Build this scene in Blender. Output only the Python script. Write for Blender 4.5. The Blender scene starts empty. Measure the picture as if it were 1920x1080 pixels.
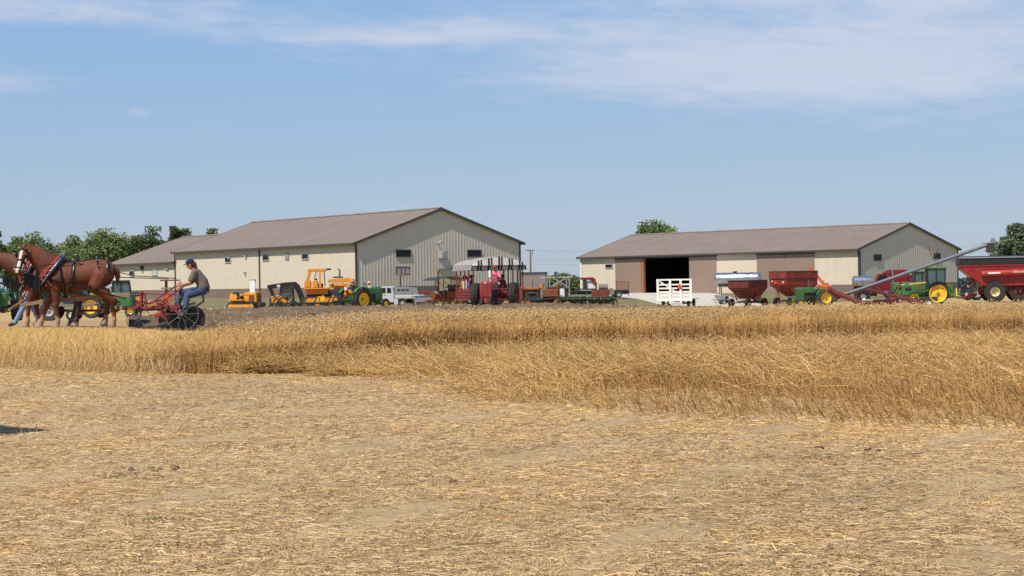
import bpy, math, random
import numpy as np
from mathutils import Vector, Matrix

random.seed(7); RNG = np.random.default_rng(7)
rad = math.radians
scene = bpy.context.scene
COL = scene.collection

# ------------------------------------------------------------------ camera
F = 3200.0                       # focal length in 1920-wide pixels
CAM_H, HORIZON, ROLL = 1.35, 527.0, 1.0
cd = bpy.data.cameras.new('camera'); cam = bpy.data.objects.new('camera', cd); COL.objects.link(cam)
cd.sensor_width = 36.0; cd.lens = F / 1920 * 36.0; cd.clip_start = 0.1; cd.clip_end = 9000
pitch = math.atan((540 - HORIZON) / F)
cam.matrix_world = Matrix.Translation((0, 0, CAM_H)) @ Matrix.Rotation(rad(90) - pitch, 4, 'X') @ Matrix.Rotation(-rad(ROLL), 4, 'Z')
scene.camera = cam
scene.render.resolution_x, scene.render.resolution_y = 1024, 576

# ------------------------------------------------------------------ sun and sky
SUN_EL, SUN_AZ = rad(54), rad(39)            # azimuth: degrees to the left of straight behind the camera
sun_dir = Vector((-math.sin(SUN_AZ) * math.cos(SUN_EL), -math.cos(SUN_AZ) * math.cos(SUN_EL), math.sin(SUN_EL)))
sl = bpy.data.lights.new('sun', 'SUN'); sl.energy = 4.9; sl.angle = rad(0.53); sl.color = (1.0, 0.945, 0.85)
so = bpy.data.objects.new('sun', sl); COL.objects.link(so)
so.rotation_euler = (-sun_dir).to_track_quat('-Z', 'Y').to_euler(); so.location = (0, 0, 60)

world = bpy.data.worlds.new('World'); scene.world = world; world.use_nodes = True
wn, wl = world.node_tree.nodes, world.node_tree.links
wn.clear()
def wnode(t, **kw):
    n = wn.new(t)
    for k, v in kw.items(): setattr(n, k, v)
    return n
def wmath(op, a, b=None, clamp=False):
    n = wnode('ShaderNodeMath', operation=op, use_clamp=clamp)
    for i, q in enumerate((a, b)):
        if q is None: continue
        if isinstance(q, (int, float)): n.inputs[i].default_value = q
        else: wl.new(q, n.inputs[i])
    return n.outputs[0]
sky = wnode('ShaderNodeTexSky', sky_type='NISHITA')
sky.sun_disc = False; sky.sun_elevation = SUN_EL
sky.sun_rotation = math.atan2(sun_dir.x, sun_dir.y)
sky.altitude = 200; sky.air_density = 1.0; sky.dust_density = 0.3; sky.ozone_density = 1.2
tc = wnode('ShaderNodeTexCoord'); sp = wnode('ShaderNodeSeparateXYZ'); wl.new(tc.outputs['Generated'], sp.inputs[0])
az = wmath('ARCTAN2', sp.outputs[0], sp.outputs[1]); el = wmath('ARCSINE', sp.outputs[2])
def cloud_noise(sa, se, tilt, scale, detail, off):
    cb = wnode('ShaderNodeCombineXYZ')
    wl.new(wmath('MULTIPLY', az, sa), cb.inputs[0])
    wl.new(wmath('MULTIPLY', wmath('ADD', el, wmath('MULTIPLY', az, tilt)), se), cb.inputs[1]); cb.inputs[2].default_value = off
    nz = wnode('ShaderNodeTexNoise'); nz.inputs['Scale'].default_value = scale; nz.inputs['Detail'].default_value = detail
    nz.inputs['Roughness'].default_value = 0.62; nz.inputs['Distortion'].default_value = 0.6
    wl.new(cb.outputs[0], nz.inputs['Vector'])
    return nz.outputs['Fac']
n_big = cloud_noise(6, 26, 0.03, 1.0, 5, 3.1)
n_fine = cloud_noise(18, 90, 0.05, 1.3, 8, 7.7)
bias = None
for (a0, e0, sa, se, w) in ((.115, .128, .125, .024, .42), (.262, .136, .10, .032, .36), (.20, .108, .14, .012, .22), (-.07, .1445, .13, .009, .33),
                            (-.25, .158, .13, .010, .34), (-.295, .1165, .05, .009, .32), (-.214, .100, .009, .0045, .24), (.12, .165, .12, .010, .24),
                            (.9, .3, .5, .10, .3), (-1.0, .35, .6, .08, .3), (2.6, .3, .8, .1, .3), (-2.4, .25, .8, .08, .3), (.1, .42, .5, .07, .3)):
    da = wmath('DIVIDE', wmath('SUBTRACT', az, a0), sa); de = wmath('DIVIDE', wmath('SUBTRACT', el, e0), se)
    g = wmath('EXPONENT', wmath('MULTIPLY', wmath('ADD', wmath('MULTIPLY', da, da), wmath('MULTIPLY', de, de)), -1.0))
    g = wmath('MULTIPLY', g, w)
    bias = g if bias is None else wmath('ADD', bias, g)
dens = wmath('ADD', wmath('ADD', wmath('MULTIPLY', n_big, .50), wmath('MULTIPLY', n_fine, .52)), bias)
mr = wnode('ShaderNodeMapRange', interpolation_type='SMOOTHSTEP'); wl.new(dens, mr.inputs[0])
mr.inputs[1].default_value = .54; mr.inputs[2].default_value = 1.04; mr.inputs[3].default_value = 0; mr.inputs[4].default_value = .80
hs = wnode('ShaderNodeHueSaturation'); hs.inputs['Saturation'].default_value = .92; hs.inputs['Value'].default_value = 1.0
wl.new(sky.outputs[0], hs.inputs['Color'])
gr = wnode('ShaderNodeValToRGB'); wl.new(wmath('MULTIPLY', el, 1 / 1.5708, True), gr.inputs[0]); ge = gr.color_ramp.elements
for p_, c_ in ((.03, (.345, .470, .650)), (.075, (.280, .455, .710)), (.13, (.235, .43, .765)), (.4, (.13, .28, .62))): 
    q_ = ge.new(p_); q_.color = (*c_, 1)
ge[0].color = (.365, .465, .600, 1); ge[-1].color = (.09, .20, .50, 1)
gs = wnode('ShaderNodeMix', data_type='RGBA', blend_type='MULTIPLY'); gs.inputs['Factor'].default_value = 1; wl.new(gr.outputs[0], gs.inputs['A']); gs.inputs['B'].default_value = (10, 10, 10, 1)
air = wnode('ShaderNodeMix', data_type='RGBA'); air.inputs['Factor'].default_value = .80; wl.new(hs.outputs[0], air.inputs['A']); wl.new(gs.outputs['Result'], air.inputs['B'])
mx = wnode('ShaderNodeMix', data_type='RGBA'); wl.new(mr.outputs[0], mx.inputs['Factor'])
wl.new(air.outputs['Result'], mx.inputs['A']); mx.inputs['B'].default_value = (6.1, 6.5, 7.6, 1)
bg = wnode('ShaderNodeBackground'); bg.inputs['Strength'].default_value = 0.10; wl.new(mx.outputs['Result'], bg.inputs[0])
wo = wnode('ShaderNodeOutputWorld'); wl.new(bg.outputs[0], wo.inputs[0])

vs = scene.view_settings
vs.view_transform = 'Standard'; vs.look = 'None'; vs.exposure = 0.06; vs.gamma = 1.0; vs.use_curve_mapping = False
scene.cycles.max_bounces = 5; scene.cycles.diffuse_bounces = 3; scene.cycles.glossy_bounces = 3; scene.cycles.transmission_bounces = 4
scene.cycles.transparent_max_bounces = 6; scene.cycles.use_denoising = False; scene.cycles.caustics_reflective = False

# ------------------------------------------------------------------ terrain
_PX = np.array([100, 500, 960, 1400, 1850.])
_ZT = [(-60, 0, 0, 0, 0, 0), (28, 0, 0, 0, 0, 0), (36, .2, .05, -.04, -.05, -.06), (44, .36, .15, -.14, -.2, -.22), (60, .2, .1, -.12, -.3, -.35),
       (86, -.22, -.06, -.08, -.4, -.6), (130, -.5, -.6, -.8, -.95, -1.15), (150, -.5, -.68, -.9, -1.42, -1.25), (165, -.4, -.45, -.65, -1.42, -1.25),
       (180, -.25, -.15, -.35, -1.15, -1.2), (205, -.1, -.1, -.35, -.78, -1.0), (240, -.1, -.1, -.55, -.65, -1.2), (400, -1, -1.2, -2, -2.2, -2.6),
       (900, -6, -6, -7, -7, -7), (5000, -30, -30, -30, -30, -30)]
_D = np.array([r[0] for r in _ZT], float); _Z = np.array([r[1:] for r in _ZT])
def gz(x, y):
    x = np.asarray(x, float); y = np.asarray(y, float)
    p = np.clip(960 + x / np.maximum(y, 20) * F, _PX[0], _PX[-1])
    cols = np.stack([np.interp(y, _D, _Z[:, k]) for k in range(5)], -1)
    i = np.clip(np.searchsorted(_PX, p) - 1, 0, 3); t = (p - _PX[i]) / (_PX[i + 1] - _PX[i]); t = t * t * (3 - 2 * t)
    a = np.take_along_axis(cols, i[..., None], -1)[..., 0]; b = np.take_along_axis(cols, i[..., None] + 1, -1)[..., 0]
    return a * (1 - t) + b * t
def wx(px, D): return (px - 960) / F * D
def gz1(x, y): return float(gz(np.array([x]), np.array([y]))[0])

# ------------------------------------------------------------------ materials
def lin(r, g, b):
    f = lambda c: ((c / 255 + .055) / 1.055) ** 2.4 if c > 10 else c / 255 / 12.92
    return (f(r), f(g), f(b))
MATS = {}
def mat(name, col, rough=.6, metal=0., var=.15, scale=2.5, bump=0., col2=None, amount=.5, bscale=40, coat=0., detail=6, stretch=None, sharp=.25):
    if name in MATS: return MATS[name]
    m = bpy.data.materials.new(name); m.use_nodes = True; n, l = m.node_tree.nodes, m.node_tree.links
    b = n['Principled BSDF']; b.inputs['Roughness'].default_value = rough; b.inputs['Metallic'].default_value = metal
    if coat: b.inputs['Coat Weight'].default_value = coat; b.inputs['Coat Roughness'].default_value = .15
    t = n.new('ShaderNodeTexCoord'); src = t.outputs['Object']
    if stretch:
        mp = n.new('ShaderNodeMapping'); mp.inputs['Scale'].default_value = stretch; l.new(src, mp.inputs[0]); src = mp.outputs[0]
    nz = n.new('ShaderNodeTexNoise'); nz.inputs['Scale'].default_value = scale; nz.inputs['Detail'].default_value = detail; nz.inputs['Roughness'].default_value = .65
    l.new(src, nz.inputs['Vector'])
    r = n.new('ShaderNodeValToRGB'); r.color_ramp.elements[0].position = amount - sharp; r.color_ramp.elements[1].position = amount + sharp
    c1 = tuple(max(0, c * (1 - var)) for c in col); c2 = col2 or tuple(min(1, c * (1 + var)) for c in col)
    r.color_ramp.elements[0].color = (*c1, 1); r.color_ramp.elements[1].color = (*c2, 1)
    l.new(nz.outputs['Fac'], r.inputs[0]); l.new(r.outputs[0], b.inputs['Base Color'])
    mrn = n.new('ShaderNodeMapRange'); mrn.inputs[3].default_value = max(0.02, rough - .12); mrn.inputs[4].default_value = min(1, rough + .15)
    l.new(nz.outputs['Fac'], mrn.inputs[0]); l.new(mrn.outputs[0], b.inputs['Roughness'])
    if bump:
        nb = n.new('ShaderNodeTexNoise'); nb.inputs['Scale'].default_value = bscale; nb.inputs['Detail'].default_value = 5; l.new(src, nb.inputs['Vector'])
        bp = n.new('ShaderNodeBump'); bp.inputs['Strength'].default_value = bump; bp.inputs['Distance'].default_value = .02
        l.new(nb.outputs['Fac'], bp.inputs['Height']); l.new(bp.outputs[0], b.inputs['Normal'])
    MATS[name] = m; return m
dust = (.33, .25, .16)
K = {}
def paint(key, rgb, rough=.5, d=.30, amount=.58, metal=0, coat=.1):
    c = lin(*rgb); c2 = tuple(a * (1 - d) + b * d for a, b in zip(c, dust))
    K[key] = mat(key, c, rough, metal, .08, 1.7, 0, c2, amount, coat=coat)
paint('red', (168, 22, 22)); paint('plow_red', (134, 26, 24), .55); paint('wagon_red', (150, 36, 28), .55, .3, .55, coat=0)
paint('maroon', (104, 16, 24), .4); paint('green', (28, 102, 42)); paint('old_green', (26, 92, 46), .5, .3, .55)
paint('yellow', (238, 192, 26)); paint('cat_yellow', (222, 146, 26), .6, .28, coat=.05); paint('orange', (206, 98, 28), .55, .2, .5, coat=0)
paint('sign_orange', (255, 82, 20), .5, .05); paint('white', (235, 236, 236), .4, .1); paint('white_wood', (240, 238, 230), .7, .08, coat=0)
paint('cart_red', (140, 14, 24), .4, .12); paint('blue', (28, 42, 92)); paint('truck_red', (120, 14, 26), .25, .08, coat=.6)
paint('cream_paint', (206, 190, 150), .6, .1, coat=0); paint('sign_yellow', (250, 190, 0), .5, .05); paint('pale_rim', (228, 214, 170), .5, .2)
K['rust'] = mat('rust', lin(104, 56, 34), .85, 0, .35, 5, .3, lin(142, 82, 46))
K['rust_red'] = mat('rust_red', lin(112, 42, 32), .8, 0, .25, 3, .2, lin(132, 74, 50), .6)
K['rust_orange'] = mat('rust_orange', lin(178, 100, 38), .75, 0, .25, 3, .2, lin(128, 70, 36), .6)
K['gravity_red'] = mat('gravity_red', lin(118, 40, 30), .6, 0, .3, 2.2, .1, lin(160, 62, 38), .55)
K['gravity_maroon'] = mat('gravity_maroon', lin(92, 30, 28), .65, 0, .25, 2.2, .1, lin(118, 52, 40), .56)
K['black'] = mat('black', (.014, .014, .015), .5, 0, .2); K['dark'] = mat('dark', (.035, .033, .032), .6, 0, .3)
K['rubber'] = mat('rubber', (.022, .021, .02), .85, 0, .25, 4, .2, (.06, .05, .04), .62)
K['dust_rubber'] = mat('dust_rubber', (.045, .042, .04), .9, 0, .25, 4, .2, (.11, .095, .08), .55)
K['grey'] = mat('grey', (.28, .28, .28), .5, .2, .15); K['lgrey'] = mat('lgrey', (.33, .33, .32), .55, 0, .12)
K['steel'] = mat('steel', (.62, .63, .65), .28, 1, .1); K['galv'] = mat('galv', (.15, .165, .195), .5, .35, .15, 2.0)
K['chrome'] = mat('chrome', (.62, .62, .63), .2, 1, .08); K['tank_steel'] = mat('tank_steel', (.42, .43, .45), .3, .9, .15, 1.5); K['truck_white'] = mat('truck_white', lin(182, 185, 188), .4, .1, .08); K['rack_grey'] = mat('rack_grey', (.20, .205, .20), .6, 0, .15); K['iron'] = mat('iron', (.16, .15, .14), .5, .6, .25)
K['wood'] = mat('wood', (.26, .17, .09), .75, 0, .3, 4, .2, stretch=(1, 8, 8)); K['old_wood'] = mat('old_wood', (.20, .165, .13), .85, 0, .3, 3, .3, stretch=(1, 8, 8))
K['wood_post'] = mat('wood_post', lin(150, 96, 56), .8, 0, .2, 3)
K['glass'] = mat('glass', (.012, .015, .018), .25, 0, .1); K['glass'].node_tree.nodes['Principled BSDF'].inputs['Specular IOR Level'].default_value = .25; K['cab_glass'] = mat('cab_glass', (.05, .085, .08), .06, 0, .15)
K['leather'] = mat('leather', (.012, .011, .011), .35, 0, .2); K['red_pad'] = mat('red_pad', lin(176, 26, 28), .7, 0, .15)
K['hay'] = mat('hay', (.40, .29, .12), .9, 0, .3, 8, .3)
K['bark'] = mat('bark', (.09, .07, .055), .95, 0, .3, 4, .5)
K['siding'] = mat('siding', lin(206, 193, 171), .5, 0, .07, .8, 0); K['gable_siding'] = K['siding']
K['wainscot'] = mat('wainscot', lin(122, 103, 92), .5, 0, .08, .5); K['brown_door'] = mat('brown_door', lin(140, 119, 105), .5, 0, .05, .4)
K['roof'] = mat('roof', lin(127, 112, 97), .65, 0, .10, .35, 0, stretch=(1, 1, 1)); K['trim'] = mat('trim', lin(74, 66, 62), .5, 0, .1); K['dark_trim'] = mat('dark_trim', lin(60, 66, 74), .5, 0, .1)
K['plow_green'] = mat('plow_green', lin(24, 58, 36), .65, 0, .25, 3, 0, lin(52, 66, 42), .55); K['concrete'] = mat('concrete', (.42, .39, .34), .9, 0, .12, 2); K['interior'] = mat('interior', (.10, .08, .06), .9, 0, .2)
K['frame_grey'] = mat('frame_grey', (.42, .40, .37), .6)

# ------------------------------------------------------------------ mesh builder
def V3(p): return Vector(p)
class MB:
    def __init__(s): s.v = []; s.f = []; s.mi = []; s.m = 0
    def add(s, vs, fs):
        o = len(s.v); s.v += [tuple(v) for v in vs]; s.f += [[i + o for i in f] for f in fs]; s.mi += [s.m] * len(fs); return s
    def bx(s, x0, x1, y0, y1, z0, z1, c=0.0, T=None):
        if x0 > x1: x0, x1 = x1, x0
        if y0 > y1: y0, y1 = y1, y0
        if z0 > z1: z0, z1 = z1, z0
        c = min(c, .45 * min(x1 - x0, y1 - y0, z1 - z0))
        if c <= 0:
            vs = [Vector((x, y, z)) for z in (z0, z1) for y in (y0, y1) for x in (x0, x1)]
            fs = [(0, 2, 3, 1), (4, 5, 7, 6), (0, 1, 5, 4), (2, 6, 7, 3), (0, 4, 6, 2), (1, 3, 7, 5)]
        else:
            vs = []; fs = []
            lo, hi = (x0, y0, z0), (x1, y1, z1)
            idx = {}
            for sx in (0, 1):
                for sy in (0, 1):
                    for sz in (0, 1):
                        base = [(hi if q else lo)[k] for k, q in enumerate((sx, sy, sz))]; sg = [-1 if q else 1 for q in (sx, sy, sz)]
                        for a in range(3):
                            p = [base[k] + (0 if k == a else sg[k] * c) for k in range(3)]
                            idx[(sx, sy, sz, a)] = len(vs); vs.append(Vector(p))
            for a in range(3):
                b, d = (a + 1) % 3, (a + 2) % 3
                for q in (0, 1):
                    loop = []
                    for (u, w) in ((0, 0), (1, 0), (1, 1), (0, 1)):
                        key = [0, 0, 0]; key[a] = q; key[b] = u; key[d] = w; loop.append(idx[(*key, a)])
                    fs.append(loop if q else loop[::-1])
                for u in (0, 1):
                    for w in (0, 1):
                        k0 = [0, 0, 0]; k1 = [0, 0, 0]; k0[a] = 0; k1[a] = 1
                        for k in (k0, k1): k[b] = u; k[d] = w
                        loop = [idx[(*k0, b)], idx[(*k1, b)], idx[(*k1, d)], idx[(*k0, d)]]
                        fs.append(loop if (u == w) else loop[::-1])
            for sx in (0, 1):
                for sy in (0, 1):
                    for sz in (0, 1):
                        l = [idx[(sx, sy, sz, a)] for a in range(3)]; fs.append(l if (sx + sy + sz) % 2 else l[::-1])
        if T is not None: vs = [T @ v for v in vs]
        return s.add(vs, fs)
    def cyl(s, p0, p1, r0, r1=None, n=12, cap=True):
        p0, p1 = V3(p0), V3(p1); r1 = r0 if r1 is None else r1
        d = (p1 - p0).normalized(); u = d.orthogonal().normalized(); w = d.cross(u)
        vs = []; fs = []
        for p, r in ((p0, r0), (p1, r1)):
            for i in range(n):
                a = 2 * math.pi * i / n; vs.append(p + (u * math.cos(a) + w * math.sin(a)) * r)
        for i in range(n): fs.append((i, (i + 1) % n, n + (i + 1) % n, n + i))
        if cap: fs.append(list(range(n))[::-1]); fs.append(list(range(n, 2 * n)))
        return s.add(vs, fs)
    def tube(s, pts, r, n=6, flat=None):
        pts = [V3(p) for p in pts]; vs = []; fs = []; N = len(pts)
        u = None
        for i, p in enumerate(pts):
            d = (pts[min(i + 1, N - 1)] - pts[max(i - 1, 0)]).normalized()
            if u is None: u = Vector((0, 0, 1)).cross(d); u = u.normalized() if u.length > .05 else Vector((1, 0, 0)).cross(d).normalized()
            u = (u - d * u.dot(d)).normalized(); w = d.cross(u)
            rr = r[i] if isinstance(r, (list, tuple)) else r; r2 = rr * (flat or 1)
            for k in range(n):
                a = 2 * math.pi * k / n; vs.append(p + u * math.cos(a) * rr + w * math.sin(a) * r2)
        for i in range(N - 1):
            for k in range(n): fs.append((i * n + k, i * n + (k + 1) % n, (i + 1) * n + (k + 1) % n, (i + 1) * n + k))
        fs.append(list(range(n))[::-1]); fs.append([(N - 1) * n + k for k in range(n)])
        return s.add(vs, fs)
    def prism(s, poly, a0, a1, ax='y', c=0):
        n = len(poly)
        if sum(poly[i][0] * poly[(i + 1) % n][1] - poly[(i + 1) % n][0] * poly[i][1] for i in range(n)) < 0: poly = poly[::-1]
        def P(u, v, w): return {'y': (u, w, v), 'x': (w, u, v), 'z': (u, v, w)}[ax]
        layers = [(a0, 0), (a1, 0)]
        if c:
            cx = sum(p[0] for p in poly) / n; cy = sum(p[1] for p in poly) / n
            def shr(p): d = math.hypot(p[0] - cx, p[1] - cy) or 1; k = max(0, 1 - c / d); return (cx + (p[0] - cx) * k, cy + (p[1] - cy) * k)
            sg = 1 if a1 > a0 else -1; layers = [(a0, 1), (a0 + sg * c, 0), (a1 - sg * c, 0), (a1, 1)]
        vs = []
        for a, q in layers: vs += [P(*(shr(p) if q else p), a) for p in poly]
        fs = []; L = len(layers)
        for j in range(L - 1):
            for i in range(n): fs.append((j * n + i, j * n + (i + 1) % n, (j + 1) * n + (i + 1) % n, (j + 1) * n + i))
        fs += [list(range(n))[::-1], [(L - 1) * n + i for i in range(n)]]
        if (a1 < a0) != (ax == 'y'): fs = [list(f)[::-1] for f in fs]
        return s.add(vs, fs)
    def lathe(s, prof, c, ax='y', n=24):
        c = V3(c); vs = []; fs = []; L = len(prof)
        for r, t in prof:
            for i in range(n):
                a = 2 * math.pi * i / n; x, z = r * math.cos(a), r * math.sin(a)
                vs.append(c + Vector({'y': (x, t, z), 'x': (t, x, z), 'z': (x, z, t)}[ax]))
        for j in range(L - 1):
            for i in range(n): fs.append((j * n + i, j * n + (i + 1) % n, (j + 1) * n + (i + 1) % n, (j + 1) * n + i))
        if prof[0] != prof[-1] and min(prof[0][0], prof[-1][0]) < .3 * max(p[0] for p in prof): fs.append(list(range(n))[::-1]); fs.append([(L - 1) * n + i for i in range(n)])
        return s.add(vs, fs)
    def sph(s, c, r, n=10, m=7, R=None):
        c = V3(c); r = (r, r, r) if isinstance(r, (int, float)) else r
        vs = [c + (R @ Vector((0, 0, -r[2])) if R else Vector((0, 0, -r[2])))]; fs = []
        for j in range(1, m):
            b = -math.pi / 2 + math.pi * j / m
            for i in range(n):
                a = 2 * math.pi * i / n; p = Vector((r[0] * math.cos(b) * math.cos(a), r[1] * math.cos(b) * math.sin(a), r[2] * math.sin(b)))
                vs.append(c + (R @ p if R else p))
        p = Vector((0, 0, r[2])); vs.append(c + (R @ p if R else p))
        for i in range(n): fs.append((0, 1 + (i + 1) % n, 1 + i))
        for j in range(m - 2):
            for i in range(n): fs.append((1 + j * n + i, 1 + j * n + (i + 1) % n, 1 + (j + 1) * n + (i + 1) % n, 1 + (j + 1) * n + i))
        t = len(vs) - 1; o = 1 + (m - 2) * n
        for i in range(n): fs.append((t, o + i, o + (i + 1) % n))
        return s.add(vs, fs)
    def cap(s, p0, p1, r0, r1=None, n=10):
        r1 = r0 if r1 is None else r1; s.sph(p0, r0, n); s.sph(p1, r1, n); return s.cyl(p0, p1, r0, r1, n)
    def loft(s, st, up=(0, 0, 1), n=14):
        """st: list of (pos, half width, half height); closed with fans"""
        up = V3(up); vs = []; fs = []; N = len(st)
        for i, (p, a, b) in enumerate(st):
            p = V3(p); d = (V3(st[min(i + 1, N - 1)][0]) - V3(st[max(i - 1, 0)][0])).normalized()
            u = up.cross(d).normalized(); w = d.cross(u)
            for k in range(n):
                t = 2 * math.pi * k / n; vs.append(p + u * math.cos(t) * a + w * math.sin(t) * b)
        for i in range(N - 1):
            for k in range(n): fs.append((i * n + k, i * n + (k + 1) % n, (i + 1) * n + (k + 1) % n, (i + 1) * n + k))
        fs.append(list(range(n))[::-1]); fs.append([(N - 1) * n + k for k in range(n)])
        return s.add(vs, fs)
    def bar(s, p0, p1, w, h=None, up=(0, 0, 1)):
        p0, p1 = V3(p0), V3(p1); h = h or w; d = (p1 - p0); L = d.length; d.normalize(); up = V3(up)
        u = up.cross(d); u = u.normalized() if u.length > .01 else Vector((1, 0, 0)).cross(d).normalized(); q = d.cross(u)
        T = Matrix((( *(d[k] for k in ()), ),)) if False else Matrix(((d.x, u.x, q.x, p0.x), (d.y, u.y, q.y, p0.y), (d.z, u.z, q.z, p0.z), (0, 0, 0, 1)))
        return s.bx(0, L, -w / 2, w / 2, -h / 2, h / 2, 0, T)
    def mesh(s, name, mats, smooth=32):
        me = bpy.data.meshes.new(name); me.from_pydata(s.v, [], s.f)
        for m in (mats if isinstance(mats, (list, tuple)) else [mats]): me.materials.append(K[m] if isinstance(m, str) else m)
        if any(s.mi): me.polygons.foreach_set('material_index', s.mi)
        if smooth:
            me.polygons.foreach_set('use_smooth', [True] * len(s.f)); me.set_sharp_from_angle(angle=rad(smooth))
        me.update(); return me
    def build(s, name, mats, parent=None, smooth=32): return ob(name, s.mesh(name, mats, smooth), parent)

def ob(name, me, parent=None, loc=None, rz=None):
    o = bpy.data.objects.new(name, me); COL.objects.link(o); o.parent = parent
    if loc is not None: o.location = loc
    if rz is not None: o.rotation_euler = (0, 0, rz)
    return o
def tag(o, label, cat=None, group=None, kind=None):
    if label: o['label'] = label
    if cat: o['category'] = cat
    if group: o['group'] = group
    if kind: o['kind'] = kind
    return o
def thing(name, label, cat, px, D, head=0, group=None, dz=0):
    x = wx(px, D); o = ob(name, None, None, (x, D, gz1(x, D) + dz), rad(head)); o.empty_display_size = .3
    return tag(o, label, cat, group)
def part(root, name, mats, *ops, smooth=32):
    m = MB()
    for op in ops:
        if isinstance(op, int): m.m = op; continue
        kw = op[-1] if isinstance(op[-1], dict) else {}
        getattr(m, op[0])(*(op[1:-1] if kw else op[1:]), **kw)
    return m.build(name, mats, root, smooth)
_cache = {}
def tyre_mesh(R, w, rim, lug, mname, mirror):
    key = ('t', R, w, rim, lug, mname, mirror)
    if key in _cache: return _cache[key]
    m = MB(); h = w / 2
    Rb = R - (.045 if lug else 0)
    m.lathe([(rim, -h * .8), (rim + .02, -h * .92), ((rim + Rb) / 2, -h), (Rb - .05 * R, -h * .95), (Rb, -h * .7), (Rb + .005, 0), (Rb, h * .7), (Rb - .05 * R, h * .95), ((rim + Rb) / 2, h), (rim + .02, h * .92), (rim, h * .8)], (0, 0, 0), 'y', 28)
    if lug:
        sg = -1 if mirror else 1
        for i in range(lug):
            for side in (0, 1):
                a = 2 * math.pi * (i + .5 * side) / lug; da = sg * .30
                y0, y1 = (0.0, -h * .98) if side else (0.0, h * .98)
                def P(ang, rr, y): return (rr * math.cos(ang), y, rr * math.sin(ang))
                t = .07 / R * .55
                vs = []
                for rr, tt in ((Rb - .02, t * 1.3), (R, t)):
                    vs += [P(a - tt, rr, y0), P(a + tt, rr, y0), P(a + da + tt, rr - (0.03 if rr == R else 0), y1), P(a + da - tt, rr - (0.03 if rr == R else 0), y1)]
                fs = [(4, 5, 6, 7), (0, 4, 7, 3), (1, 2, 6, 5), (0, 1, 5, 4), (3, 7, 6, 2)]
                m.add(vs, fs)
    me = m.mesh('tyre', mname); _cache[key] = me; return me
def rim_mesh(rim, w, mname, style):
    key = ('r', rim, w, mname, style)
    if key in _cache: return _cache[key]
    m = MB(); h = w / 2
    if style == 'deep':
        m.lathe([(rim, -h * .8), (rim * .96, -h * .86), (rim * .88, -h * .7), (rim * .8, -h * .1), (rim * .3, -h * .05), (rim * .28, -h * .25), (rim * .1, -h * .28), (.02, -h * .28), (.02, h * .3), (rim * .85, h * .2), (rim, h * .8)], (0, 0, 0), 'y', 24)
        m.m = 1
        for i in range(8):
            a = i * math.pi / 4; m.cyl((rim * .2 * math.cos(a), -h * .35, rim * .2 * math.sin(a)), (rim * .2 * math.cos(a), -h * .2, rim * .2 * math.sin(a)), rim * .03, n=6)
        m.cyl((0, -h * .6, 0), (0, -h * .1, 0), rim * .13, n=10)
    else:
        for sgn in (-1, 1):
            m.lathe([(rim, sgn * h * .8), (rim * .95, sgn * h * .88), (rim * .86, sgn * h * .6), (rim * .5, sgn * h * .25), (rim * .3, sgn * h * .45), (.02, sgn * h * .5), (.02, 0), (rim, 0)][:: (1 if sgn > 0 else -1)], (0, 0, 0), 'y', 20)
        m.m = 1; m.cyl((0, -h * .62, 0), (0, h * .62, 0), rim * .14, n=8)
    me = m.mesh('wheel', [mname, 'iron']); _cache[key] = me; return me
def wheel(root, pos, R, w, rim, rimmat='yellow', tyremat='rubber', lug=0, style='disc', steer=0, mirror=False, name='wheel'):
    o = ob(name, rim_mesh(rim, w, rimmat, style), root, pos, rad(steer) + (math.pi if mirror else 0))
    ob('tyre', tyre_mesh(R, w, rim, lug, tyremat, mirror), o)
    return o
def spoke_wheel(root, pos, R, w, mname, n=10, tilt=0, name='wheel', hub=.05):
    m = MB(); m.lathe([(R - .012, -w / 2), (R, -w / 2), (R, w / 2), (R - .012, w / 2), (R - .012, -w / 2)], (0, 0, 0), 'y', 32)
    m.cyl((0, -w, 0), (0, w, 0), hub, n=10)
    for i in range(n):
        a = 2 * math.pi * i / n; m.cyl((0, w * .6 * (-1) ** i, 0), ((R - .01) * math.cos(a), 0, (R - .01) * math.sin(a)), .007, n=5)
    o = m.build(name, mname, root); o.location = pos; o.rotation_euler = (rad(tilt), 0, 0); return o
def remesh(mb, voxel, smooth=2, mats=('dark',), pick=None, name='body', parent=None):
    me = bpy.data.meshes.new('tmp'); me.from_pydata(mb.v, [], mb.f); o = bpy.data.objects.new('tmp', me); COL.objects.link(o)
    r = o.modifiers.new('r', 'REMESH'); r.mode = 'VOXEL'; r.voxel_size = voxel
    sm = o.modifiers.new('s', 'SMOOTH'); sm.factor = .5; sm.iterations = smooth
    dg = bpy.context.evaluated_depsgraph_get(); m2 = bpy.data.meshes.new_from_object(o.evaluated_get(dg))
    bpy.data.objects.remove(o); bpy.data.meshes.remove(me); m2.name = name; m2.materials.clear()
    for m in mats: m2.materials.append(K[m])
    m2.polygons.foreach_set('use_smooth', [True] * len(m2.polygons))
    if pick:
        c = np.empty(len(m2.polygons) * 3); m2.polygons.foreach_get('center', c); m2.polygons.foreach_set('material_index', pick(c.reshape(-1, 3)).astype(np.int32))
    m2.update(); return ob(name, m2, parent)
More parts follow.
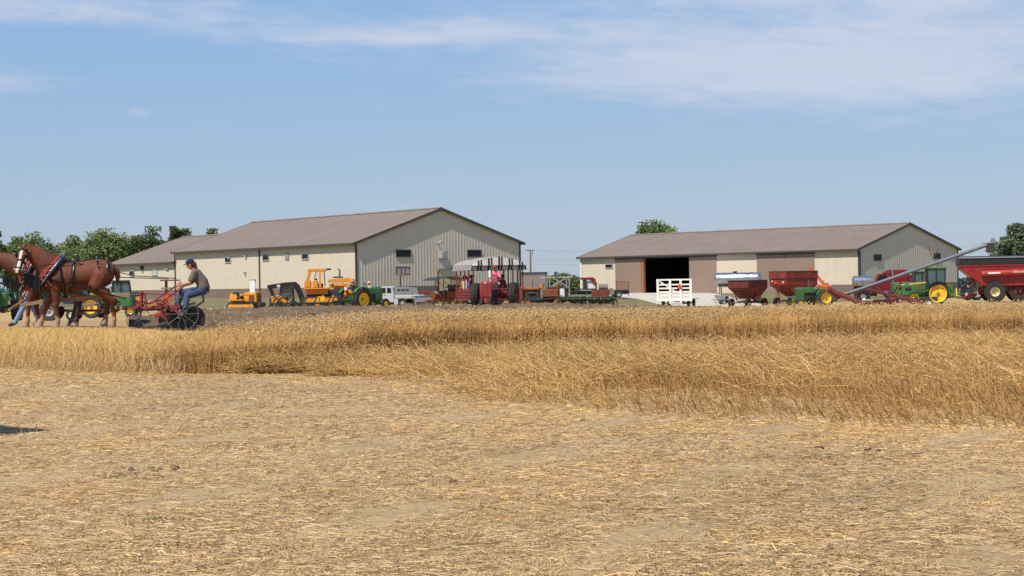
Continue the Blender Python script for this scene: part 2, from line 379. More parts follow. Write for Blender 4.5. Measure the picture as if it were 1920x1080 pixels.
def np_mesh(name, V, T, mats, col=None, parent=None, smooth=False, mi=None):
    me = bpy.data.meshes.new(name); me.vertices.add(len(V)); me.vertices.foreach_set('co', np.ascontiguousarray(V, np.float32).ravel())
    me.loops.add(T.size); me.loops.foreach_set('vertex_index', np.ascontiguousarray(T, np.int32).ravel())
    k = T.shape[1]; me.polygons.add(len(T)); me.polygons.foreach_set('loop_start', np.arange(0, T.size, k, dtype=np.int32))
    for m in (mats if isinstance(mats, (list, tuple)) else [mats]): me.materials.append(K[m] if isinstance(m, str) else m)
    if mi is not None: me.polygons.foreach_set('material_index', mi)
    if smooth: me.polygons.foreach_set('use_smooth', np.ones(len(T), bool))
    if col is not None:
        at = me.color_attributes.new('tint', 'FLOAT_COLOR', 'POINT'); c4 = np.ones((len(V), 4), np.float32); c4[:, :3] = col; at.data.foreach_set('color', c4.ravel())
    me.update(); me.validate(); return ob(name, me, parent)

# ------------------------------------------------------------------ ground sheets
def nd(m):
    return m.node_tree.nodes, m.node_tree.links
def ground_mat(name, stops, fine=(60, 14), zones=None, bump=.35):
    """stops: colours mixed by layered noise; zones: [(y0, y1, colour)] other crops further off"""
    m = bpy.data.materials.new(name); m.use_nodes = True; n, l = nd(m); b = n['Principled BSDF']; b.inputs['Roughness'].default_value = .95
    b.inputs['Specular IOR Level'].default_value = .15
    g = n.new('ShaderNodeNewGeometry')
    def noise(sc, st, det=7, ro=.65, dist=0.):
        mp = n.new('ShaderNodeMapping'); mp.inputs['Scale'].default_value = st; l.new(g.outputs['Position'], mp.inputs[0])
        z = n.new('ShaderNodeTexNoise'); z.inputs['Scale'].default_value = sc; z.inputs['Detail'].default_value = det; z.inputs['Roughness'].default_value = ro
        z.inputs['Distortion'].default_value = dist; l.new(mp.outputs[0], z.inputs['Vector']); return z.outputs['Fac']
    big = noise(.35, (1, .6, 1), 6); mid = noise(2.2, (.6, 1, 1), 7, .7); fn = noise(fine[0], (.35, 1, 1), 4, .75, 1.5); fn2 = noise(fine[1], (1, .4, 1), 5, .75, 2.0)
    def mixn(op, a, c):
        k = n.new('ShaderNodeMath'); k.operation = op
        for i, q in enumerate((a, c)):
            if isinstance(q, (int, float)): k.inputs[i].default_value = q
            else: l.new(q, k.inputs[i])
        return k.outputs[0]
    s = mixn('ADD', mixn('MULTIPLY', mid, .34), mixn('MULTIPLY', fn, .38)); s = mixn('ADD', s, mixn('MULTIPLY', fn2, .20)); s = mixn('ADD', s, mixn('MULTIPLY', big, .28))
    r = n.new('ShaderNodeValToRGB'); e = r.color_ramp.elements
    while len(e) < len(stops): e.new(.5)
    for k, (p, c) in enumerate(stops): e[k].position = p; e[k].color = (*c, 1)
    l.new(s, r.inputs[0]); out = r.outputs[0]
    if zones:
        sp_ = n.new('ShaderNodeSeparateXYZ'); l.new(g.outputs['Position'], sp_.inputs[0])
        for (y0, y1, c, wob) in zones:
            yy = mixn('ADD', sp_.outputs[1], mixn('MULTIPLY', mixn('SUBTRACT', mid, .5), wob))
            q = n.new('ShaderNodeMapRange'); l.new(yy, q.inputs[0]); q.inputs[1].default_value = y0; q.inputs[2].default_value = y1
            mxx = n.new('ShaderNodeMix'); mxx.data_type = 'RGBA'; l.new(q.outputs[0], mxx.inputs['Factor']); l.new(out, mxx.inputs['A'])
            h2 = n.new('ShaderNodeMix'); h2.data_type = 'RGBA'; l.new(mid, h2.inputs['Factor']); h2.inputs['A'].default_value = (*[x * .75 for x in c], 1); h2.inputs['B'].default_value = (*[min(1, x * 1.2) for x in c], 1)
            l.new(h2.outputs['Result'], mxx.inputs['B']); out = mxx.outputs['Result']
    l.new(out, b.inputs['Base Color'])
    bp = n.new('ShaderNodeBump'); bp.inputs['Strength'].default_value = bump; bp.inputs['Distance'].default_value = .03; l.new(s, bp.inputs['Height']); l.new(bp.outputs[0], b.inputs['Normal'])
    return m
K['field'] = ground_mat('field', [(.36, (.13, .082, .042)), (.46, (.24, .158, .080)), (.58, (.36, .245, .125)), (.74, (.54, .385, .20))],
                        zones=[(24, 30, (.40, .25, .11), 8), (60, 75, (.46, .31, .13), 6), (262, 300, (.13, .12, .05), 20), (420, 460, (.30, .24, .12), 20)])
K['soil'] = ground_mat('soil', [(.34, (.040, .024, .013)), (.46, (.090, .056, .032)), (.58, (.145, .095, .056)), (.72, (.27, .18, .095))], (30, 7), bump=1.0)
K['lawn'] = ground_mat('lawn', [(.36, (.05, .055, .016)), (.48, (.10, .105, .035)), (.58, (.17, .15, .06)), (.72, (.28, .22, .11))], (12, 4))
K['gravel'] = ground_mat('gravel', [(.36, (.34, .29, .22)), (.5, (.48, .42, .33)), (.7, (.60, .54, .44))], (40, 9))

def sheet(name, xs, ys, zf, mname):
    X, Y = np.meshgrid(xs, ys); Z = zf(X, Y); nx, ny = len(xs), len(ys)
    V = np.stack([X, Y, Z], -1).reshape(-1, 3); i = np.arange(ny - 1)[:, None] * nx + np.arange(nx - 1)[None]; i = i.ravel()
    return np_mesh(name, V, np.stack([i, i + 1, i + nx + 1, i + nx], -1), mname, smooth=True)
# the field: fan-shaped grid so that near ground is fine and it still reaches the horizon
ys = np.concatenate([np.arange(-40, 60, 1.0), np.arange(60, 260, 4.0), np.array([260, 280, 310, 350, 400, 500, 700, 1000, 1500, 2500, 4500])])
us = np.concatenate([np.linspace(-9000, -1300, 20), np.arange(-1240, 1241, 40.), np.linspace(1300, 9000, 20)])
U, Yg = np.meshgrid(us, ys); Xg = U / F * np.maximum(Yg, 25)
rip = .012 * np.sin(Xg * 3.1 + Yg * 1.3) * np.sin(Yg * 2.3 - Xg * .7)
Zg = gz(Xg, Yg) + np.where(Yg < 60, rip, 0)
i = (np.arange(len(ys) - 1)[:, None] * len(us) + np.arange(len(us) - 1)[None]).ravel()
tag(np_mesh('field_ground', np.stack([Xg, Yg, Zg], -1).reshape(-1, 3), np.stack([i, i + 1, i + len(us) + 1, i + len(us)], -1), 'field', smooth=True), 'dry straw-covered harvested field ground', None, None, 'structure')

def vnoise(x, y, seed=0):
    """cheap value noise"""
    r = np.random.default_rng(seed).random((64, 64)); xi = np.floor(x).astype(int); yi = np.floor(y).astype(int); fx = x - xi; fy = y - yi
    fx = fx * fx * (3 - 2 * fx); fy = fy * fy * (3 - 2 * fy); a = r[yi % 64, xi % 64]; b = r[yi % 64, (xi + 1) % 64]; c = r[(yi + 1) % 64, xi % 64]; d = r[(yi + 1) % 64, (xi + 1) % 64]
    return (a * (1 - fx) + b * fx) * (1 - fy) + (c * (1 - fx) + d * fx) * fy
def fan_sheet(name, label, pcols, rows, mname, lift, bumpf=None):
    """sheet bounded by near/far distance per pixel column"""
    P = np.array([c[0] for c in pcols], float); A = np.array([c[1] for c in pcols], float); B = np.array([c[2] for c in pcols], float)
    pp = np.arange(P[0], P[-1] + 1, 8.0); a = np.interp(pp, P, A); b = np.interp(pp, P, B); a = a + 1.5 * (vnoise(pp / 25, pp * 0 + 3.3, 5) - .5); b = b + 1.5 * (vnoise(pp / 25, pp * 0 + 9.1, 6) - .5)
    t = np.linspace(0, 1, rows)[:, None]; Y = a[None] * (1 - t) + b[None] * t; X = (pp[None] - 960) / F * Y
    Z = gz(X, Y) + lift
    if bumpf: Z = Z + bumpf(X, Y) * np.clip(np.minimum(t, 1 - t) * 8, 0, 1)
    nx = len(pp); i = (np.arange(rows - 1)[:, None] * nx + np.arange(nx - 1)[None]).ravel()
    return tag(np_mesh(name, np.stack([X, Y, Z], -1).reshape(-1, 3), np.stack([i, i + 1, i + nx + 1, i + nx], -1), mname, smooth=True), label, None, None, 'structure')
fan_sheet('lawn', 'strip of dry grass in front of the barns', [(-300, 150, 262), (380, 152, 262), (700, 158, 262), (1000, 165, 262), (1250, 160, 262), (1640, 172, 262), (2300, 200, 262)], 30, 'lawn', .02)
fan_sheet('gravel_drive', 'pale gravel drive at the open barn door', [(1000, 205, 216), (1100, 208, 226), (1180, 184, 232), (1250, 160, 231), (1330, 158, 224), (1390, 158, 178), (1440, 159, 164)], 20, 'gravel', .045)
fan_sheet('plowed_ground', 'dark freshly ploughed soil strip behind the wheat', [(240, 44.5, 48), (330, 44.2, 70), (420, 46, 96), (700, 47, 95), (1000, 48, 92), (1250, 52, 90), (1400, 62, 84)], 150, 'soil', .03,
          lambda X, Y: .04 + .30 * np.abs(vnoise(X * 1.1 + Y * .1, Y * 1.4, 11) - .4) + .20 * vnoise(X * 3.1, Y * 3.3, 12))

# ------------------------------------------------------------------ straw, stubble, wheat
def tint_mat(name, rough=.7, trans=.12):
    m = bpy.data.materials.new(name); m.use_nodes = True; n, l = nd(m); b = n['Principled BSDF']; b.inputs['Roughness'].default_value = rough; b.inputs['Specular IOR Level'].default_value = .12
    a = n.new('ShaderNodeAttribute'); a.attribute_name = 'tint'; l.new(a.outputs['Color'], b.inputs['Base Color'])
    if trans:
        t = n.new('ShaderNodeBsdfTranslucent'); l.new(a.outputs['Color'], t.inputs[0]); mxs = n.new('ShaderNodeMixShader'); mxs.inputs[0].default_value = trans
        l.new(b.outputs[0], mxs.inputs[1]); l.new(t.outputs[0], mxs.inputs[2]); l.new(mxs.outputs[0], n['Material Output'].inputs[0])
    return m
K['straw'] = tint_mat('straw', .95, .12); K['leaf'] = tint_mat('leaf', .55, .25)
def ddir(azm, tilt): return np.stack([np.sin(tilt) * np.cos(azm), np.sin(tilt) * np.sin(azm), np.cos(tilt)], -1)
def stalks(base, azm, tilt, L, w, bend, col, colt=None):
    N = len(base); d0 = ddir(azm, tilt); d1 = ddir(azm, tilt + bend); p1 = base + d0 * (L * .6)[:, None]; p2 = p1 + d1 * (L * .4)[:, None]
    u = np.stack([-np.sin(azm), np.cos(azm), 0 * azm], -1); v = np.cross(d0, u); V = np.empty((N, 7, 3))
    for k in range(3):
        a = 2 * math.pi * k / 3; o = (u * math.cos(a) + v * math.sin(a)) * (w / 2)[:, None]; V[:, k] = base + o; V[:, 3 + k] = p1 + o * .9
    V[:, 6] = p2
    T0 = []
    for k in range(3):
        j = (k + 1) % 3; T0 += [(k, j, 3 + j), (k, 3 + j, 3 + k), (3 + k, 3 + j, 6)]
    T = (np.arange(N)[:, None, None] * 7 + np.array(T0)[None]).reshape(-1, 3); C = np.repeat(col[:, None], 7, 1)
    if colt is not None: C[:, 6] = colt
    return V.reshape(-1, 3), T, C.reshape(-1, 3), p2, d1
def ribbons(base, azm, L, w, tilt, roll, col):
    """flat straws lying on the ground, bent once"""
    N = len(base); d = np.stack([np.cos(azm), np.sin(azm), tilt], -1); u = np.stack([-np.sin(azm), np.cos(azm), roll], -1) * (w / 2)[:, None]; V = np.empty((N, 6, 3)); p1 = base + d * (L * .5)[:, None]; k = RNG.normal(0, .18, N); d2 = np.stack([np.cos(azm + k), np.sin(azm + k), -tilt * .8], -1); p2 = p1 + d2 * (L * .5)[:, None]
    for q, p in enumerate((base, p1, p2)): V[:, 2 * q] = p - u; V[:, 2 * q + 1] = p + u
    T0 = [(0, 2, 3), (0, 3, 1), (2, 4, 5), (2, 5, 3)]; return V.reshape(-1, 3), (np.arange(N)[:, None, None] * 6 + np.array(T0)[None]).reshape(-1, 3), np.repeat(col[:, None], 6, 1).reshape(-1, 3)
def ears(p, azm, tilt, L, w, col):
    N = len(p); d = ddir(azm, tilt); u = np.stack([-np.sin(azm), np.cos(azm), 0 * azm], -1); v = np.cross(d, u); V = np.empty((N, 6, 3)); m = p + d * (L * .4)[:, None]
    V[:, 0] = p; V[:, 5] = p + d * L[:, None]
    for k in range(4):
        a = math.pi / 2 * k; V[:, 1 + k] = m + (u * math.cos(a) + v * math.sin(a)) * (w / 2)[:, None]
    T0 = [(0, 2, 1), (0, 3, 2), (0, 4, 3), (0, 1, 4), (5, 1, 2), (5, 2, 3), (5, 3, 4), (5, 4, 1)]
    return V.reshape(-1, 3), (np.arange(N)[:, None, None] * 6 + np.array(T0)[None]).reshape(-1, 3), np.repeat(col[:, None], 6, 1).reshape(-1, 3)
def join(*sets):
    Vs, Ts, Cs, o = [], [], [], 0
    for V, T, C in sets: Vs.append(V); Ts.append(T + o); Cs.append(C); o += len(V)
    return np.concatenate(Vs), np.concatenate(Ts), np.concatenate(Cs)
def shade(N, a, b, dv=.22):
    t = RNG.random((N, 1)); c = np.array(a)[None] * (1 - t) + np.array(b)[None] * t; return c * (1 + dv * RNG.normal(size=(N, 1))).clip(.5, 1.6)
def scatter(N, p0, p1, Dn, Df, power=1.0):
    """points uniform over the ground between two distance curves (arrays over pixel columns)"""
    px = RNG.uniform(p0, p1, N); t = RNG.random(N) ** power
    a = Dn(px); b = Df(px); D = np.sqrt(a * a + (b * b - a * a) * t); return px, D, (px - 960) / F * D
def curve(*pts):
    P = np.array(pts, float); return lambda px: np.interp(px, P[:, 0], P[:, 1])
std_front = curve((250, 27.5), (380, 26.2), (560, 26.8), (720, 30.2), (900, 32.2), (1300, 33), (1920, 35.5), (2400, 38))
std_back = curve((250, 30.5), (380, 32.5), (480, 34), (640, 36), (900, 39), (1300, 43), (1920, 46), (2400, 48))
std_h = curve((250, .36), (330, .48), (400, .58), (500, .65), (660, .70), (820, .72), (2400, .70))
lod_front = curve((470, 26), (560, 25.2), (700, 22.0), (960, 18.6), (1300, 16.2), (1920, 13.6), (2400, 12.5))
# standing wheat
N = 52000; px, D, X = scatter(N, 250, 2250, std_front, std_back, 1.25)
hh = std_h(px) * RNG.normal(1, .07, N).clip(.75, 1.2) * (.92 + .16 * vnoise(X * .6, D * .6, 21)); base = np.stack([X, D, gz(X, D) - .02], -1)
azm = np.where(RNG.random(N) < .5, RNG.uniform(0, 2 * math.pi, N), RNG.normal(0.2, .6, N)); tilt = np.abs(RNG.normal(.05, .09, N)); bend = RNG.uniform(.05, .5, N)
grp = vnoise(X * 1.6, D * .8, 40)[:, None]
c = shade(N, (.45, .245, .080), (.66, .405, .155)) * (.66 + .62 * grp); sV, sT, sC, tip, _ = stalks(base, azm, tilt, hh, RNG.uniform(.006, .010, N), bend, c)
ear_on = RNG.random(N) < np.clip((px - 380) / 300, 0, .95)
ec = shade(N, (.55, .35, .145), (.74, .51, .245), .15); eV, eT, eC = ears(tip[ear_on], azm[ear_on], (tilt + bend + RNG.uniform(.2, 1.6, N))[ear_on], RNG.uniform(.055, .095, N)[ear_on], RNG.uniform(.012, .018, N)[ear_on], ec[ear_on])
# dry leaves hanging on the stalks
Lf = 30000; k = RNG.integers(0, N, Lf); lb = base[k] + ddir(azm[k], tilt[k]) * (hh[k] * RNG.uniform(.25, .9, Lf))[:, None]
lV, lT, lC, _, _ = stalks(lb, RNG.uniform(0, 6.28, Lf), RNG.uniform(.5, 1.5, Lf), RNG.uniform(.06, .2, Lf), RNG.uniform(.006, .012, Lf), RNG.uniform(.3, 1.2, Lf), shade(Lf, (.38, .215, .075), (.62, .41, .17)))
tag(np_mesh('standing_wheat', *join((sV, sT, sC), (eV, eT, eC), (lV, lT, lC))[:2], 'straw', join((sV, sT, sC), (eV, eT, eC), (lV, lT, lC))[2]), 'ripe standing wheat with drooping pale ears', 'wheat', None, 'stuff')
# trampled, lodged wheat in front of it
N = 56000; px, D, X = scatter(N, 450, 2250, lod_front, lambda p: std_front(p) + .6, 1.0)
mid_ = (D - lod_front(px)) / (std_front(px) - lod_front(px)); edge = np.clip(mid_ * 5, 0, 1)
rag = (vnoise(X * .45, D * .3, 71) * .55 + vnoise(X * 1.7, D * 1.2, 72) * .25 + .2 * RNG.random(N)); kp = mid_ > (rag - .22) * .95; X, D, px, mid_, edge = X[kp], D[kp], px[kp], mid_[kp], edge[kp]; N = len(X)
zn = vnoise(X * .9, D * .7, 31); thick = (.04 + .12 * zn + .17 * np.exp(-((mid_ - .42) / .22) ** 2) * np.clip((px - 700) / 500, 0, 1)) * (.25 + .75 * edge)
base = np.stack([X, D, gz(X, D) + thick * RNG.random(N) ** .6], -1)
upright = RNG.random(N) < (.10 + .42 * (vnoise(X * .5, D * .5, 33) > .48) * np.clip((px - 700) / 500, 0, 1))
base[upright, 2] = gz(X, D)[upright]
azm = np.where(RNG.random(N) < .35, RNG.normal(2.6, .8, N), RNG.uniform(0, 6.28, N)); tilt = np.where(upright, np.abs(RNG.normal(.35, .25, N)), RNG.normal(1.35, .22, N)); LL = np.where(upright, RNG.uniform(.16, .42, N) * np.clip(1.15 - mid_, .35, 1), RNG.uniform(.25, .65, N)) * (.5 + .5 * edge)
c = shade(N, (.50, .285, .088), (.74, .485, .20)) * (.70 + .55 * vnoise(X * 1.1, D * .9, 35))[:, None]; sV, sT, sC, tip, _ = stalks(base, azm, tilt, LL, RNG.uniform(.006, .010, N), RNG.normal(.1, .2, N), c)
tip_ok = (RNG.random(N) < .45) & (tip[:, 2] > base[:, 2] - .1)
eV, eT, eC = ears(tip[tip_ok], azm[tip_ok], (tilt + RNG.uniform(-.2, .7, N))[tip_ok], RNG.uniform(.05, .085, N)[tip_ok], RNG.uniform(.010, .016, N)[tip_ok], shade(N, (.50, .32, .13), (.70, .48, .22), .15)[tip_ok])
# brown stalks leaning left in the front half, low and dense
M = 15000; px2, D2, X2 = scatter(M, 880, 2250, lambda p: lod_front(p) + .2, lambda p: lod_front(p) * .42 + std_front(p) * .58, 1.0); kp = vnoise(X2 * .55 + .35 * D2, D2 * .5, 77) + .25 * RNG.random(M) > .62 - .10 * np.clip((px2 - 1100) / 500, -1, 1) + .3 * np.clip(1 - (D2 - lod_front(px2)) / 4, 0, 1) * RNG.random(M); X2, D2, px2 = X2[kp], D2[kp], px2[kp]; M = len(X2)
lV, lT, lC, _, _ = stalks(np.stack([X2, D2, gz(X2, D2)], -1), RNG.normal(2.5, .95, M), np.abs(RNG.normal(.72, .34, M)), RNG.uniform(.15, .42, M) * np.clip(.35 + (D2 - lod_front(px2)) / 5, .3, 1), RNG.uniform(.006, .010, M), RNG.normal(.15, .2, M), shade(M, (.30, .155, .05), (.52, .30, .11)))
j = join((sV, sT, sC), (eV, eT, eC), (lV, lT, lC)); tag(np_mesh('lodged_wheat', j[0], j[1], 'straw', j[2]), 'flattened golden wheat lying in front of the standing crop', 'wheat', None, 'stuff')
# tall stubble on the left under the horses
N = 32000; px, D, X = scatter(N, -260, 520, lambda p: np.interp(p, [-260, 0, 300, 520], [29.5, 28.8, 26.2, 27]), lambda p: np.interp(p, [-260, 300, 420, 520], [43, 42.5, 38, 34]), 1.0)
hh = np.interp(D, [27, 31, 36, 43], [.36, .34, .20, .07]) * RNG.normal(1, .2, N).clip(.5, 1.5); base = np.stack([X, D, gz(X, D) - .01], -1)
fr = np.clip((D - np.interp(px, [-260, 0, 300, 520], [29.5, 28.8, 26.2, 27])) / 1.2 + .5 * RNG.random(N), 0, 1)[:, None]; hh = hh * (.35 + .65 * fr[:, 0]); c = shade(N, (.63, .38, .125), (.81, .545, .23)) * fr + shade(N, (.50, .36, .20), (.68, .53, .33)) * (1 - fr); azm = np.where(RNG.random(N) < .6, RNG.normal(.3, .6, N), RNG.uniform(0, 6.28, N))
sV, sT, sC, tip, _ = stalks(base, azm, np.abs(RNG.normal(.30, .28, N)), hh * 1.35, RNG.uniform(.006, .010, N), RNG.uniform(0, .9, N), c)
tag(np_mesh('stubble', sV, sT, 'straw', sC), 'pale yellow cut stubble below the horses', 'stubble', None, 'stuff')
# loose straw on the trampled foreground
N = 380000; D = 7.2 + (33 - 7.2) * RNG.random(N) ** 1.25; px = RNG.uniform(-150, 2070, N); X = (px - 960) / F * D
keep = (D < lod_front(px) + 5.5) | (px < 470); keep &= (vnoise(X * .8, D * .8, 51) + .35 * vnoise(X * 3, D * 3, 52) + .45 * RNG.random(N)) > .06
X, D, px = X[keep], D[keep], px[keep]; N = len(X); base = np.stack([X, D, gz(X, D) + .002 + .006 * RNG.random(N)], -1)
azm = np.where(RNG.random(N) < .2, RNG.normal(0, .5, N) + math.pi * RNG.integers(0, 2, N), RNG.uniform(0, 6.28, N)); pale = (.5 * vnoise(X * .5, D * .5, 55) + .9 * np.clip(vnoise(X * .45, D * 1.5, 56) + .4 * vnoise(X * 2.5, D * 4, 57) - .62, 0, .6))[:, None]
c = shade(N, (.56, .375, .185), (.79, .57, .32), .12) * (1 - .42 * pale) ; gold = RNG.random(N) < .12 + .5 * np.clip(1 - (lod_front(px) - D) / 3.5, 0, 1) + .35 * (vnoise(X * .7, D * .9, 58) > .68); c[gold] = shade(int(gold.sum()), (.58, .345, .125), (.76, .50, .20))
sV, sT, sC = ribbons(base, azm, (.010 + .075 * RNG.random(N) ** 2.0) * (1 + 1.8 * (RNG.random(N) < .05)), np.where(RNG.random(N) < .65, .0024, .0036) * (1 + D / 45), np.abs(RNG.normal(.05, .12, N)), RNG.normal(0, .6, N), c)
tag(np_mesh('straw_litter', sV, sT, 'straw', sC), 'loose straw strewn over the trodden foreground', 'straw', None, 'stuff')
# clods
def clods(name, label, N, posf, size):
    Vs, Ts = [], []; base = np.array([(1, 0, 0), (-1, 0, 0), (0, 1, 0), (0, -1, 0), (0, 0, 1), (0, 0, -1), (.6, .6, .6), (-.6, .6, .6), (.6, -.6, .6), (-.6, -.6, .6)], float)
    T0 = np.array([(0, 6, 8), (6, 0, 2), (6, 2, 7), (7, 2, 1), (7, 1, 9), (9, 1, 3), (9, 3, 8), (8, 3, 0), (4, 6, 7), (4, 7, 9), (4, 9, 8), (4, 8, 6), (5, 2, 0), (5, 1, 2), (5, 3, 1), (5, 0, 3)])
    x, y = posf(N); s = size * RNG.lognormal(0, .45, N); V = base[None] * (1 + .3 * RNG.normal(size=(N, 10, 1))) * (s[:, None, None] * np.array([1.3, 1, .6])) + np.stack([x, y, gz(x, y) + s * .2], -1)[:, None]
    return tag(np_mesh(name, V.reshape(-1, 3), (np.arange(N)[:, None, None] * 10 + T0[None]).reshape(-1, 3), 'soil'), label, 'soil', None, 'stuff')
def fore_clods(n):
    c = [(1060, 15.6, 60, .5), (1180, 14.8, 70, .4), (1500, 12.6, 120, .5), (560, 19, 60, .5), (1330, 12.2, 40, .3), (230, 12.6, 30, .2), (1600, 13.2, 60, .3), (820, 15.5, 90, .4)]
    px = np.concatenate([RNG.normal(a, s, n // 8) for a, _, s, _ in c]); D = np.concatenate([RNG.normal(b, q, n // 8) for _, b, _, q in c]); m = len(px); r = RNG.random(m) < .35; D[r] = RNG.uniform(8.5, 25, r.sum()); px[r] = RNG.uniform(0, 1920, r.sum()); return (px - 960) / F * D, D
clods('shadow_clods', 'small dark clods standing in for tuft shadows in the straw', 160, fore_clods, .010)  # dark lumps stand in for the small shadows among straw tufts
clods('furrow_clods', 'lumpy turned clods along the ploughed strip', 14000, lambda n: (lambda px, D: ((px - 960) / F * D, D))(RNG.uniform(330, 1390, n), 46 + 46 * RNG.random(n) ** 1.5), .085)
N = 4200; px = RNG.uniform(300, 1400, N); D = 46 + 46 * RNG.random(N); X = (px - 960) / F * D; c = shade(N, (.40, .28, .14), (.62, .48, .28))
sV, sT, sC, _, _ = stalks(np.stack([X, D, gz(X, D) + .12], -1), RNG.uniform(0, 6.28, N), RNG.uniform(.3, 1.4, N), RNG.uniform(.1, .4, N), np.full(N, .014), RNG.normal(0, .4, N), c)
tag(np_mesh('furrow_straw', sV, sT, 'straw', sC), 'straw poking out of the ploughed strip', 'straw', None, 'stuff')
# upright tufts of broken straw
nt = 420; tD = 7.6 + 16 * RNG.random(nt) ** 1.2; tp = RNG.uniform(-60, 1980, nt); k = RNG.integers(0, nt, 7000); X = (tp[k] - 960) / F * tD[k] + RNG.normal(0, .06, 7000); D = tD[k] + RNG.normal(0, .04, 7000); N = 7000; az0 = RNG.uniform(0, 6.28, nt)[k]
sV, sT, sC, _, _ = stalks(np.stack([X, D, gz(X, D)], -1), az0 + RNG.normal(0, .6, N), RNG.uniform(.4, 1.45, N), RNG.uniform(.02, .085, N), np.full(N, .0042), RNG.normal(0, .3, N), shade(N, (.50, .325, .155), (.74, .52, .28)))
tag(np_mesh('straw_tufts', sV, sT, 'straw', sC), 'small upright tufts of broken straw in the foreground', 'straw', None, 'stuff')
# weeds in the foreground
N = 240; cc = [(1450 / 3.6, 838, .16), (985 / 3.6, 975, .14), (1160 / 3.6, 1022, .14), (1705 / 3.6, 1042, .12), (880 / 3.6, 893, .1), (520, 840, .2)]
kk = RNG.integers(0, len(cc), N); cpx = np.array([q[0] for q in cc])[kk]; cy = np.array([q[1] for q in cc])[kk]; D0 = CAM_H * F / (cy - (HORIZON + (960 - cpx) * math.tan(rad(ROLL)))); X = (cpx - 960) / F * D0 + RNG.normal(0, 1, N) * .11; D = D0 + RNG.normal(0, .12, N)
sV, sT, sC, _, _ = stalks(np.stack([X, D, gz(X, D)], -1), RNG.uniform(0, 6.28, N), RNG.uniform(.6, 1.5, N), RNG.uniform(.015, .05, N), np.full(N, .007), RNG.normal(.3, .4, N), shade(N, (.10, .10, .045), (.26, .22, .11)))
tag(np_mesh('weeds', sV, sT, 'leaf', sC), 'small grey-green weeds in the trodden straw', 'weeds', None, 'stuff')

# ------------------------------------------------------------------ barns
def hl(px): return HORIZON + (960 - px) * math.tan(rad(ROLL))
class Wall:
    """maps photo pixels to (distance along a wall, height) on a wall through c with direction d"""
    def __init__(s, c, d): s.c, s.d = c, d
    def at(s, px, y=None):
        q = (px - 960) / F; t = (q * s.c[1] - s.c[0]) / (s.d[0] - q * s.d[1])
        if y is None: return t
        Y = s.c[1] + t * s.d[1]; return t, CAM_H + (hl(px) - y) * Y / F
def ribbed(m, a0, a1, zb, top, P, step=.40, depth=.017):
    """ribbed metal sheet; P(a, out, z) -> point; top(a) -> height"""
    xs = []; a = a0
    while a < a1 - 1e-6:
        for da, o in ((0, 0), (step * .62, 0), (step * .70, depth), (step * .88, depth), (step * .96, 0)):
            if a + da < a1: xs.append((a + da, o))
        a += step
    xs.append((a1, 0)); vs = []; fs = []
    for a, o in xs: vs += [P(a, o, zb), P(a, o, top(a))]
    for k in range(len(xs) - 1): fs.append((2 * k, 2 * k + 2, 2 * k + 3, 2 * k + 1))
    m.add(vs, fs)
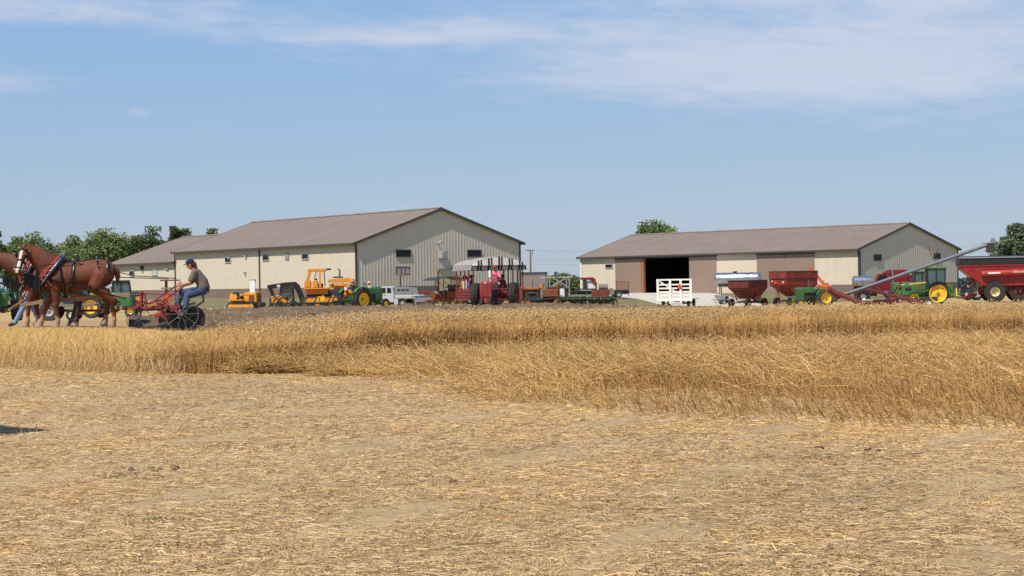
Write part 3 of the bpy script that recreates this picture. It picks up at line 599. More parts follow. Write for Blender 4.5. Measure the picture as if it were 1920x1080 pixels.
class Barn:
    def __init__(s, name, label, c, th, W, L, zb, ze, zr, wain=1.0, y0=0.0, root=None, over=.30):
        th = rad(th); s.W, s.L, s.zb, s.ze, s.zr = W, L, zb, ze - zb, zr - zb; s.y0 = y0
        s.g = (math.cos(th), math.sin(th)); s.l = (-math.sin(th), math.cos(th)); s.c = c
        s.root = root or tag(ob(name, None, None, (*c, zb), th), label, 'barn')
        s.longw = Wall(c, s.l); s.gab = Wall(c, s.g); s.wain = wain; s.over = over
        s.sl = (s.zr - s.ze) / (W / 2)
    def roofz(s, x): return s.ze + s.sl * min(x, s.W - x)
    def long_wall(s, segs, skip=()):
        """segs along the near long wall: (t0, t1, z0, material)"""
        for t0, t1, z0, z1, mname in segs:
            m = MB(); ribbed(m, t0, t1, z0, lambda a: z1, lambda a, o, z: (-o, t0 + t1 - a, z)); m.build('wall_sheet', mname, s.root, 20)
    def shell(s, gable_near=True):
        y0, y1 = s.y0, s.y0 + s.L
        if gable_near:
            m = MB(); ribbed(m, 0, s.W / 2, s.wain, s.roofz, lambda a, o, z: (a, y0 - o, z)); ribbed(m, s.W / 2, s.W, s.wain, s.roofz, lambda a, o, z: (a, y0 - o, z)); m.build('gable_wall', 'gable_siding', s.root, 20)
            m = MB(); ribbed(m, 0, s.W, -.6, lambda a: s.wain - .02, lambda a, o, z: (a, y0 - .012 - o, z)); m.build('wainscot', 'wainscot', s.root, 20)
            part(s.root, 'corner_trim', 'trim', ('bx', -.07, .13, y0 - .07, y0 + .1, -.6, s.ze)); part(s.root, 'corner_trim', 'trim', ('bx', s.W - .13, s.W + .07, y0 - .07, y0 + .1, -.6, s.ze))
        m = MB(); ribbed(m, 0, s.W / 2, -.6, s.roofz, lambda a, o, z: (a, y1 + o, z)); ribbed(m, s.W / 2, s.W, -.6, s.roofz, lambda a, o, z: (a, y1 + o, z)); m.build('gable_wall', 'gable_siding', s.root, 20)
        m = MB(); ribbed(m, y0, y1, -.6, lambda a: s.ze, lambda a, o, z: (s.W + o, a, z)); m.build('wall_sheet', 'siding', s.root, 20)
    def roof(s, o0=None, o1=None):
        ov = s.over; y0 = s.y0 - (ov if o0 is None else o0); y1 = s.y0 + s.L + (ov if o1 is None else o1)
        for sg in (0, 1):
            m = MB()
            def P(x, y, dz): return ((x if not sg else s.W - x), y, s.ze + s.sl * x + dz)
            e = -.45; rx = s.W / 2
            vs = [P(e, y0, .14), P(e, y1, .14), P(rx, y1, .14), P(rx, y0, .14), P(e, y0, 0.02), P(e, y1, 0.02), P(rx, y1, 0.02), P(rx, y0, 0.02)]
            fs = [(0, 3, 2, 1), (4, 5, 6, 7), (0, 1, 5, 4), (3, 7, 6, 2), (0, 4, 7, 3), (1, 2, 6, 5)]
            m.add(vs, fs if not sg else [f[::-1] for f in fs])
            y = y0 + .2
            while y < y1 - .2:      # ribs of the roofing sheets
                vs = [P(e, y - .03, .141), P(e, y, .165), P(e, y + .03, .141), P(rx, y - .03, .141), P(rx, y, .165), P(rx, y + .03, .141)]
                fs = [(0, 1, 4, 3), (1, 2, 5, 4), (0, 2, 1)]; m.add(vs, fs[::1] if sg else [f[::-1] for f in fs]); y += .6
            m.build('roof', 'roof', s.root, 0)
            part(s.root, 'gutter', 'trim', ('bx', *((e - .12, e - .002) if not sg else (s.W - e + .002, s.W - e + .12)), y0, y1, s.ze + s.sl * e - .10, s.ze + s.sl * e + .12))
            a, b = P(e - .1, y0 - .05, .02), P(rx, y0 - .05, .02); part(s.root, 'rake_trim', 'trim', ('bar', a, b, .09, .26))
            a, b = P(e - .1, y1 + .05, .02), P(rx, y1 + .05, .02); part(s.root, 'rake_trim', 'trim', ('bar', a, b, .09, .26))
        part(s.root, 'ridge_cap', 'roof', ('prism', [(s.W / 2 - .3, s.zr + .10), (s.W / 2, s.zr + .24), (s.W / 2 + .3, s.zr + .10)], y0, y1, 'y'))
    def window(s, wall, px, y, w, h, frame='frame_grey', pane='glass'):
        t, z = (s.longw if wall == 'l' else s.gab).at(px, y); z -= s.zb
        f = .09
        if wall == 'l': B = lambda a0, a1, z0, z1, o0, o1: ('bx', -o1, -o0, t + a0, t + a1, z + z0, z + z1)
        else: B = lambda a0, a1, z0, z1, o0, o1: ('bx', t + a0, t + a1, s.y0 - o1, s.y0 - o0, z + z0, z + z1)
        p = part(s.root, 'window', frame, B(-w / 2, w / 2, h / 2 - f, h / 2, .03, .10), B(-w / 2, w / 2, -h / 2, -h / 2 + f, .03, .12), B(-w / 2, -w / 2 + f, -h / 2 + f, h / 2 - f, .03, .10), B(w / 2 - f, w / 2, -h / 2 + f, h / 2 - f, .03, .10))
        part(p, 'pane', pane, B(-w / 2 + f, w / 2 - f, -h / 2 + f, h / 2 - f, .041, .055))
    def lbox(s, name, mname, px0, px1, y0, y1, o0, o1, wall='l'):
        W_ = s.longw if wall == 'l' else s.gab; t0, _ = W_.at(px0, y0); t1, _ = W_.at(px1, y0); _, za = W_.at((px0 + px1) / 2, y0); _, zb_ = W_.at((px0 + px1) / 2, y1)
        if wall == 'l': return part(s.root, name, mname, ('bx', -o1, -o0, t0, t1, za - s.zb, zb_ - s.zb))
        return part(s.root, name, mname, ('bx', t0, t1, s.y0 - o1, s.y0 - o0, za - s.zb, zb_ - s.zb))

# ---- left barn with its lower annex
bl = Barn('metal_barn', 'large cream metal barn with lower annex and basketball hoop on its gable', (-16.4, 180.0), 38.03, 22.06, 41.13, -.15, 5.70, 9.36, 1.15, over=.26)
bl.long_wall([(0, bl.L, bl.wain, bl.ze, 'siding')]); m = MB(); ribbed(m, 0, bl.L, -.6, lambda a: bl.wain - .02, lambda a, o, z: (-.012 - o, bl.L - a, z)); m.build('wainscot', 'wainscot', bl.root, 20)
bl.shell(); bl.roof()
for px, y in ((429, 487), (500, 483), (574, 480.5)): bl.window('l', px, y, 1.45, .72)
bl.lbox('wall_vent', 'grey', 537, 543.5, 475, 487, .03, .10)
p = bl.lbox('walk_door', 'white', 469.5, 479, 525.5, 556, .03, .09); bl.lbox('door_frame', 'frame_grey', 468.3, 480.2, 523.5, 525.3, .03, .12)
bl.lbox('downspout', 'trim', 487.3, 488.7, 462, 556, .03, .12); bl.lbox('downspout', 'trim', 329.2, 330.6, 474, 556, .03, .12)
for px, y in ((463, 481), (432, 484), (461, 512)): bl.lbox('wall_lamp', 'lgrey', px - 1.2, px + 1.2, y - 2.5, y + 2, .03, .22)
for px, y in ((757, 475), (890, 475)): bl.window('g', px, y, 1.95, .80, 'dark_trim')
t, z = bl.gab.at(828, 478); z -= bl.zb
part(bl.root, 'vent_hood', 'lgrey', ('prism', [(0, z - .45), (-.95, z - .25), (-.95, z - .1), (0, z + .45)], t - .5, t + .4, 'x')) if False else part(bl.root, 'vent_hood', 'lgrey', ('bx', t - .40, t + .42, -.80, -.02, z - .42, z + .38, .04))
t, z = bl.gab.at(821, 455); z -= bl.zb; part(bl.root, 'flood_lamp', 'frame_grey', ('bar', (t, -.02, z), (t, -.75, z + .1), .10), ('bx', t - .2, t + .2, -.95, -.62, z - .06, z + .2, .04))
bl.lbox('side_door', 'cream_paint', 820.5, 848, 505, 556, .05, .16, 'g'); bl.lbox('door_header', 'lgrey', 819.5, 849, 503.2, 504.8, .05, .3, 'g')
h = part(bl.root, 'basketball_hoop', 'iron', *(lambda t, z: (('bar', (t, -1.2, -.4), (t, -1.2, z - .4), .14), ('bar', (t, -1.2, z - .5), (t, -1.75, z), .1)))(*(lambda q: (q[0], q[1] - bl.zb))(bl.gab.at(739, 508))))
t, z = bl.gab.at(738.5, 508.5); z -= bl.zb
part(h, 'backboard', ['frame_grey', 'dark', 'red'], 0, ('bx', t - .88, t + .88, -1.80, -1.755, z - .45, z + .45), 1, ('bx', t - .90, t + .90, -1.83, -1.78, z + .36, z + .46), ('bx', t - .90, t - .82, -1.83, -1.78, z - .45, z + .36), ('bx', t + .82, t + .90, -1.83, -1.78, z - .45, z + .36), ('bx', t - .3, t - .22, -1.83, -1.80, z - .3, z + .2), ('bx', t + .22, t + .3, -1.83, -1.80, z - .3, z + .2), 2, ('bx', t - .35, t + .9, -1.84, -1.80, z - .44, z - .34))
part(h, 'rim', 'red', ('tube', [(t + .23 * math.cos(a * .5236), -2.05 + .23 * math.sin(a * .5236), z - .38) for a in range(13)], .02, 5))
an = Barn('x', 'x', (-16.4, 180.0), 38.03, 21.7, 19.2, -.15, 4.50, 8.05, 1.15, y0=bl.L, root=bl.root)
an.long_wall([(an.y0, an.y0 + an.L, 1.15, an.ze, 'siding')]); m = MB(); ribbed(m, an.y0, an.y0 + an.L, -.6, lambda a: 1.13, lambda a, o, z: (-.012 - o, 2 * an.y0 + an.L - a, z)); m.build('wainscot', 'wainscot', bl.root, 20)
an.shell(False); an.roof(o0=-.05)
an.window('l', 248.5, 512.5, 1.5, .75); an.window('l', 291.5, 511, 1.5, .78, pane=mat('pale_pane', (.42, .52, .46), .15))
an.lbox('wall_lamp', 'dark', 267.5, 270, 499, 506, .03, .35); an.lbox('wall_lamp', 'lgrey', 312, 318, 503.5, 505.5, .03, .2)

# ---- right barn: open sliding door, brown and cream bays
br = Barn('machine_barn', 'long low cream metal barn with brown sliding doors, one standing open', (41.7, 205.0), 42.81, 21.37, 47.22, -.78, 4.50, 7.58, 1.0, over=.17)
T = lambda px: br.longw.at(px)
t_open1, t_open0 = T(1204), T(1293); zh = br.ze - .42
br.long_wall([(0, T(1528), br.wain, br.ze, 'siding'), (T(1420), T(1344), -.6, br.ze, 'siding'), (T(1155), br.L, -.6, br.ze, 'siding'), (T(1528), T(1420), -.6, br.ze, 'siding'), (T(1344), t_open0, -.6, br.ze, 'siding'), (t_open1, T(1155), -.6, br.ze, 'siding'), (t_open0, t_open1, zh, br.ze, 'trim')])
m = MB(); ribbed(m, 0, T(1528), -.6, lambda a: br.wain - .02, lambda a, o, z: (-.012 - o, T(1528) - a, z)); m.build('wainscot', 'wainscot', br.root, 20)
def sdoor(p0, p1):
    a, b = T(p0), T(p1); m = MB(); ribbed(m, b, a, .05, lambda q: br.ze - .42, lambda q, o, z: (-.09 - o * .6, a + b - q, z)); m.bx(-.085, -.05, b, a, .05, br.ze - .42); m.build('sliding_door', 'brown_door', br.root, 20)
for p0, p1 in ((1155, 1203), (1294, 1344), (1420.5, 1473.5), (1474.5, 1528)): sdoor(p0, p1)
part(br.root, 'door_track', 'trim', ('bx', -.20, -.05, T(1529), T(1419), br.ze - .41, br.ze - .25)); part(br.root, 'door_track', 'trim', ('bx', -.20, -.05, T(1345), T(1154), br.ze - .41, br.ze - .25))
part(br.root, 'door_post', 'wood_post', ('bx', -.1, .25, t_open1 - .45, t_open1, -.5, zh))
part(br.root, 'concrete_floor', 'concrete', ('bx', .02, br.W - .05, .05, br.L - .05, -.5, .02))
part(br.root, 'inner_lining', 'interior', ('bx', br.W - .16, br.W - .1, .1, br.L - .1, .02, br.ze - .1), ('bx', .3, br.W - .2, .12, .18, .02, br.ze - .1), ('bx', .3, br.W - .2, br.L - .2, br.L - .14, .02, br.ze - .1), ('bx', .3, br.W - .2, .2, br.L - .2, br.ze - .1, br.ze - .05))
br.shell(); br.roof()
br.window('l', 1143, 499, 1.45, .62); br.window('g', 1646, 483, 1.55, .75, 'dark_trim'); br.window('g', 1757, 480, 1.55, .72, 'dark_trim')
br.lbox('downspout', 'white', 1090, 1092.5, 490, 556, .05, .16); br.lbox('downspout', 'trim', 1611, 1613, 470, 545, .05, .15, 'g')
br.lbox('wall_lamp', 'white', 1604, 1607, 467, 470, .05, .3)
# small grey building beyond, between the barns
gb = thing('storage_building', 'small flat-roofed grey block building beyond the orange crawler', 'building', 968, 222, 20)
part(gb, 'wall', mat('grey_block', lin(150, 138, 128), .8, 0, .08, 1), ('bx', -3, 3.1, -3, 3, -.5, 2.75)); part(gb, 'roof', 'trim', ('bx', -3.1, 3.2, -3.1, 3.1, 2.75, 2.9)); part(gb, 'corner_trim', 'trim', ('bx', 2.95, 3.14, -3.05, -2.9, -.5, 2.75))

# ------------------------------------------------------------------ trees
TREE_N = [0]
def tree(label, px, D, ytop, wpx, tint=((.085, .115, .042), (.18, .21, .08)), n=5200, low=.30, name='broadleaf_tree', leaf=.30, cat='tree'):
    TREE_N[0] += 1; rg = np.random.default_rng(100 + TREE_N[0])
    r = thing(name, label, cat, px, D, 0, 'trees beyond the barns'); base = r.location
    H = CAM_H + (hl(px) - ytop) * D / F - base.z; R = wpx * D / F / 2 * 1.05; zc = H * (low + 1) / 2; rz = H * (1 - low) / 2
    m = MB(); lean = rg.normal(0, .04, 2) * H
    m.tube([(0, 0, -.3), (lean[0] * .2, lean[1] * .2, H * .25), (lean[0] * .6, lean[1] * .6, H * .5), (lean[0], lean[1], H * .85)], [.035 * H, .026 * H, .018 * H, .006 * H], 8)
    n = int(n * 1.9); nc = int(30 + R * 5); cs = []
    for k in range(nc):
        u = rg.normal(size=3); u /= np.linalg.norm(u); q = rg.uniform(.35, .92) ** .6; c = u * q * np.array([R, R, rz]) * (1 + .12 * rg.normal()); c[2] = c[2] * (1.0 if c[2] > 0 else .85) + zc; c[:2] += lean * c[2] / H; cs.append(c)
        if k % 2 == 0:
            z0 = rg.uniform(.2, .55) * H; m.tube([(lean[0] * z0 / H, lean[1] * z0 / H, z0), ((c[0] * .5), (c[1] * .5), (z0 + c[2]) / 2 + .3), tuple(c)], [.012 * H, .008 * H, .003 * H], 5)
    m.build('trunk', 'bark', r)
    cs = np.array(cs); k = rg.integers(0, nc, n); sig = (.17 + .13 * rg.random(nc))[k, None] * R * .8; P = cs[k] + np.clip(rg.normal(size=(n, 3)), -1.7, 1.7) * sig * np.array([1, 1, .75]); P = P[P[:, 2] > low * H * .6]; k = k[:len(P)]; n = len(P); P[:, 2] *= H / np.percentile(P[:, 2], 99.7); P[:, :2] *= R / np.percentile(np.hypot(P[:, 0], P[:, 1]), 98)
    nn = rg.normal(size=(n, 3)) + np.array([0, -.3, .8]); nn /= np.linalg.norm(nn, axis=1)[:, None]; a = np.cross(nn, rg.normal(size=(n, 3))); a /= np.linalg.norm(a, axis=1)[:, None]; b = np.cross(nn, a); s = leaf * rg.uniform(.5, 1.25, (n, 1)); a = a * s; b = b * s * .6
    V = np.stack([P - a, P - b * .9, P + a, P + b * .9], 1).reshape(-1, 3); t = rg.random((n, 1)) * .6 + .4 * rg.random((nc, 1))[k]; C = 1.4 * (np.array(tint[0]) * (1 - t) + np.array(tint[1]) * t) * (1 + .2 * rg.normal(size=(n, 1))).clip(.5, 1.7)
    np_mesh('crown', V, np.arange(n * 4).reshape(-1, 4), 'leaf', np.repeat(C, 4, 0), r)
    return r
tree('dark tall tree cut by the left edge of the picture', -8, 262, 435, 50)
tree('rounded tree right above the ears of the near horse', 52, 300, 441, 92)
tree('low tree seen above the withers of the near horse', 102, 312, 452, 80, ((.085, .105, .05), (.16, .18, .085)))
tree('dense tree above the back of the near horse', 143, 304, 446, 84)
tree('large round tree above the rump of the near horse', 193, 292, 434, 112, n=7500)
tree('thin greyish tree just left of the annex roof', 243, 306, 452, 50, ((.11, .115, .075), (.19, .19, .125)), n=2400)
tree('left one of the pair of dark trees rising over the annex roof slope', 283, 296, 430, 84, ((.055, .075, .03), (.11, .135, .055)))
tree('right one of the pair of dark trees rising over the annex roof slope', 325, 302, 428, 62, ((.055, .075, .03), (.11, .135, .055)))
for q, (px_, D_, yt_, w_, lb_) in enumerate(((76, 318, 462, 74, 'low green tree filling the gap over the neck of the near horse'), (122, 322, 458, 60, 'small tree half hidden between two larger ones above the horse back'), (168, 318, 455, 66, 'mid green tree left of the large round tree above the rump'), (222, 316, 454, 64, 'low tree directly right of the large round tree above the rump'), (262, 320, 450, 60, 'pale low tree between the thin greyish tree and the dark pair'), (26, 310, 462, 70, 'low tree behind the head of the far horse'))):
    tree(lb_, px_, D_, yt_, w_, ((.10, .125, .055), (.19, .215, .095)), n=3200)
tree('treetop peeking over the ridge where annex and main roof meet', 402, 322, 430, 52, n=2600)
tree('round green treetop above the roof of the long low barn', 1232, 292, 417, 96, ((.085, .125, .04), (.17, .21, .07)), n=7000)
tree('tall poplar-like tree at the right edge above the grain cart', 1909, 250, 422, 70, ((.075, .10, .06), (.16, .19, .11)), n=8000, low=.2)
tree('grey-green tree low at the right edge behind the tall one', 1884, 262, 448, 46, ((.085, .105, .07), (.16, .18, .115)), n=4000, low=.1)
tree('dark bush behind the bell frame, between the barns', 1042, 330, 514, 60, n=3000, low=.05, name='bush', leaf=.35, cat='bush')
tree('green bush against the left end of the long low barn', 1076, 340, 518, 52, n=2600, low=.05, name='bush', leaf=.35, cat='bush')
tree('small pale bush beside the grey block building', 1016, 345, 527, 26, n=1200, low=.05, name='bush', leaf=.35, cat='bush')
# far treeline
def far_woods():
    rg = np.random.default_rng(5); n = 16000; px = rg.uniform(-600, 2500, n); D = rg.uniform(900, 960, n); X = (px - 960) / F * D; hgt = 3 + 8 * vnoise(px / 30, px * 0 + .5, 61); z = gz(X, D) + hgt * rg.random(n); P = np.stack([X, D, z], -1)
    nn = rg.normal(size=(n, 3)); a = np.cross(nn, rg.normal(size=(n, 3))); a /= np.linalg.norm(a, axis=1)[:, None]; b = np.cross(nn, a); b /= np.linalg.norm(b, axis=1)[:, None]; s = rg.uniform(.7, 2., (n, 1)); V = np.stack([P - a * s, P - b * s, P + a * s, P + b * s], 1).reshape(-1, 3)
    C = np.repeat(np.array((.075, .10, .075)) * (1 + .25 * rg.normal(size=(n, 1))).clip(.5, 1.6), 4, 0)
    tag(np_mesh('far_woods', V, np.arange(n * 4).reshape(-1, 4), 'leaf', C), 'hazy blue-green line of woods on the horizon', 'woods', None, 'stuff')
far_woods()

# ------------------------------------------------------------------ people
K['skin'] = mat('skin', lin(196, 140, 112), .55, 0, .08, 6); K['hair'] = mat('hair', lin(88, 46, 26), .6, 0, .25, 12); K['dark_hair'] = mat('dark_hair', lin(44, 32, 26), .6, 0, .2, 12)
K['jeans'] = mat('jeans', lin(44, 62, 94), .9, 0, .3, 5, .35, lin(84, 106, 138), .6); K['light_jeans'] = mat('light_jeans', lin(124, 150, 186), .9, 0, .15, 5, .25)
K['grey_shirt'] = mat('grey_shirt', lin(112, 98, 88), .9, 0, .22, 6, .5); K['pink_shirt'] = mat('pink_shirt', lin(226, 108, 124), .85, 0, .1, 5, .3); K['navy'] = mat('navy', lin(26, 32, 50), .85, 0, .15)
K['blue_shirt'] = mat('blue_shirt', lin(138, 160, 206), .9, 0, .1, 5, .3); K['yellow_shirt'] = mat('yellow_shirt', lin(220, 210, 130), .9, 0, .1, 5, .3); K['dark_shirt'] = mat('dark_shirt', lin(44, 46, 56), .9, 0, .15, 5, .3)
K['red_shirt'] = mat('red_shirt', lin(150, 40, 34), .9, 0, .15, 5, .3); K['boot'] = mat('boot', lin(52, 40, 32), .7, 0, .2); K['white_cloth'] = mat('white_cloth', lin(236, 232, 226), .9, 0, .05); K['straw_hat'] = mat('straw_hat', lin(226, 196, 140), .85, 0, .1, 20, .3)
K['eye'] = mat('eye', (.01, .01, .012), .2, 0, 0)
def human(name, label, root_loc, rz, J, fd, shirt, legs, hair='dark_hair', cap=None, sleeve='short', vox=.02, group=None, long_hair=False, brim=True, bare_legs=False, wide=1.0):
    root = tag(ob(name, None, None, root_loc, rz), label, 'person', group)
    V = {k: V3(p) for k, p in J.items()}; up = Vector((0, 0, 1)); fd = V3(fd).normalized(); sd = up.cross(fd).normalized(); up2 = fd.cross(sd)
    HR = Matrix((fd, sd, up2)).transposed(); hd = V['head']
    m = MB(); w = wide
    m.cap(V['neck'], hd - up2 * .05, .058, .055); m.sph(hd, (.098, .078, .122), 14, 10, HR); m.sph(hd + fd * .035 - up2 * .065, (.062, .055, .055), 10, 7, HR)
    m.cap(hd + fd * .088, hd + fd * .112 - up2 * .028, .012, .017); m.cap(hd + fd * .088 - up2 * .062 + sd * .016, hd + fd * .088 - up2 * .062 - sd * .016, .010)
    for s in (-1, 1): m.sph(hd + sd * s * .080 - up2 * .005, (.022, .012, .034), 8, 6, HR)
    ch, be, pe = V['chest'], V['belly'], V['pelvis']; ax = (ch - pe).normalized()
    fwd = sd.cross(ax); tor = [(pe - ax * .06, .13 * w, .10), (pe, .165 * w, .125 * w), (be, .155 * w, .125 * w), (ch - ax * .06, .175 * w, .125), (ch + ax * .06, .15 * w, .095), (V['neck'] - ax * .02, .07, .065)]
    sh_line = (V['shL'] - V['shR']).normalized(); fup = ax.cross(sh_line) * -1
    def torso(mm, e): mm.loft([(p, a + e, b + e) for p, a, b in tor], fup, 16)
    torso(m, 0)
    for s in 'LR':
        sh, elb, ha = V['sh' + s], V['el' + s], V['ha' + s]
        m.cap(ch + ax * .02, sh, .07, .06); m.cap(sh, elb, .054 * w, .043 * w); m.cap(elb, ha, .043 * w, .029)
        d = (ha - elb).normalized(); q = d.cross(up); q = q.normalized() if q.length > .05 else sd; dn = d.cross(q); dn = dn if dn.z < 0 else -dn
        m.cap(ha, ha + d * .06, .032, .036)
        for k, ln in zip((-1.5, -.5, .5, 1.5), (.9, 1.05, 1.0, .8)):
            a = ha + d * .075 + q * (.017 * k); b = a + (d * .035 + dn * .012) * ln; c = b + (dn * .030 + d * .006) * ln; m.cap(a, b, .0105, .010, 7); m.cap(b, c, .010, .009, 7)
        ts = q * (1 if (q.dot(sd) > 0) == (s == 'R') else -1); a = ha + d * .02 + ts * .03; b = a + d * .03 + ts * .018 + dn * .012; m.cap(a, b, .013, .011, 7); m.cap(b, b + d * .022 + dn * .014, .011, .009, 7)
        hp, kn, an, to = (V[x + s] for x in ('hip', 'kn', 'an', 'to'))
        m.cap(pe, hp, .11, .10 * w); m.cap(hp, kn, .092 * w, .062 * w); m.cap(kn, kn + (an - kn) * .35, .060 * w, .062 * w); m.cap(kn + (an - kn) * .35, an, .060 * w, .042); m.cap(an, to, .045, .035)
    remesh(m, vox, 2, ['skin'], parent=root, name='body')
    m = MB(); torso(m, .022)
    for s in 'LR':
        sh, elb, ha = V['sh' + s], V['el' + s], V['ha' + s]
        m.cap(ch + ax * .02, sh, .085, .078)
        if sleeve == 'short': m.cap(sh, sh + (elb - sh) * .72, .078 * w, .072 * w)
        else: m.cap(sh, elb, .076 * w, .062 * w); m.cap(elb, elb + (ha - elb) * .9, .060 * w, .045)
    remesh(m, max(vox, .018), 2, [shirt], parent=root, name='shirt')
    m = MB(); m.loft([(pe - ax * .08, .15 * w, .12), (pe - ax * .02, .182 * w, .145 * w), (pe + ax * .07, .176 * w, .142 * w), (pe + ax * .09, .170 * w, .138 * w)], fup, 14)
    for s in 'LR':
        hp, kn, an, to = (V[x + s] for x in ('hip', 'kn', 'an', 'to')); m.cap(pe, hp, .125, .118 * w); m.cap(hp, kn, .112 * w, .080 * w); m.cap(kn, an, .080 * w, .064)
        part(root, 'shoe', 'boot', ('cap', an - Vector((0, 0, .01)), to, .055, .048), ('cap', an + (to - an) * -.25, an, .05, .055))
    remesh(m, max(vox, .018), 1, [legs], parent=root, name='trousers')
    for s in (-1, 1): part(root, 'eye', 'eye', ('sph', hd + fd * .085 + sd * s * .033 + up2 * .012, .013, 6, 5))
    m = MB(); m.sph(hd - fd * .018 + up2 * .018, (.100, .090, .122), 12, 9, HR)
    if long_hair: m.cap(hd - fd * .09, hd - fd * .15 - up * .16, .06, .04); m.cap(hd - fd * .08 - up * .02, hd - fd * .09 - up * .1, .07, .05)
    if cap != 'none' or long_hair:
        h = m.build('hair', hair, root)
    if cap and cap != 'none':
        cm = MB(); cm.loft([(hd + up2 * .03, .101, .117), (hd + up2 * .075, .100, .115), (hd + up2 * .12, .080, .092), (hd + up2 * .142, .035, .045)], fd * 1.0, 16)
        if brim == 'wide': cm.loft([(hd + up2 * .035, .19, .2), (hd + up2 * .05, .185, .195)], fd, 20)
        elif brim: cm.prism([(math.cos(a) * .088, .06 + .13 * math.sin(a)) for a in [k * math.pi / 8 for k in range(9)]], 0, .012, 'z'); n0 = len(cm.v) - 18; cm.v[n0:] = [tuple(hd + sd * v[0] + fd * v[1] + up2 * (.036 + v[2] - .12 * max(0, v[1] - .1))) for v in cm.v[n0:]]
        cm.build('cap' if brim != 'wide' else 'hat', cap, root)
    return root
def seated(x=0, y=0, seat=.45, lean=.05, hx=.32, hz=.12, reach=None, yaw=0, sp=.17):
    """joints of somebody seated facing +x with the seat at height seat"""
    J = {'pelvis': (x, y, seat + .10), 'belly': (x + lean * .4, y, seat + .30), 'chest': (x + lean, y, seat + .50), 'neck': (x + lean * 1.25, y, seat + .62), 'head': (x + lean * 1.5 + .02, y, seat + .76)}
    for s, q in (('L', 1), ('R', -1)):
        J['sh' + s] = (x + lean, y + q * .19, seat + .53); J['el' + s] = (x + lean + .08, y + q * .25, seat + .26); J['ha' + s] = (x + hx, y + q * sp, seat + hz)
        J['hip' + s] = (x + .03, y + q * .10, seat + .08); J['kn' + s] = (x + .44, y + q * .15, seat + .09); J['an' + s] = (x + .47, y + q * .15, seat - .36); J['to' + s] = (x + .62, y + q * .16, seat - .40)
    return J

# ------------------------------------------------------------------ horses
K['coat'] = mat('coat', lin(98, 46, 21), .70, 0, .5, 2.0, .25, lin(132, 68, 31), .50, 120, detail=9, stretch=(1, 1, .6)); K['coat_dark'] = mat('coat_dark', lin(60, 30, 20), .5, 0, .2, 3)
K['sock'] = mat('sock', lin(164, 126, 98), .8, 0, .15, 6); K['hoof'] = mat('hoof', lin(150, 128, 108), .7, 0, .2, 8); K['blaze'] = mat('blaze', lin(214, 196, 180), .8, 0, .06, 5); K['mane'] = mat('mane', lin(104, 54, 28), .6, 0, .3, 14, .4)
BODY = [(-.97, 1.32, .08, .12), (-.92, 1.34, .20, .25), (-.78, 1.37, .29, .35), (-.58, 1.385, .335, .375), (-.35, 1.36, .335, .365), (-.10, 1.315, .345, .375), (.18, 1.29, .355, .395), (.40, 1.315, .335, .42), (.58, 1.31, .30, .40), (.74, 1.27, .24, .33), (.85, 1.22, .15, .20)]
def ring(x, e=.015, a0=0, a1=2 * math.pi, n=26, tilt=0):
    X = [b[0] for b in BODY]; zc, ry, rz = (float(np.interp(x, X, [b[k] for b in BODY])) for k in (1, 2, 3))
    return [(x + tilt * math.sin(a0 + (a1 - a0) * k / n), (ry + e) * math.cos(a0 + (a1 - a0) * k / n), zc + (rz + e) * math.sin(a0 + (a1 - a0) * k / n)) for k in range(n + 1)]
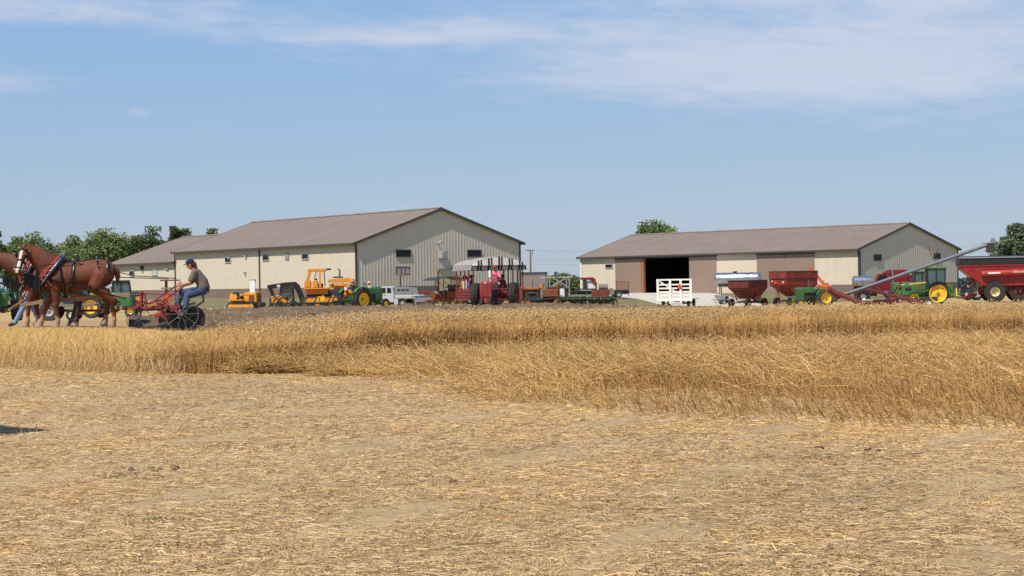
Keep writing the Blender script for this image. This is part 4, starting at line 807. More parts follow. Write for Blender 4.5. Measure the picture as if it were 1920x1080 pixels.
def horse(label, px, D, head, neck, muzzle, hdir, front, hind, socks, dark_hind, head_tie):
    root = thing('draft_horse', label, 'horse', px, D, head, 'team of plough horses')
    m = MB(); m.loft([((x, 0, z), a, b) for x, z, a, b in BODY], (0, 0, 1), 20)
    m.loft(neck, (0, 0, 1), 16); P = V3(neck[-1][0]); M = V3(muzzle); d = (M - P).normalized(); Ln = (M - P).length; hd = V3(hdir).normalized(); fn = (hd - d * hd.dot(d)).normalized(); sd = d.cross(fn)
    prof = [(-.12, .075, .085), (.0, .105, .125), (.22, .118, .165), (.42, .100, .140), (.62, .078, .105), (.80, .070, .088), (.93, .078, .088), (1.03, .066, .068), (1.07, .035, .038)]
    m.loft([(P + d * (t * Ln) - fn * (.02 * (1 - t)), a, b) for t, a, b in prof], fn, 16)
    for s in (-1, 1):
        m.cap(P - d * .06 + sd * s * .055, P - d * .17 + sd * s * .085 + fn * .03, .034, .016, 8); m.sph(P + d * (Ln * .3) + sd * s * .095 + fn * .085, .034)   # ear, brow
        m.sph(P + d * (Ln * .28) + sd * s * .085 - fn * .05, (.05, .05, .11), 10, 7, Matrix((sd, fn, d)).transposed())                            # cheek
    legs_info = []
    for y, fx in front:
        kx = .5 + (fx - .5) * .55 + .03; q = y / abs(y)
        m.cap((.52, y * .8, 1.25), (.50, y, 1.02), .20, .15); m.cap((.50, y, 1.02), (kx - .02, y, .62), .135, .082); m.cap((kx, y, .60), (kx, y, .54), .086, .076); m.cap((kx, y, .54), (.5 + (fx - .5) * .97, y, .2), .066, .056)
        f = (.5 + (fx - .5) * .97, y, .17); m.cap(f, (fx + .03, y, .11), .076, .082); m.cyl((fx + .05, y, .0), (fx + .03, y, .11), .115, .085, 14); legs_info.append((f[0], y))
    for y, fx in hind:
        hx = fx - .06 + (-.75 - fx) * .25
        m.cap((-.62, y * .8, 1.32), (-.48, y * .95, 1.05), .26, .20); m.cap((-.48, y * .95, 1.05), (hx + .02, y, .68), .175, .092); m.cap((hx, y, .68), (hx + .015, y, .58), .092, .080); m.cap((hx + .01, y, .58), (fx, y, .2), .070, .060)
        m.cap((fx, y, .18), (fx + .03, y, .11), .080, .084); m.cyl((fx + .05, y, 0), (fx + .03, y, .11), .115, .085, 14); legs_info.append((fx, y))
    def pick(c):
        i = np.zeros(len(c)); r = c - np.array(P); al = r @ np.array(d) / Ln; fr = r @ np.array(fn); la = np.abs(r @ np.array(sd))
        if dark_hind: i[(c[:, 0] < -.3) & (c[:, 2] < .62)] = 4
        i[(c[:, 2] < .30 + .04 * np.sin(c[:, 1] * 40)) & (i == 0)] = 1 if socks else 0; i[c[:, 2] < .10] = 2
        w = np.interp(al, [.12, .2, .3, .5, .8, 1.05], [.01, .035, .04, .034, .05, .06]); b = np.interp(al, [t for t, _, _ in prof], [q for _, _, q in prof]); i[(al > .12) & (al < 1.1) & (la < w) & (fr > b * .55)] = 3
        return i
    remesh(m, .019, 9, ['coat', 'sock', 'hoof', 'blaze', 'coat_dark'], pick, 'body', root)
    mm = MB()
    for k in range(len(neck) - 1):
        a, b = V3(neck[k][0]) + Vector((-.3, 0, .95)).normalized() * neck[k][2] * .93, V3(neck[k + 1][0]) + Vector((-.3, 0, .95)).normalized() * neck[k + 1][2] * .93
        for j in range(7):
            p = a.lerp(b, j / 7); mm.cap(p, p + Vector((random.uniform(-.04, .02), random.uniform(-.09, -.04), -random.uniform(.10, .2))), .035, .012, 6)
    mm.cap(P - d * .1 + fn * .06, P + d * .10 + fn * .15, .035, .015, 6); mm.build('mane', 'mane', root)
    part(root, 'tail', 'mane', ('tube', [(-.93, 0, 1.55), (-1.02, 0, 1.48), (-1.05, 0, 1.3), (-1.04, 0, 1.12)], [.05, .075, .07, .02], 8))
    # eyes and nostrils
    for s in (-1, 1):
        part(root, 'eye', 'eye', ('sph', P + d * (Ln * .32) + sd * s * .112 + fn * .082, .02, 8, 6)); part(root, 'nostril', 'eye', ('sph', P + d * (Ln * .98) + sd * s * .045 + fn * .06, (.016, .016, .02), 8, 6))
    # harness
    nd_ = (V3(neck[2][0]) - V3(neck[0][0])).normalized(); cc = V3((.60, 0, 1.43)); dn = Vector((nd_.z, 0, -nd_.x))
    oval = lambda c, a, b: [tuple(c + Vector((0, 1, 0)) * (a * math.cos(t * .2618)) + dn * (b * math.sin(t * .2618) * (1.0 if math.sin(t * .2618) > 0 else 1.05))) for t in range(25)]
    part(root, 'collar', 'leather', ('tube', oval(cc, .30, .45), .078, 8)); part(root, 'collar_pad', 'red_pad', ('tube', oval(cc + nd_ * .095, .265, .42), .034, 8), ('tube', oval(cc - nd_ * .10, .32, .44)[2:9], .04, 8), ('tube', oval(cc - nd_ * .10, .32, .44)[15:20], .04, 8))
    for s in (-1, 1):
        pts = [tuple(cc + nd_ * .02 + Vector((0, s, 0)) * ((.30 + .055) * math.cos(t)) + dn * (.53 * math.sin(t))) for t in [-1.35 + .27 * k for k in range(11)]]
        h = part(root, 'hame', 'chrome', ('tube', pts, .022, 6)); part(h, 'hame_ball', 'chrome', ('sph', V3(pts[0]) + Vector((0, 0, .05)), .035), ('cyl', pts[0], V3(pts[0]) + Vector((0, 0, .04)), .015))
    for nm, x, tl in (('back_band', .10, -.05), ('hip_strap', -.62, .10)): part(root, nm, 'leather', ('tube', ring(x, .018, tilt=tl), .045, 6, .35))
    part(root, 'top_strap', 'leather', ('tube', [(x, 0, z + b + .012) for x, z, a, b in BODY[1:9]], .03, 6, .4))
    part(root, 'breeching', 'leather', ('tube', [(.10 - .35 * k, .365 - .02 * k, 1.02 + .03 * k) for k in range(3)] + [(-.78, .31, 1.10), (-.95, .2, 1.13), (-1.0, 0, 1.14), (-.95, -.2, 1.13), (-.78, -.31, 1.10)] + [(.10 - .35 * k, -.365 + .02 * k, 1.02 + .03 * k) for k in (2, 1, 0)], .035, 6, .4))
    for s in (-1, 1):
        part(root, 'trace', 'leather', ('tube', [(.66, s * .36, 1.28), (.3, s * .40, 1.13), (-.3, s * .42, .97), (-1.25, s * .42, .72)], .055, 6, .35)); part(root, 'pole_strap', 'leather', ('tube', [(.72, s * .2, 1.08), (.80, s * .16, .98), (.82, 0, .92)], .03, 6, .4))
        part(root, 'blinder', 'leather', ('sph', P + d * (Ln * .30) + sd * s * .145 + fn * .06, (.012, .075, .085), 10, 7, Matrix((sd, fn, d)).transposed()))
    br_ = MB()
    for t, e in ((.12, .02), (.55, .018), (.86, .015)):
        a = float(np.interp(t, [q[0] for q in prof], [q[1] for q in prof])) + e; b = float(np.interp(t, [q[0] for q in prof], [q[2] for q in prof])) + e
        br_.tube([tuple(P + d * (t * Ln) - fn * (.02 * (1 - t)) + sd * a * math.cos(k * .3927) + fn * b * math.sin(k * .3927)) for k in range(17)], .018, 6, .6)
    for s in (-1, 1): br_.tube([tuple(P + d * (t * Ln) + sd * s * (a + .015)) for t, a in ((0, .105), (.22, .118), (.42, .1), (.62, .078), (.86, .076))], .016, 6, .6)
    br_.build('bridle', 'leather', root)
    st = MB()
    for x, tl in ((.10, -.05), (-.62, .10)):
        for k, p in enumerate(ring(x, .05, tilt=tl)):
            if k % 2 == 0 and p[2] > 1.0: st.sph(p, .022, 6, 5)
    for s in (-1, 1):
        for k in range(9): st.sph(cc + nd_ * .07 + Vector((0, s, 0)) * (.37 * math.cos(-1.2 + .3 * k)) + dn * (.52 * math.sin(-1.2 + .3 * k)), .02, 6, 5)
        for t in (.15, .35, .55, .75, .9): st.sph(P + d * (t * Ln) + sd * s * .125 + fn * .02, .018, 6, 5)
        st.cyl(P + d * (Ln * .88) + sd * s * .085 - fn * .02, P + d * (Ln * .88) + sd * s * .105 - fn * .02, .05, n=12)
    for k in range(9): st.sph((.93 - .04 * k, .12 + .03 * k, 1.22 - .06 * (k % 3)), .024, 6, 5)
    st.build('brass_studs', 'chrome', root)
    # black fly tassels and chin strap hanging at the chest
    ta = MB()
    for k in range(10):
        p = Vector((.84 + .045 * k, .24 - .012 * k + random.uniform(-.05, .05), 1.20 + .022 * k)); ta.tube([tuple(p), tuple(p + Vector((.02, .02, -.14))), tuple(p + Vector((random.uniform(0, .06), .0, -.30 - random.uniform(0, .08))))], [.022, .03, .012], 6)
    for s in (-1, 1): ta.tube([tuple(P + d * (Ln * .9) + sd * s * .09), tuple(P + d * (Ln * .8) - fn * .20 + sd * s * .1), tuple(cc + Vector((.22, s * .2, -.20))), tuple(cc + Vector((.05, s * .3, -.25)))], .028, 6, .6)
    ta.build('tassels', 'leather', root)
    part(root, 'belly_band', 'leather', ('tube', ring(.34, .02, tilt=.06), .05, 6, .35)); part(root, 'croup_strap', 'leather', *[('tube', ring(-.80, .02, a0=.2, a1=2.94), .035, 6, .35)])
    # fringe / breast strap on the chest
    part(root, 'breast_strap', 'leather', ('tube', [(.62, .36, 1.22), (.86, .2, 1.12), (.93, 0, 1.08), (.86, -.2, 1.12), (.62, -.36, 1.22)], .055, 6, .4), ('tube', [(.92, .02, 1.1), (.95, .0, 1.3), tuple(M - fn * .12)], .04, 6, .5), ('tube', [(.9, .1, 1.05), (1.1, .1, 1.05), (1.22, .05, 1.12), tuple(M - fn * .1)], .045, 6, .5))
    part(root, 'driving_line', 'leather', ('tube', [tuple(P + d * (Ln * .88) + sd * .1), (.62, .33, 1.62), (.1, .25, 1.68)] + head_tie, .012, 5))
    return root
NECK_A = [((.38, 0, 1.36), .23, .37), ((.66, .01, 1.56), .185, .325), ((.90, .03, 1.77), .145, .255), ((1.10, .06, 1.94), .115, .185), ((1.24, .11, 2.03), .095, .13)]
HA = horse('near chestnut plough horse with white blaze, its face turned to the camera', 143, 44.0, 193, NECK_A, (1.42, .40, 1.44), (.42, .90, .1), [(.19, .47), (-.19, .90)], [(.20, -.93), (-.20, -.72)], True, False, [(-1.5, .1, 1.3), (-2.55, -.2, 1.22)])
NECK_B = [((.38, 0, 1.36), .23, .37), ((.72, .0, 1.52), .185, .32), ((1.02, .0, 1.68), .145, .25), ((1.28, .0, 1.80), .115, .185), ((1.45, .0, 1.84), .095, .13)]
HB = horse('far chestnut plough horse half hidden, its head cut by the left edge', 100, 45.5, 186, NECK_B, (1.86, .10, 1.46), (.95, .2, .3), [(.19, .66), (-.19, .42)], [(.20, -.62), (-.20, -.45)], True, True, [(-1.5, .1, 1.3), (-3.1, .7, 1.22)])

# ------------------------------------------------------------------ sulky plough and its driver
S0 = F / 44.0
def pq(px, y): return ((320 - px) / S0, (612 - y) / S0)
pl = thing('sulky_plow', 'red horse-drawn sulky plough with spoked steel wheels and wooden tongue', 'plough', 320, 44.0, 180, dz=-.02)
spoke_wheel(pl, (-.37, .48, .44), .43, .035, 'iron', 10, 4, 'land_wheel'); spoke_wheel(pl, (.80, .18, .31), .31, .04, 'iron', 8, 0, 'front_wheel'); 
part(pl, 'furrow_wheel', 'black', ('lathe', [(.30, -.05), (.34, -.05), (.34, .05), (.30, .05), (.06, .02), (.02, .06), (.02, -.06), (.06, -.02)], (-.52, -.12, .30), 'y', 28)); part(pl, 'rear_wheel', 'black', ('lathe', [(.24, -.04), (.27, -.04), (.27, .04), (.24, .04), (.05, .02), (.02, .05), (.02, -.05)], (.02, -.2, .30), 'y', 24))
R3 = lambda px, y, Y=0: (pq(px, y)[0], Y, pq(px, y)[1])
part(pl, 'frame', 'plow_red', ('bar', R3(236, 568, .12), R3(342, 566, .2), .05, .07), ('bar', R3(255, 572, -.2), R3(345, 570, -.2), .05, .07), ('bar', R3(262, 566, -.25), R3(262, 566, .3), .06), ('bar', R3(305, 566, -.25), R3(305, 566, .35), .06), ('bar', R3(340, 566, -.3), R3(340, 566, .45), .06),
     ('tube', [R3(300, 562, .1), R3(318, 560, .3), R3(330, 572, .40), R3(347, 583, .45)], .022, 6), ('tube', [R3(270, 560, 0), R3(300, 553, 0), R3(312, 560, 0), R3(322, 576, 0)], .035, 6), ('bar', R3(345, 566, .1), R3(368, 560, .1), .05))
part(pl, 'front_standard', 'plow_red', ('bar', R3(267, 537, .05), R3(265, 575, .1), .06, .05), ('bar', R3(272, 541, .05), R3(276, 568, .08), .03), ('sph', R3(266, 540, .05), .06, 8, 6), ('bar', R3(255, 560, .05), R3(275, 555, .05), .04)); part(pl, 'axle_leg', 'iron', ('bar', R3(266, 572, .12), R3(262, 592, .12), .05), ('bar', R3(262, 590, .05), R3(262, 590, .22), .05))
for a, b in (((283, 562, .25), (336, 525, .12)), ((300, 563, .3), (341, 534, .2))): part(pl, 'lever', 'plow_red', ('bar', R3(*a), R3(*b), .03, .04), ('cap', R3(*b), (R3(*b)[0] - .07, b[2], R3(*b)[2] + .05), .02))
part(pl, 'control_rod', 'plow_red', ('cyl', R3(270, 541, .05), R3(332, 545, .1), .014, None, 6)); part(pl, 'linkage', 'plow_red', ('bar', R3(296, 552, .2), R3(302, 570, .2), .05), ('bar', R3(318, 556, .25), R3(312, 575, .25), .045), ('sph', R3(300, 560, .25), .05, 8, 6), ('sph', R3(316, 565, .28), .06, 8, 6), ('bar', R3(330, 560, .28), R3(338, 575, .3), .04))
tg = part(pl, 'tongue', 'wood', ('bar', R3(268, 541, 0), (3.45, -.12, .80), .09, .11), ('bar', (3.4, -.12, .80), (4.02, -.15, .72), .075, .09)); part(tg, 'strap_iron', 'dark', ('bar', R3(268, 541, 0), R3(244, 543.5, -.01), .10, .125)); 
for px in (248, 252.5, 257, 261.5): part(tg, 'bolt', 'chrome', ('cyl', R3(px, 542.4, .02), R3(px, 542.4, .065), .016, None, 8))
part(pl, 'neck_yoke', 'wood', ('tube', [(4.0, -.95, .88), (3.98, -.15, .74), (3.94, .62, .66)], [.03, .045, .03], 8)); part(pl, 'evener', 'wood', ('bar', (1.15, -.9, .62), (1.15, .6, .62), .06, .10)); part(pl, 'singletree', 'wood', ('bar', (1.3, -.1, .64), (1.3, .55, .64), .05, .07))
part(pl, 'moldboard', 'plow_red', ('loft', [(R3(292, 583, .18), .03, .06), (R3(303, 579, .2), .03, .09), (R3(314, 584, .14), .03, .13), (R3(322, 592, .02), .03, .12)], (0, 0, 1), 10)); part(pl, 'share', 'dark', ('loft', [(R3(296, 602, .22), .02, .02), (R3(310, 600, .15), .04, .10), (R3(340, 601, -.1), .05, .13), (R3(362, 602, -.2), .04, .10)], (0, 0, 1), 10))
part(pl, 'coulter', 'black', ('lathe', [(.02, -.03), (.2, -.006), (.2, .006), (.02, .03)], R3(312, 592, .1), 'y', 20)); part(pl, 'seat', 'iron', ('loft', [((-.66, 0, .985), .16, .02), ((-.80, 0, .955), .21, .03), ((-.95, 0, .985), .17, .03), ((-1.0, 0, 1.03), .1, .02)], (0, 0, 1), 12), ('tube', [(-.35, 0, .62), (-.62, 0, .60), (-.85, 0, .75), (-.82, 0, .94)], .03, 6)); part(pl, 'foot_rest', 'iron', ('bar', (-.28, .38, .33), (-.28, .1, .33), .10, .03), ('bar', (-.08, -.25, .55), (-.08, 0, .55), .10, .03), ('bar', (-.3, .2, .62), (-.28, .24, .33), .03), ('bar', (-.1, -.1, .6), (-.08, -.12, .55), .03))
Jd = {'head': (-.53, .02, 1.70), 'neck': (-.595, 0, 1.57), 'chest': (-.695, 0, 1.44), 'belly': (-.81, 0, 1.25), 'pelvis': (-.86, 0, 1.08), 'shL': (-.66, .21, 1.49), 'shR': (-.66, -.21, 1.49), 'elL': (-.54, .27, 1.235), 'elR': (-.50, -.25, 1.23), 'haL': (-.24, .14, 1.17), 'haR': (-.24, -.06, 1.13),
      'hipL': (-.82, .11, 1.03), 'hipR': (-.82, -.11, 1.03), 'knL': (-.45, .17, .90), 'anL': (-.40, .24, .44), 'toL': (-.24, .26, .385), 'knR': (-.27, -.14, .99), 'anR': (-.14, -.15, .65), 'toR': (.0, -.15, .60)}
human('person', 'driver in grey t-shirt, jeans and navy cap seated on the red plough', pl.location + Vector((0, 0, 0)), rad(180), Jd, (.95, .05, -.28), 'grey_shirt', 'jeans', 'hair', 'navy', 'short', .012, None, True, wide=1.12)
# walker behind the horses
Jw = {'head': (.05, 0, 1.66), 'neck': (.03, 0, 1.51), 'chest': (.02, 0, 1.36), 'belly': (0, 0, 1.15), 'pelvis': (0, 0, .97)}
for s, q in (('L', 1), ('R', -1)): Jw.update({'sh' + s: (.02, q * .2, 1.42), 'el' + s: (-.02, q * .26, 1.14), 'ha' + s: (.14, q * .25, .92), 'hip' + s: (0, q * .1, .93)})
Jw.update({'knL': (.22, .11, .52), 'anL': (.46, .11, .11), 'toL': (.60, .11, .05), 'knR': (-.02, -.1, .5), 'anR': (-.16, -.1, .09), 'toR': (-.02, -.1, .04)})
xw = wx(60, 47.5); human('person', 'walker in pale blue jeans, only legs seen behind the horses', (xw, 47.5, gz1(xw, 47.5)), rad(180), Jw, (1, 0, 0), 'blue_shirt', 'light_jeans', 'dark_hair', 'navy', 'short', .02)

# ------------------------------------------------------------------ shared machine pieces
def frus(x0, x1, y0, y1, z0, X0, X1, Y0, Y1, z1):
    vs = [(x0, y0, z0), (x1, y0, z0), (x1, y1, z0), (x0, y1, z0), (X0, Y0, z1), (X1, Y0, z1), (X1, Y1, z1), (X0, Y1, z1)]
    return ('add', vs, [(3, 2, 1, 0), (4, 5, 6, 7), (0, 1, 5, 4), (1, 2, 6, 5), (2, 3, 7, 6), (3, 0, 4, 7)])
def trough(x0, x1, y0, y1, z0, X0, X1, Y0, Y1, z1, t=.06):
    """open-topped tapered hopper with wall thickness"""
    o = [(x0, y0, z0), (x1, y0, z0), (x1, y1, z0), (x0, y1, z0), (X0, Y0, z1), (X1, Y0, z1), (X1, Y1, z1), (X0, Y1, z1)]
    i = [(x0 + t, y0 + t, z0 + t), (x1 - t, y0 + t, z0 + t), (x1 - t, y1 - t, z0 + t), (x0 + t, y1 - t, z0 + t), (X0 + t, Y0 + t, z1), (X1 - t, Y0 + t, z1), (X1 - t, Y1 - t, z1), (X0 + t, Y1 - t, z1)]
    fs = [(3, 2, 1, 0), (0, 1, 5, 4), (1, 2, 6, 5), (2, 3, 7, 6), (3, 0, 4, 7), (8, 9, 10, 11), (9, 8, 12, 13), (10, 9, 13, 14), (11, 10, 14, 15), (8, 11, 15, 12), (4, 5, 13, 12), (5, 6, 14, 13), (6, 7, 15, 14), (7, 4, 12, 15)]
    return ('add', o + i, fs)
def smv(root, p, n=(1, 0), s=.36, mname='sign_orange', name='warning_triangle'):
    """slow-vehicle triangle at p, facing horizontal direction n"""
    n = Vector((n[0], n[1], 0)).normalized(); u = Vector((-n.y, n.x, 0)); m = MB(); P = V3(p)
    for k, (q, z) in enumerate(((1.0, 0), (.72, .006))):
        m.m = k; tri = [(-.5 * q, -.3 * q), (-.4 * q, -.4 * q), (.4 * q, -.4 * q), (.5 * q, -.3 * q), (.1 * q, .5 * q), (-.1 * q, .5 * q)]
        vs = [P + u * (a * s) + Vector((0, 0, b * s)) + n * (z + e) for e in (-.01, .01) for a, b in tri]; N = 6
        m.add(vs, [list(range(N))[::-1], list(range(N, 2 * N))] + [(i, (i + 1) % N, N + (i + 1) % N, N + i) for i in range(N)])
    return m.build(name, ['red' if mname == 'sign_orange' else mname, mname], root)
def arc_fender(R, w, a0, a1, c, t=.03, n=10):
    poly = [(c[0] + (R + t) * math.cos(a0 + (a1 - a0) * k / n), c[2] + (R + t) * math.sin(a0 + (a1 - a0) * k / n)) for k in range(n + 1)] + [(c[0] + R * math.cos(a1 - (a1 - a0) * k / n), c[2] + R * math.sin(a1 - (a1 - a0) * k / n)) for k in range(n + 1)]
    vs, fs = [], []; N = len(poly)
    for y in (c[1] - w / 2, c[1] + w / 2): vs += [(p[0], y, p[1]) for p in poly]
    h = n + 1
    for i in range(n): fs += [(i, i + 1, N - 2 - i, N - 1 - i)[::-1], (N + i, N + i + 1, 2 * N - 2 - i, 2 * N - 1 - i), (i, N + i, N + i + 1, i + 1)[::-1], (N - 1 - i, N - 2 - i, 2 * N - 2 - i, 2 * N - 1 - i)[::-1]]
    fs += [(0, N - 1, 2 * N - 1, N), (n, n + N, n + 1 + N, n + 1)]
    return ('add', vs, fs)
def track(root, x0, x1, z0, R0, R1, y, w, frame, mname='dust_rubber', pads=True, name='track', frame_name='track_frame', hub=True):
    """crawler track round two sprockets at x0 (radius R0) and x1 (radius R1), standing on the ground"""
    m = MB(); pts = []
    L = x1 - x0
    a = math.asin((R0 - R1) / L) if abs(R0 - R1) < L else 0
    n = 12
    for k in range(n + 1): t = math.pi * 1.5 - (math.pi - a) * k / n - 0; pts.append((x0 + R0 * math.cos(t), R0 + R0 * math.sin(t)))
    for k in range(n + 1): t = math.pi / 2 + a - (math.pi + a) * k / n; pts.append((x1 + R1 * math.cos(t), R1 + R1 * math.sin(t)))
    N = len(pts); cx, cz = (x0 + x1) / 2, (R0 + R1) / 2
    vs, fs = [], []
    for yy in (y - w / 2, y + w / 2):
        for p in pts: vs.append((p[0], yy, z0 + p[1]))
        for p in pts:
            q = Vector((p[0] - (x0 if p[0] < cx else x1), p[1] - (R0 if p[0] < cx else R1))); q = q.normalized() * .07 if q.length else q; vs.append((p[0] - q.x, yy, z0 + p[1] - q.y))
    for i in range(N):
        j = (i + 1) % N; fs += [(i, j, 2 * N + j, 2 * N + i), (N + j, N + i, 3 * N + i, 3 * N + j), (i, N + i, N + j, j), (2 * N + j, 3 * N + j, 3 * N + i, 2 * N + i)]
    m.add(vs, fs)
    if pads:
        tot = [0]
        for i in range(N): tot.append(tot[-1] + math.hypot(pts[(i + 1) % N][0] - pts[i][0], pts[(i + 1) % N][1] - pts[i][1]))
        d = 0
        while d < tot[-1]:
            i = max(k for k in range(N) if tot[k] <= d); t = (d - tot[i]) / max(1e-6, tot[i + 1] - tot[i]); A, B = pts[i], pts[(i + 1) % N]; p = Vector((A[0] + (B[0] - A[0]) * t, A[1] + (B[1] - A[1]) * t)); dr = Vector((B[0] - A[0], B[1] - A[1])).normalized(); nr = Vector((-dr.y, dr.x)); 
            if nr.dot(p - Vector((cx, cz))) < 0: nr = -nr
            m.bar((p.x + nr.x * .02, y - w / 2, z0 + p.y + nr.y * .02), (p.x + nr.x * .02, y + w / 2, z0 + p.y + nr.y * .02), .07, .06, up=(nr.x, 0, nr.y)); d += .19
    m.build(name, mname, root)
    part(root, frame_name, frame, ('bx', x0 + .05, x1 - .05, y - w * .35, y + w * .35, z0 + min(R0, R1) * .45, z0 + min(R0, R1) * 1.25, .04), *(() if not hub else (('cyl', (x0, y - w * .42, z0 + R0), (x0, y + w * .42, z0 + R0), R0 * .72, None, 18), ('cyl', (x1, y - w * .42, z0 + R1), (x1, y + w * .42, z0 + R1), R1 * .72, None, 18))))
def rnd_hood(w, z0, z1, r=.12):
    """cross-section (y, z) with rounded shoulders"""
    return [(-w, z0), (w, z0), (w, z1 - r)] + [(w - r + r * math.cos(k * math.pi / 8), z1 - r + r * math.sin(k * math.pi / 8)) for k in range(1, 5)] + [(-w + r - r * math.sin(k * math.pi / 8), z1 - r + r * math.cos(k * math.pi / 8)) for k in range(0, 4)] + [(-w, z1 - r)]
def old_tractor(root, body, rim, R=.72, track_=.95, rw=.38, Lf=2.05, narrow=True, hw=.28, zt=1.45, front='plain', stack=True, fR=.38, tyre='rubber', fender=True, frim=None, seat='yellow'):
    for s in (-1, 1):
        wheel(root, (0, s * track_, R), R, rw, R * .62, rim, tyre, 20, 'deep', mirror=(s > 0), name='rear_wheel')
        wheel(root, (Lf, s * (.20 if narrow else .72), fR), fR, .16, fR * .52, frim or rim, tyre, 0, 'disc', mirror=(s > 0), name='front_wheel')
        if fender: part(root, 'fender', body, arc_fender(R + .06, rw * .8, .35, 2.5, (0, s * (track_ - .08), R)))
    part(root, 'rear_axle', body, ('cyl', (0, -track_, R), (0, track_, R), .09), ('bx', -.4, .55, -.24, .24, R - .28, R + .30, .05)); part(root, 'engine_block', 'dark', ('bx', .5, Lf - .2, -.20, .20, R - .20, zt - .42, .03), ('cyl', (.9, -.24, R + .05), (.9, .24, R + .05), .10), ('bx', 1.1, 1.5, -.26, .26, R, R + .18, .03))
    part(root, 'front_pedestal', body, ('bx', Lf - .18, Lf + .16, -.13, .13, fR, zt - .5, .04), ('cyl', (Lf, -(.20 if narrow else .72), fR + .02), (Lf, (.20 if narrow else .72), fR + .02), .05))
    hd = part(root, 'hood', body, ('prism', rnd_hood(hw, zt - .46, zt), .45, Lf + .05, 'x', .03))
    if front == 'slots':
        g = part(root, 'grille', body, ('prism', rnd_hood(hw + .02, fR + .30, zt - .015, .14), Lf + .055, Lf + .19, 'x', .04))
        for k in range(9):
            for s in (-1, 1): part(g, 'grille_slot', 'dark', ('bx', Lf + .185, Lf + .196, s * .04, s * (hw - .05), zt - .16 - k * .072, zt - .135 - k * .072))
        part(g, 'grille_bar', 'red_pad', ('bx', Lf + .19, Lf + .21, -.02, .02, fR + .38, zt - .08)); part(g, 'emblem', 'white', ('cyl', (Lf + .19, 0, zt - .07), (Lf + .215, 0, zt - .07), .04, None, 10))
    else:
        g = part(root, 'grille', body, ('bx', Lf + .055, Lf + .16, -hw, hw, fR + .25, zt - .02, .05)); part(g, 'grille_screen', 'dark', ('bx', Lf + .155, Lf + .167, -hw + .06, hw - .06, fR + .32, zt - .12))
        for s in (-1, 1): part(root, 'side_panel', body, ('bx', Lf - .55, Lf + .05, s * (hw - .03), s * (hw + .004), fR + .28, zt - .46, .01))
    part(root, 'dash', body, ('bx', .35, .5, -.2, .2, R + .3, zt + .04, .03)); st = part(root, 'steering_wheel', 'black', ('tube', [(.12 + .09 * math.cos(k * .5236), .2 * math.sin(k * .5236), zt + .12 + .18 * math.cos(k * .5236)) for k in range(13)], .016, 5), ('cyl', (.42, 0, zt - .05), (.13, 0, zt + .12), .02))
    part(root, 'seat', seat, ('loft', [((.0, 0, R + .47), .16, .03), ((-.2, 0, R + .44), .23, .04), ((-.38, 0, R + .5), .2, .04), ((-.46, 0, R + .68), .16, .03)], (0, 0, 1), 12), ('bar', (-.2, 0, R + .2), (-.2, 0, R + .44), .06))
    if stack: part(root, 'exhaust_stack', 'iron', ('cyl', (1.25, .05, zt), (1.25, .05, zt + .7), .035), ('cyl', (1.25, .05, zt + .12), (1.25, .05, zt + .45), .055))
    part(root, 'air_cleaner', 'iron', ('cyl', (.9, -.1, zt), (.9, -.1, zt + .22), .03), ('cyl', (.9, -.1, zt + .22), (.9, -.1, zt + .34), .07)); part(root, 'drawbar', 'iron', ('bx', -.75, -.3, -.06, .06, .38, .44), ('bx', -.55, -.45, -.3, .3, .42, .47))
    for s in (-1, 1): part(root, 'headlamp', 'lgrey', ('cyl', (.62, s * .34, zt - .12), (.74, s * .34, zt - .12), .07), ('bar', (.62, s * .34, zt - .12), (.55, s * .2, zt - .25), .03))

# ------------------------------------------------------------------ red tractor and the canopy wagon it pulls
ft = thing('red_tractor', 'red row-crop tractor coming towards the camera, pulling the canopy wagon', 'tractor', 928, 86.0, -101)
old_tractor(ft, 'red', 'red', .69, .96, .36, 2.15, True, .27, 1.44, 'slots', False, .34, fender=False, frim='red', seat='dark')
part(ft, 'air_stack', 'white', ('cyl', (1.2, .02, 1.44), (1.2, .02, 1.62), .035), ('cyl', (1.2, .02, 1.62), (1.2, .02, 1.98), .085, None, 14)); part(ft, 'exhaust_stack', 'iron', ('cyl', (1.35, .12, 1.44), (1.35, .12, 2.3), .03)); part(ft, 'side_tank', 'red', ('bx', -.2, .3, .30, .62, .62, .92, .05)); part(ft, 'platform', 'red', ('bx', -.65, .35, -.5, .5, .98, 1.03))
Jp = seated(-.2, 0, 1.33, .10, .32, .34); Jp['elL'] = (.02, .30, 1.62); Jp['elR'] = (.02, -.30, 1.62)
human('person', 'tractor driver in pink shirt and jeans on the red tractor', ft.location, rad(-101), Jp, (1, 0, -.1), 'pink_shirt', 'jeans', 'dark_hair', 'red_shirt', 'short', .02, wide=1.15)
cw = thing('canopy_wagon', 'red people wagon with railings under a brown and white striped canopy', 'wagon', 917, 91.5, -77)
LW, WW = 4.6, 1.32
part(cw, 'floor', 'wagon_red', ('bx', -LW / 2, LW / 2, -WW, WW, .50, .60, .01)); 
for sx in (-1, 1):
    for sy in (-1, 1): wheel(cw, (sx * 1.6, sy * 1.0, .33), .33, .2, .18, 'wagon_red', 'rubber', 0, name='wheel')
part(cw, 'running_gear', 'iron', ('bar', (-2, 0, .36), (3.3, 0, .40), .1), ('bar', (1.6, -1, .33), (1.6, 1, .33), .08), ('bar', (-1.6, -1, .33), (-1.6, 1, .33), .08))
for k, x in enumerate(np.linspace(-LW / 2 + .05, LW / 2 - .05, 5)):
    for s in (-1, 1): part(cw, 'post', 'wagon_red', ('bx', x - .028, x + .028, s * WW - .028, s * WW + .028, .6, 2.2))
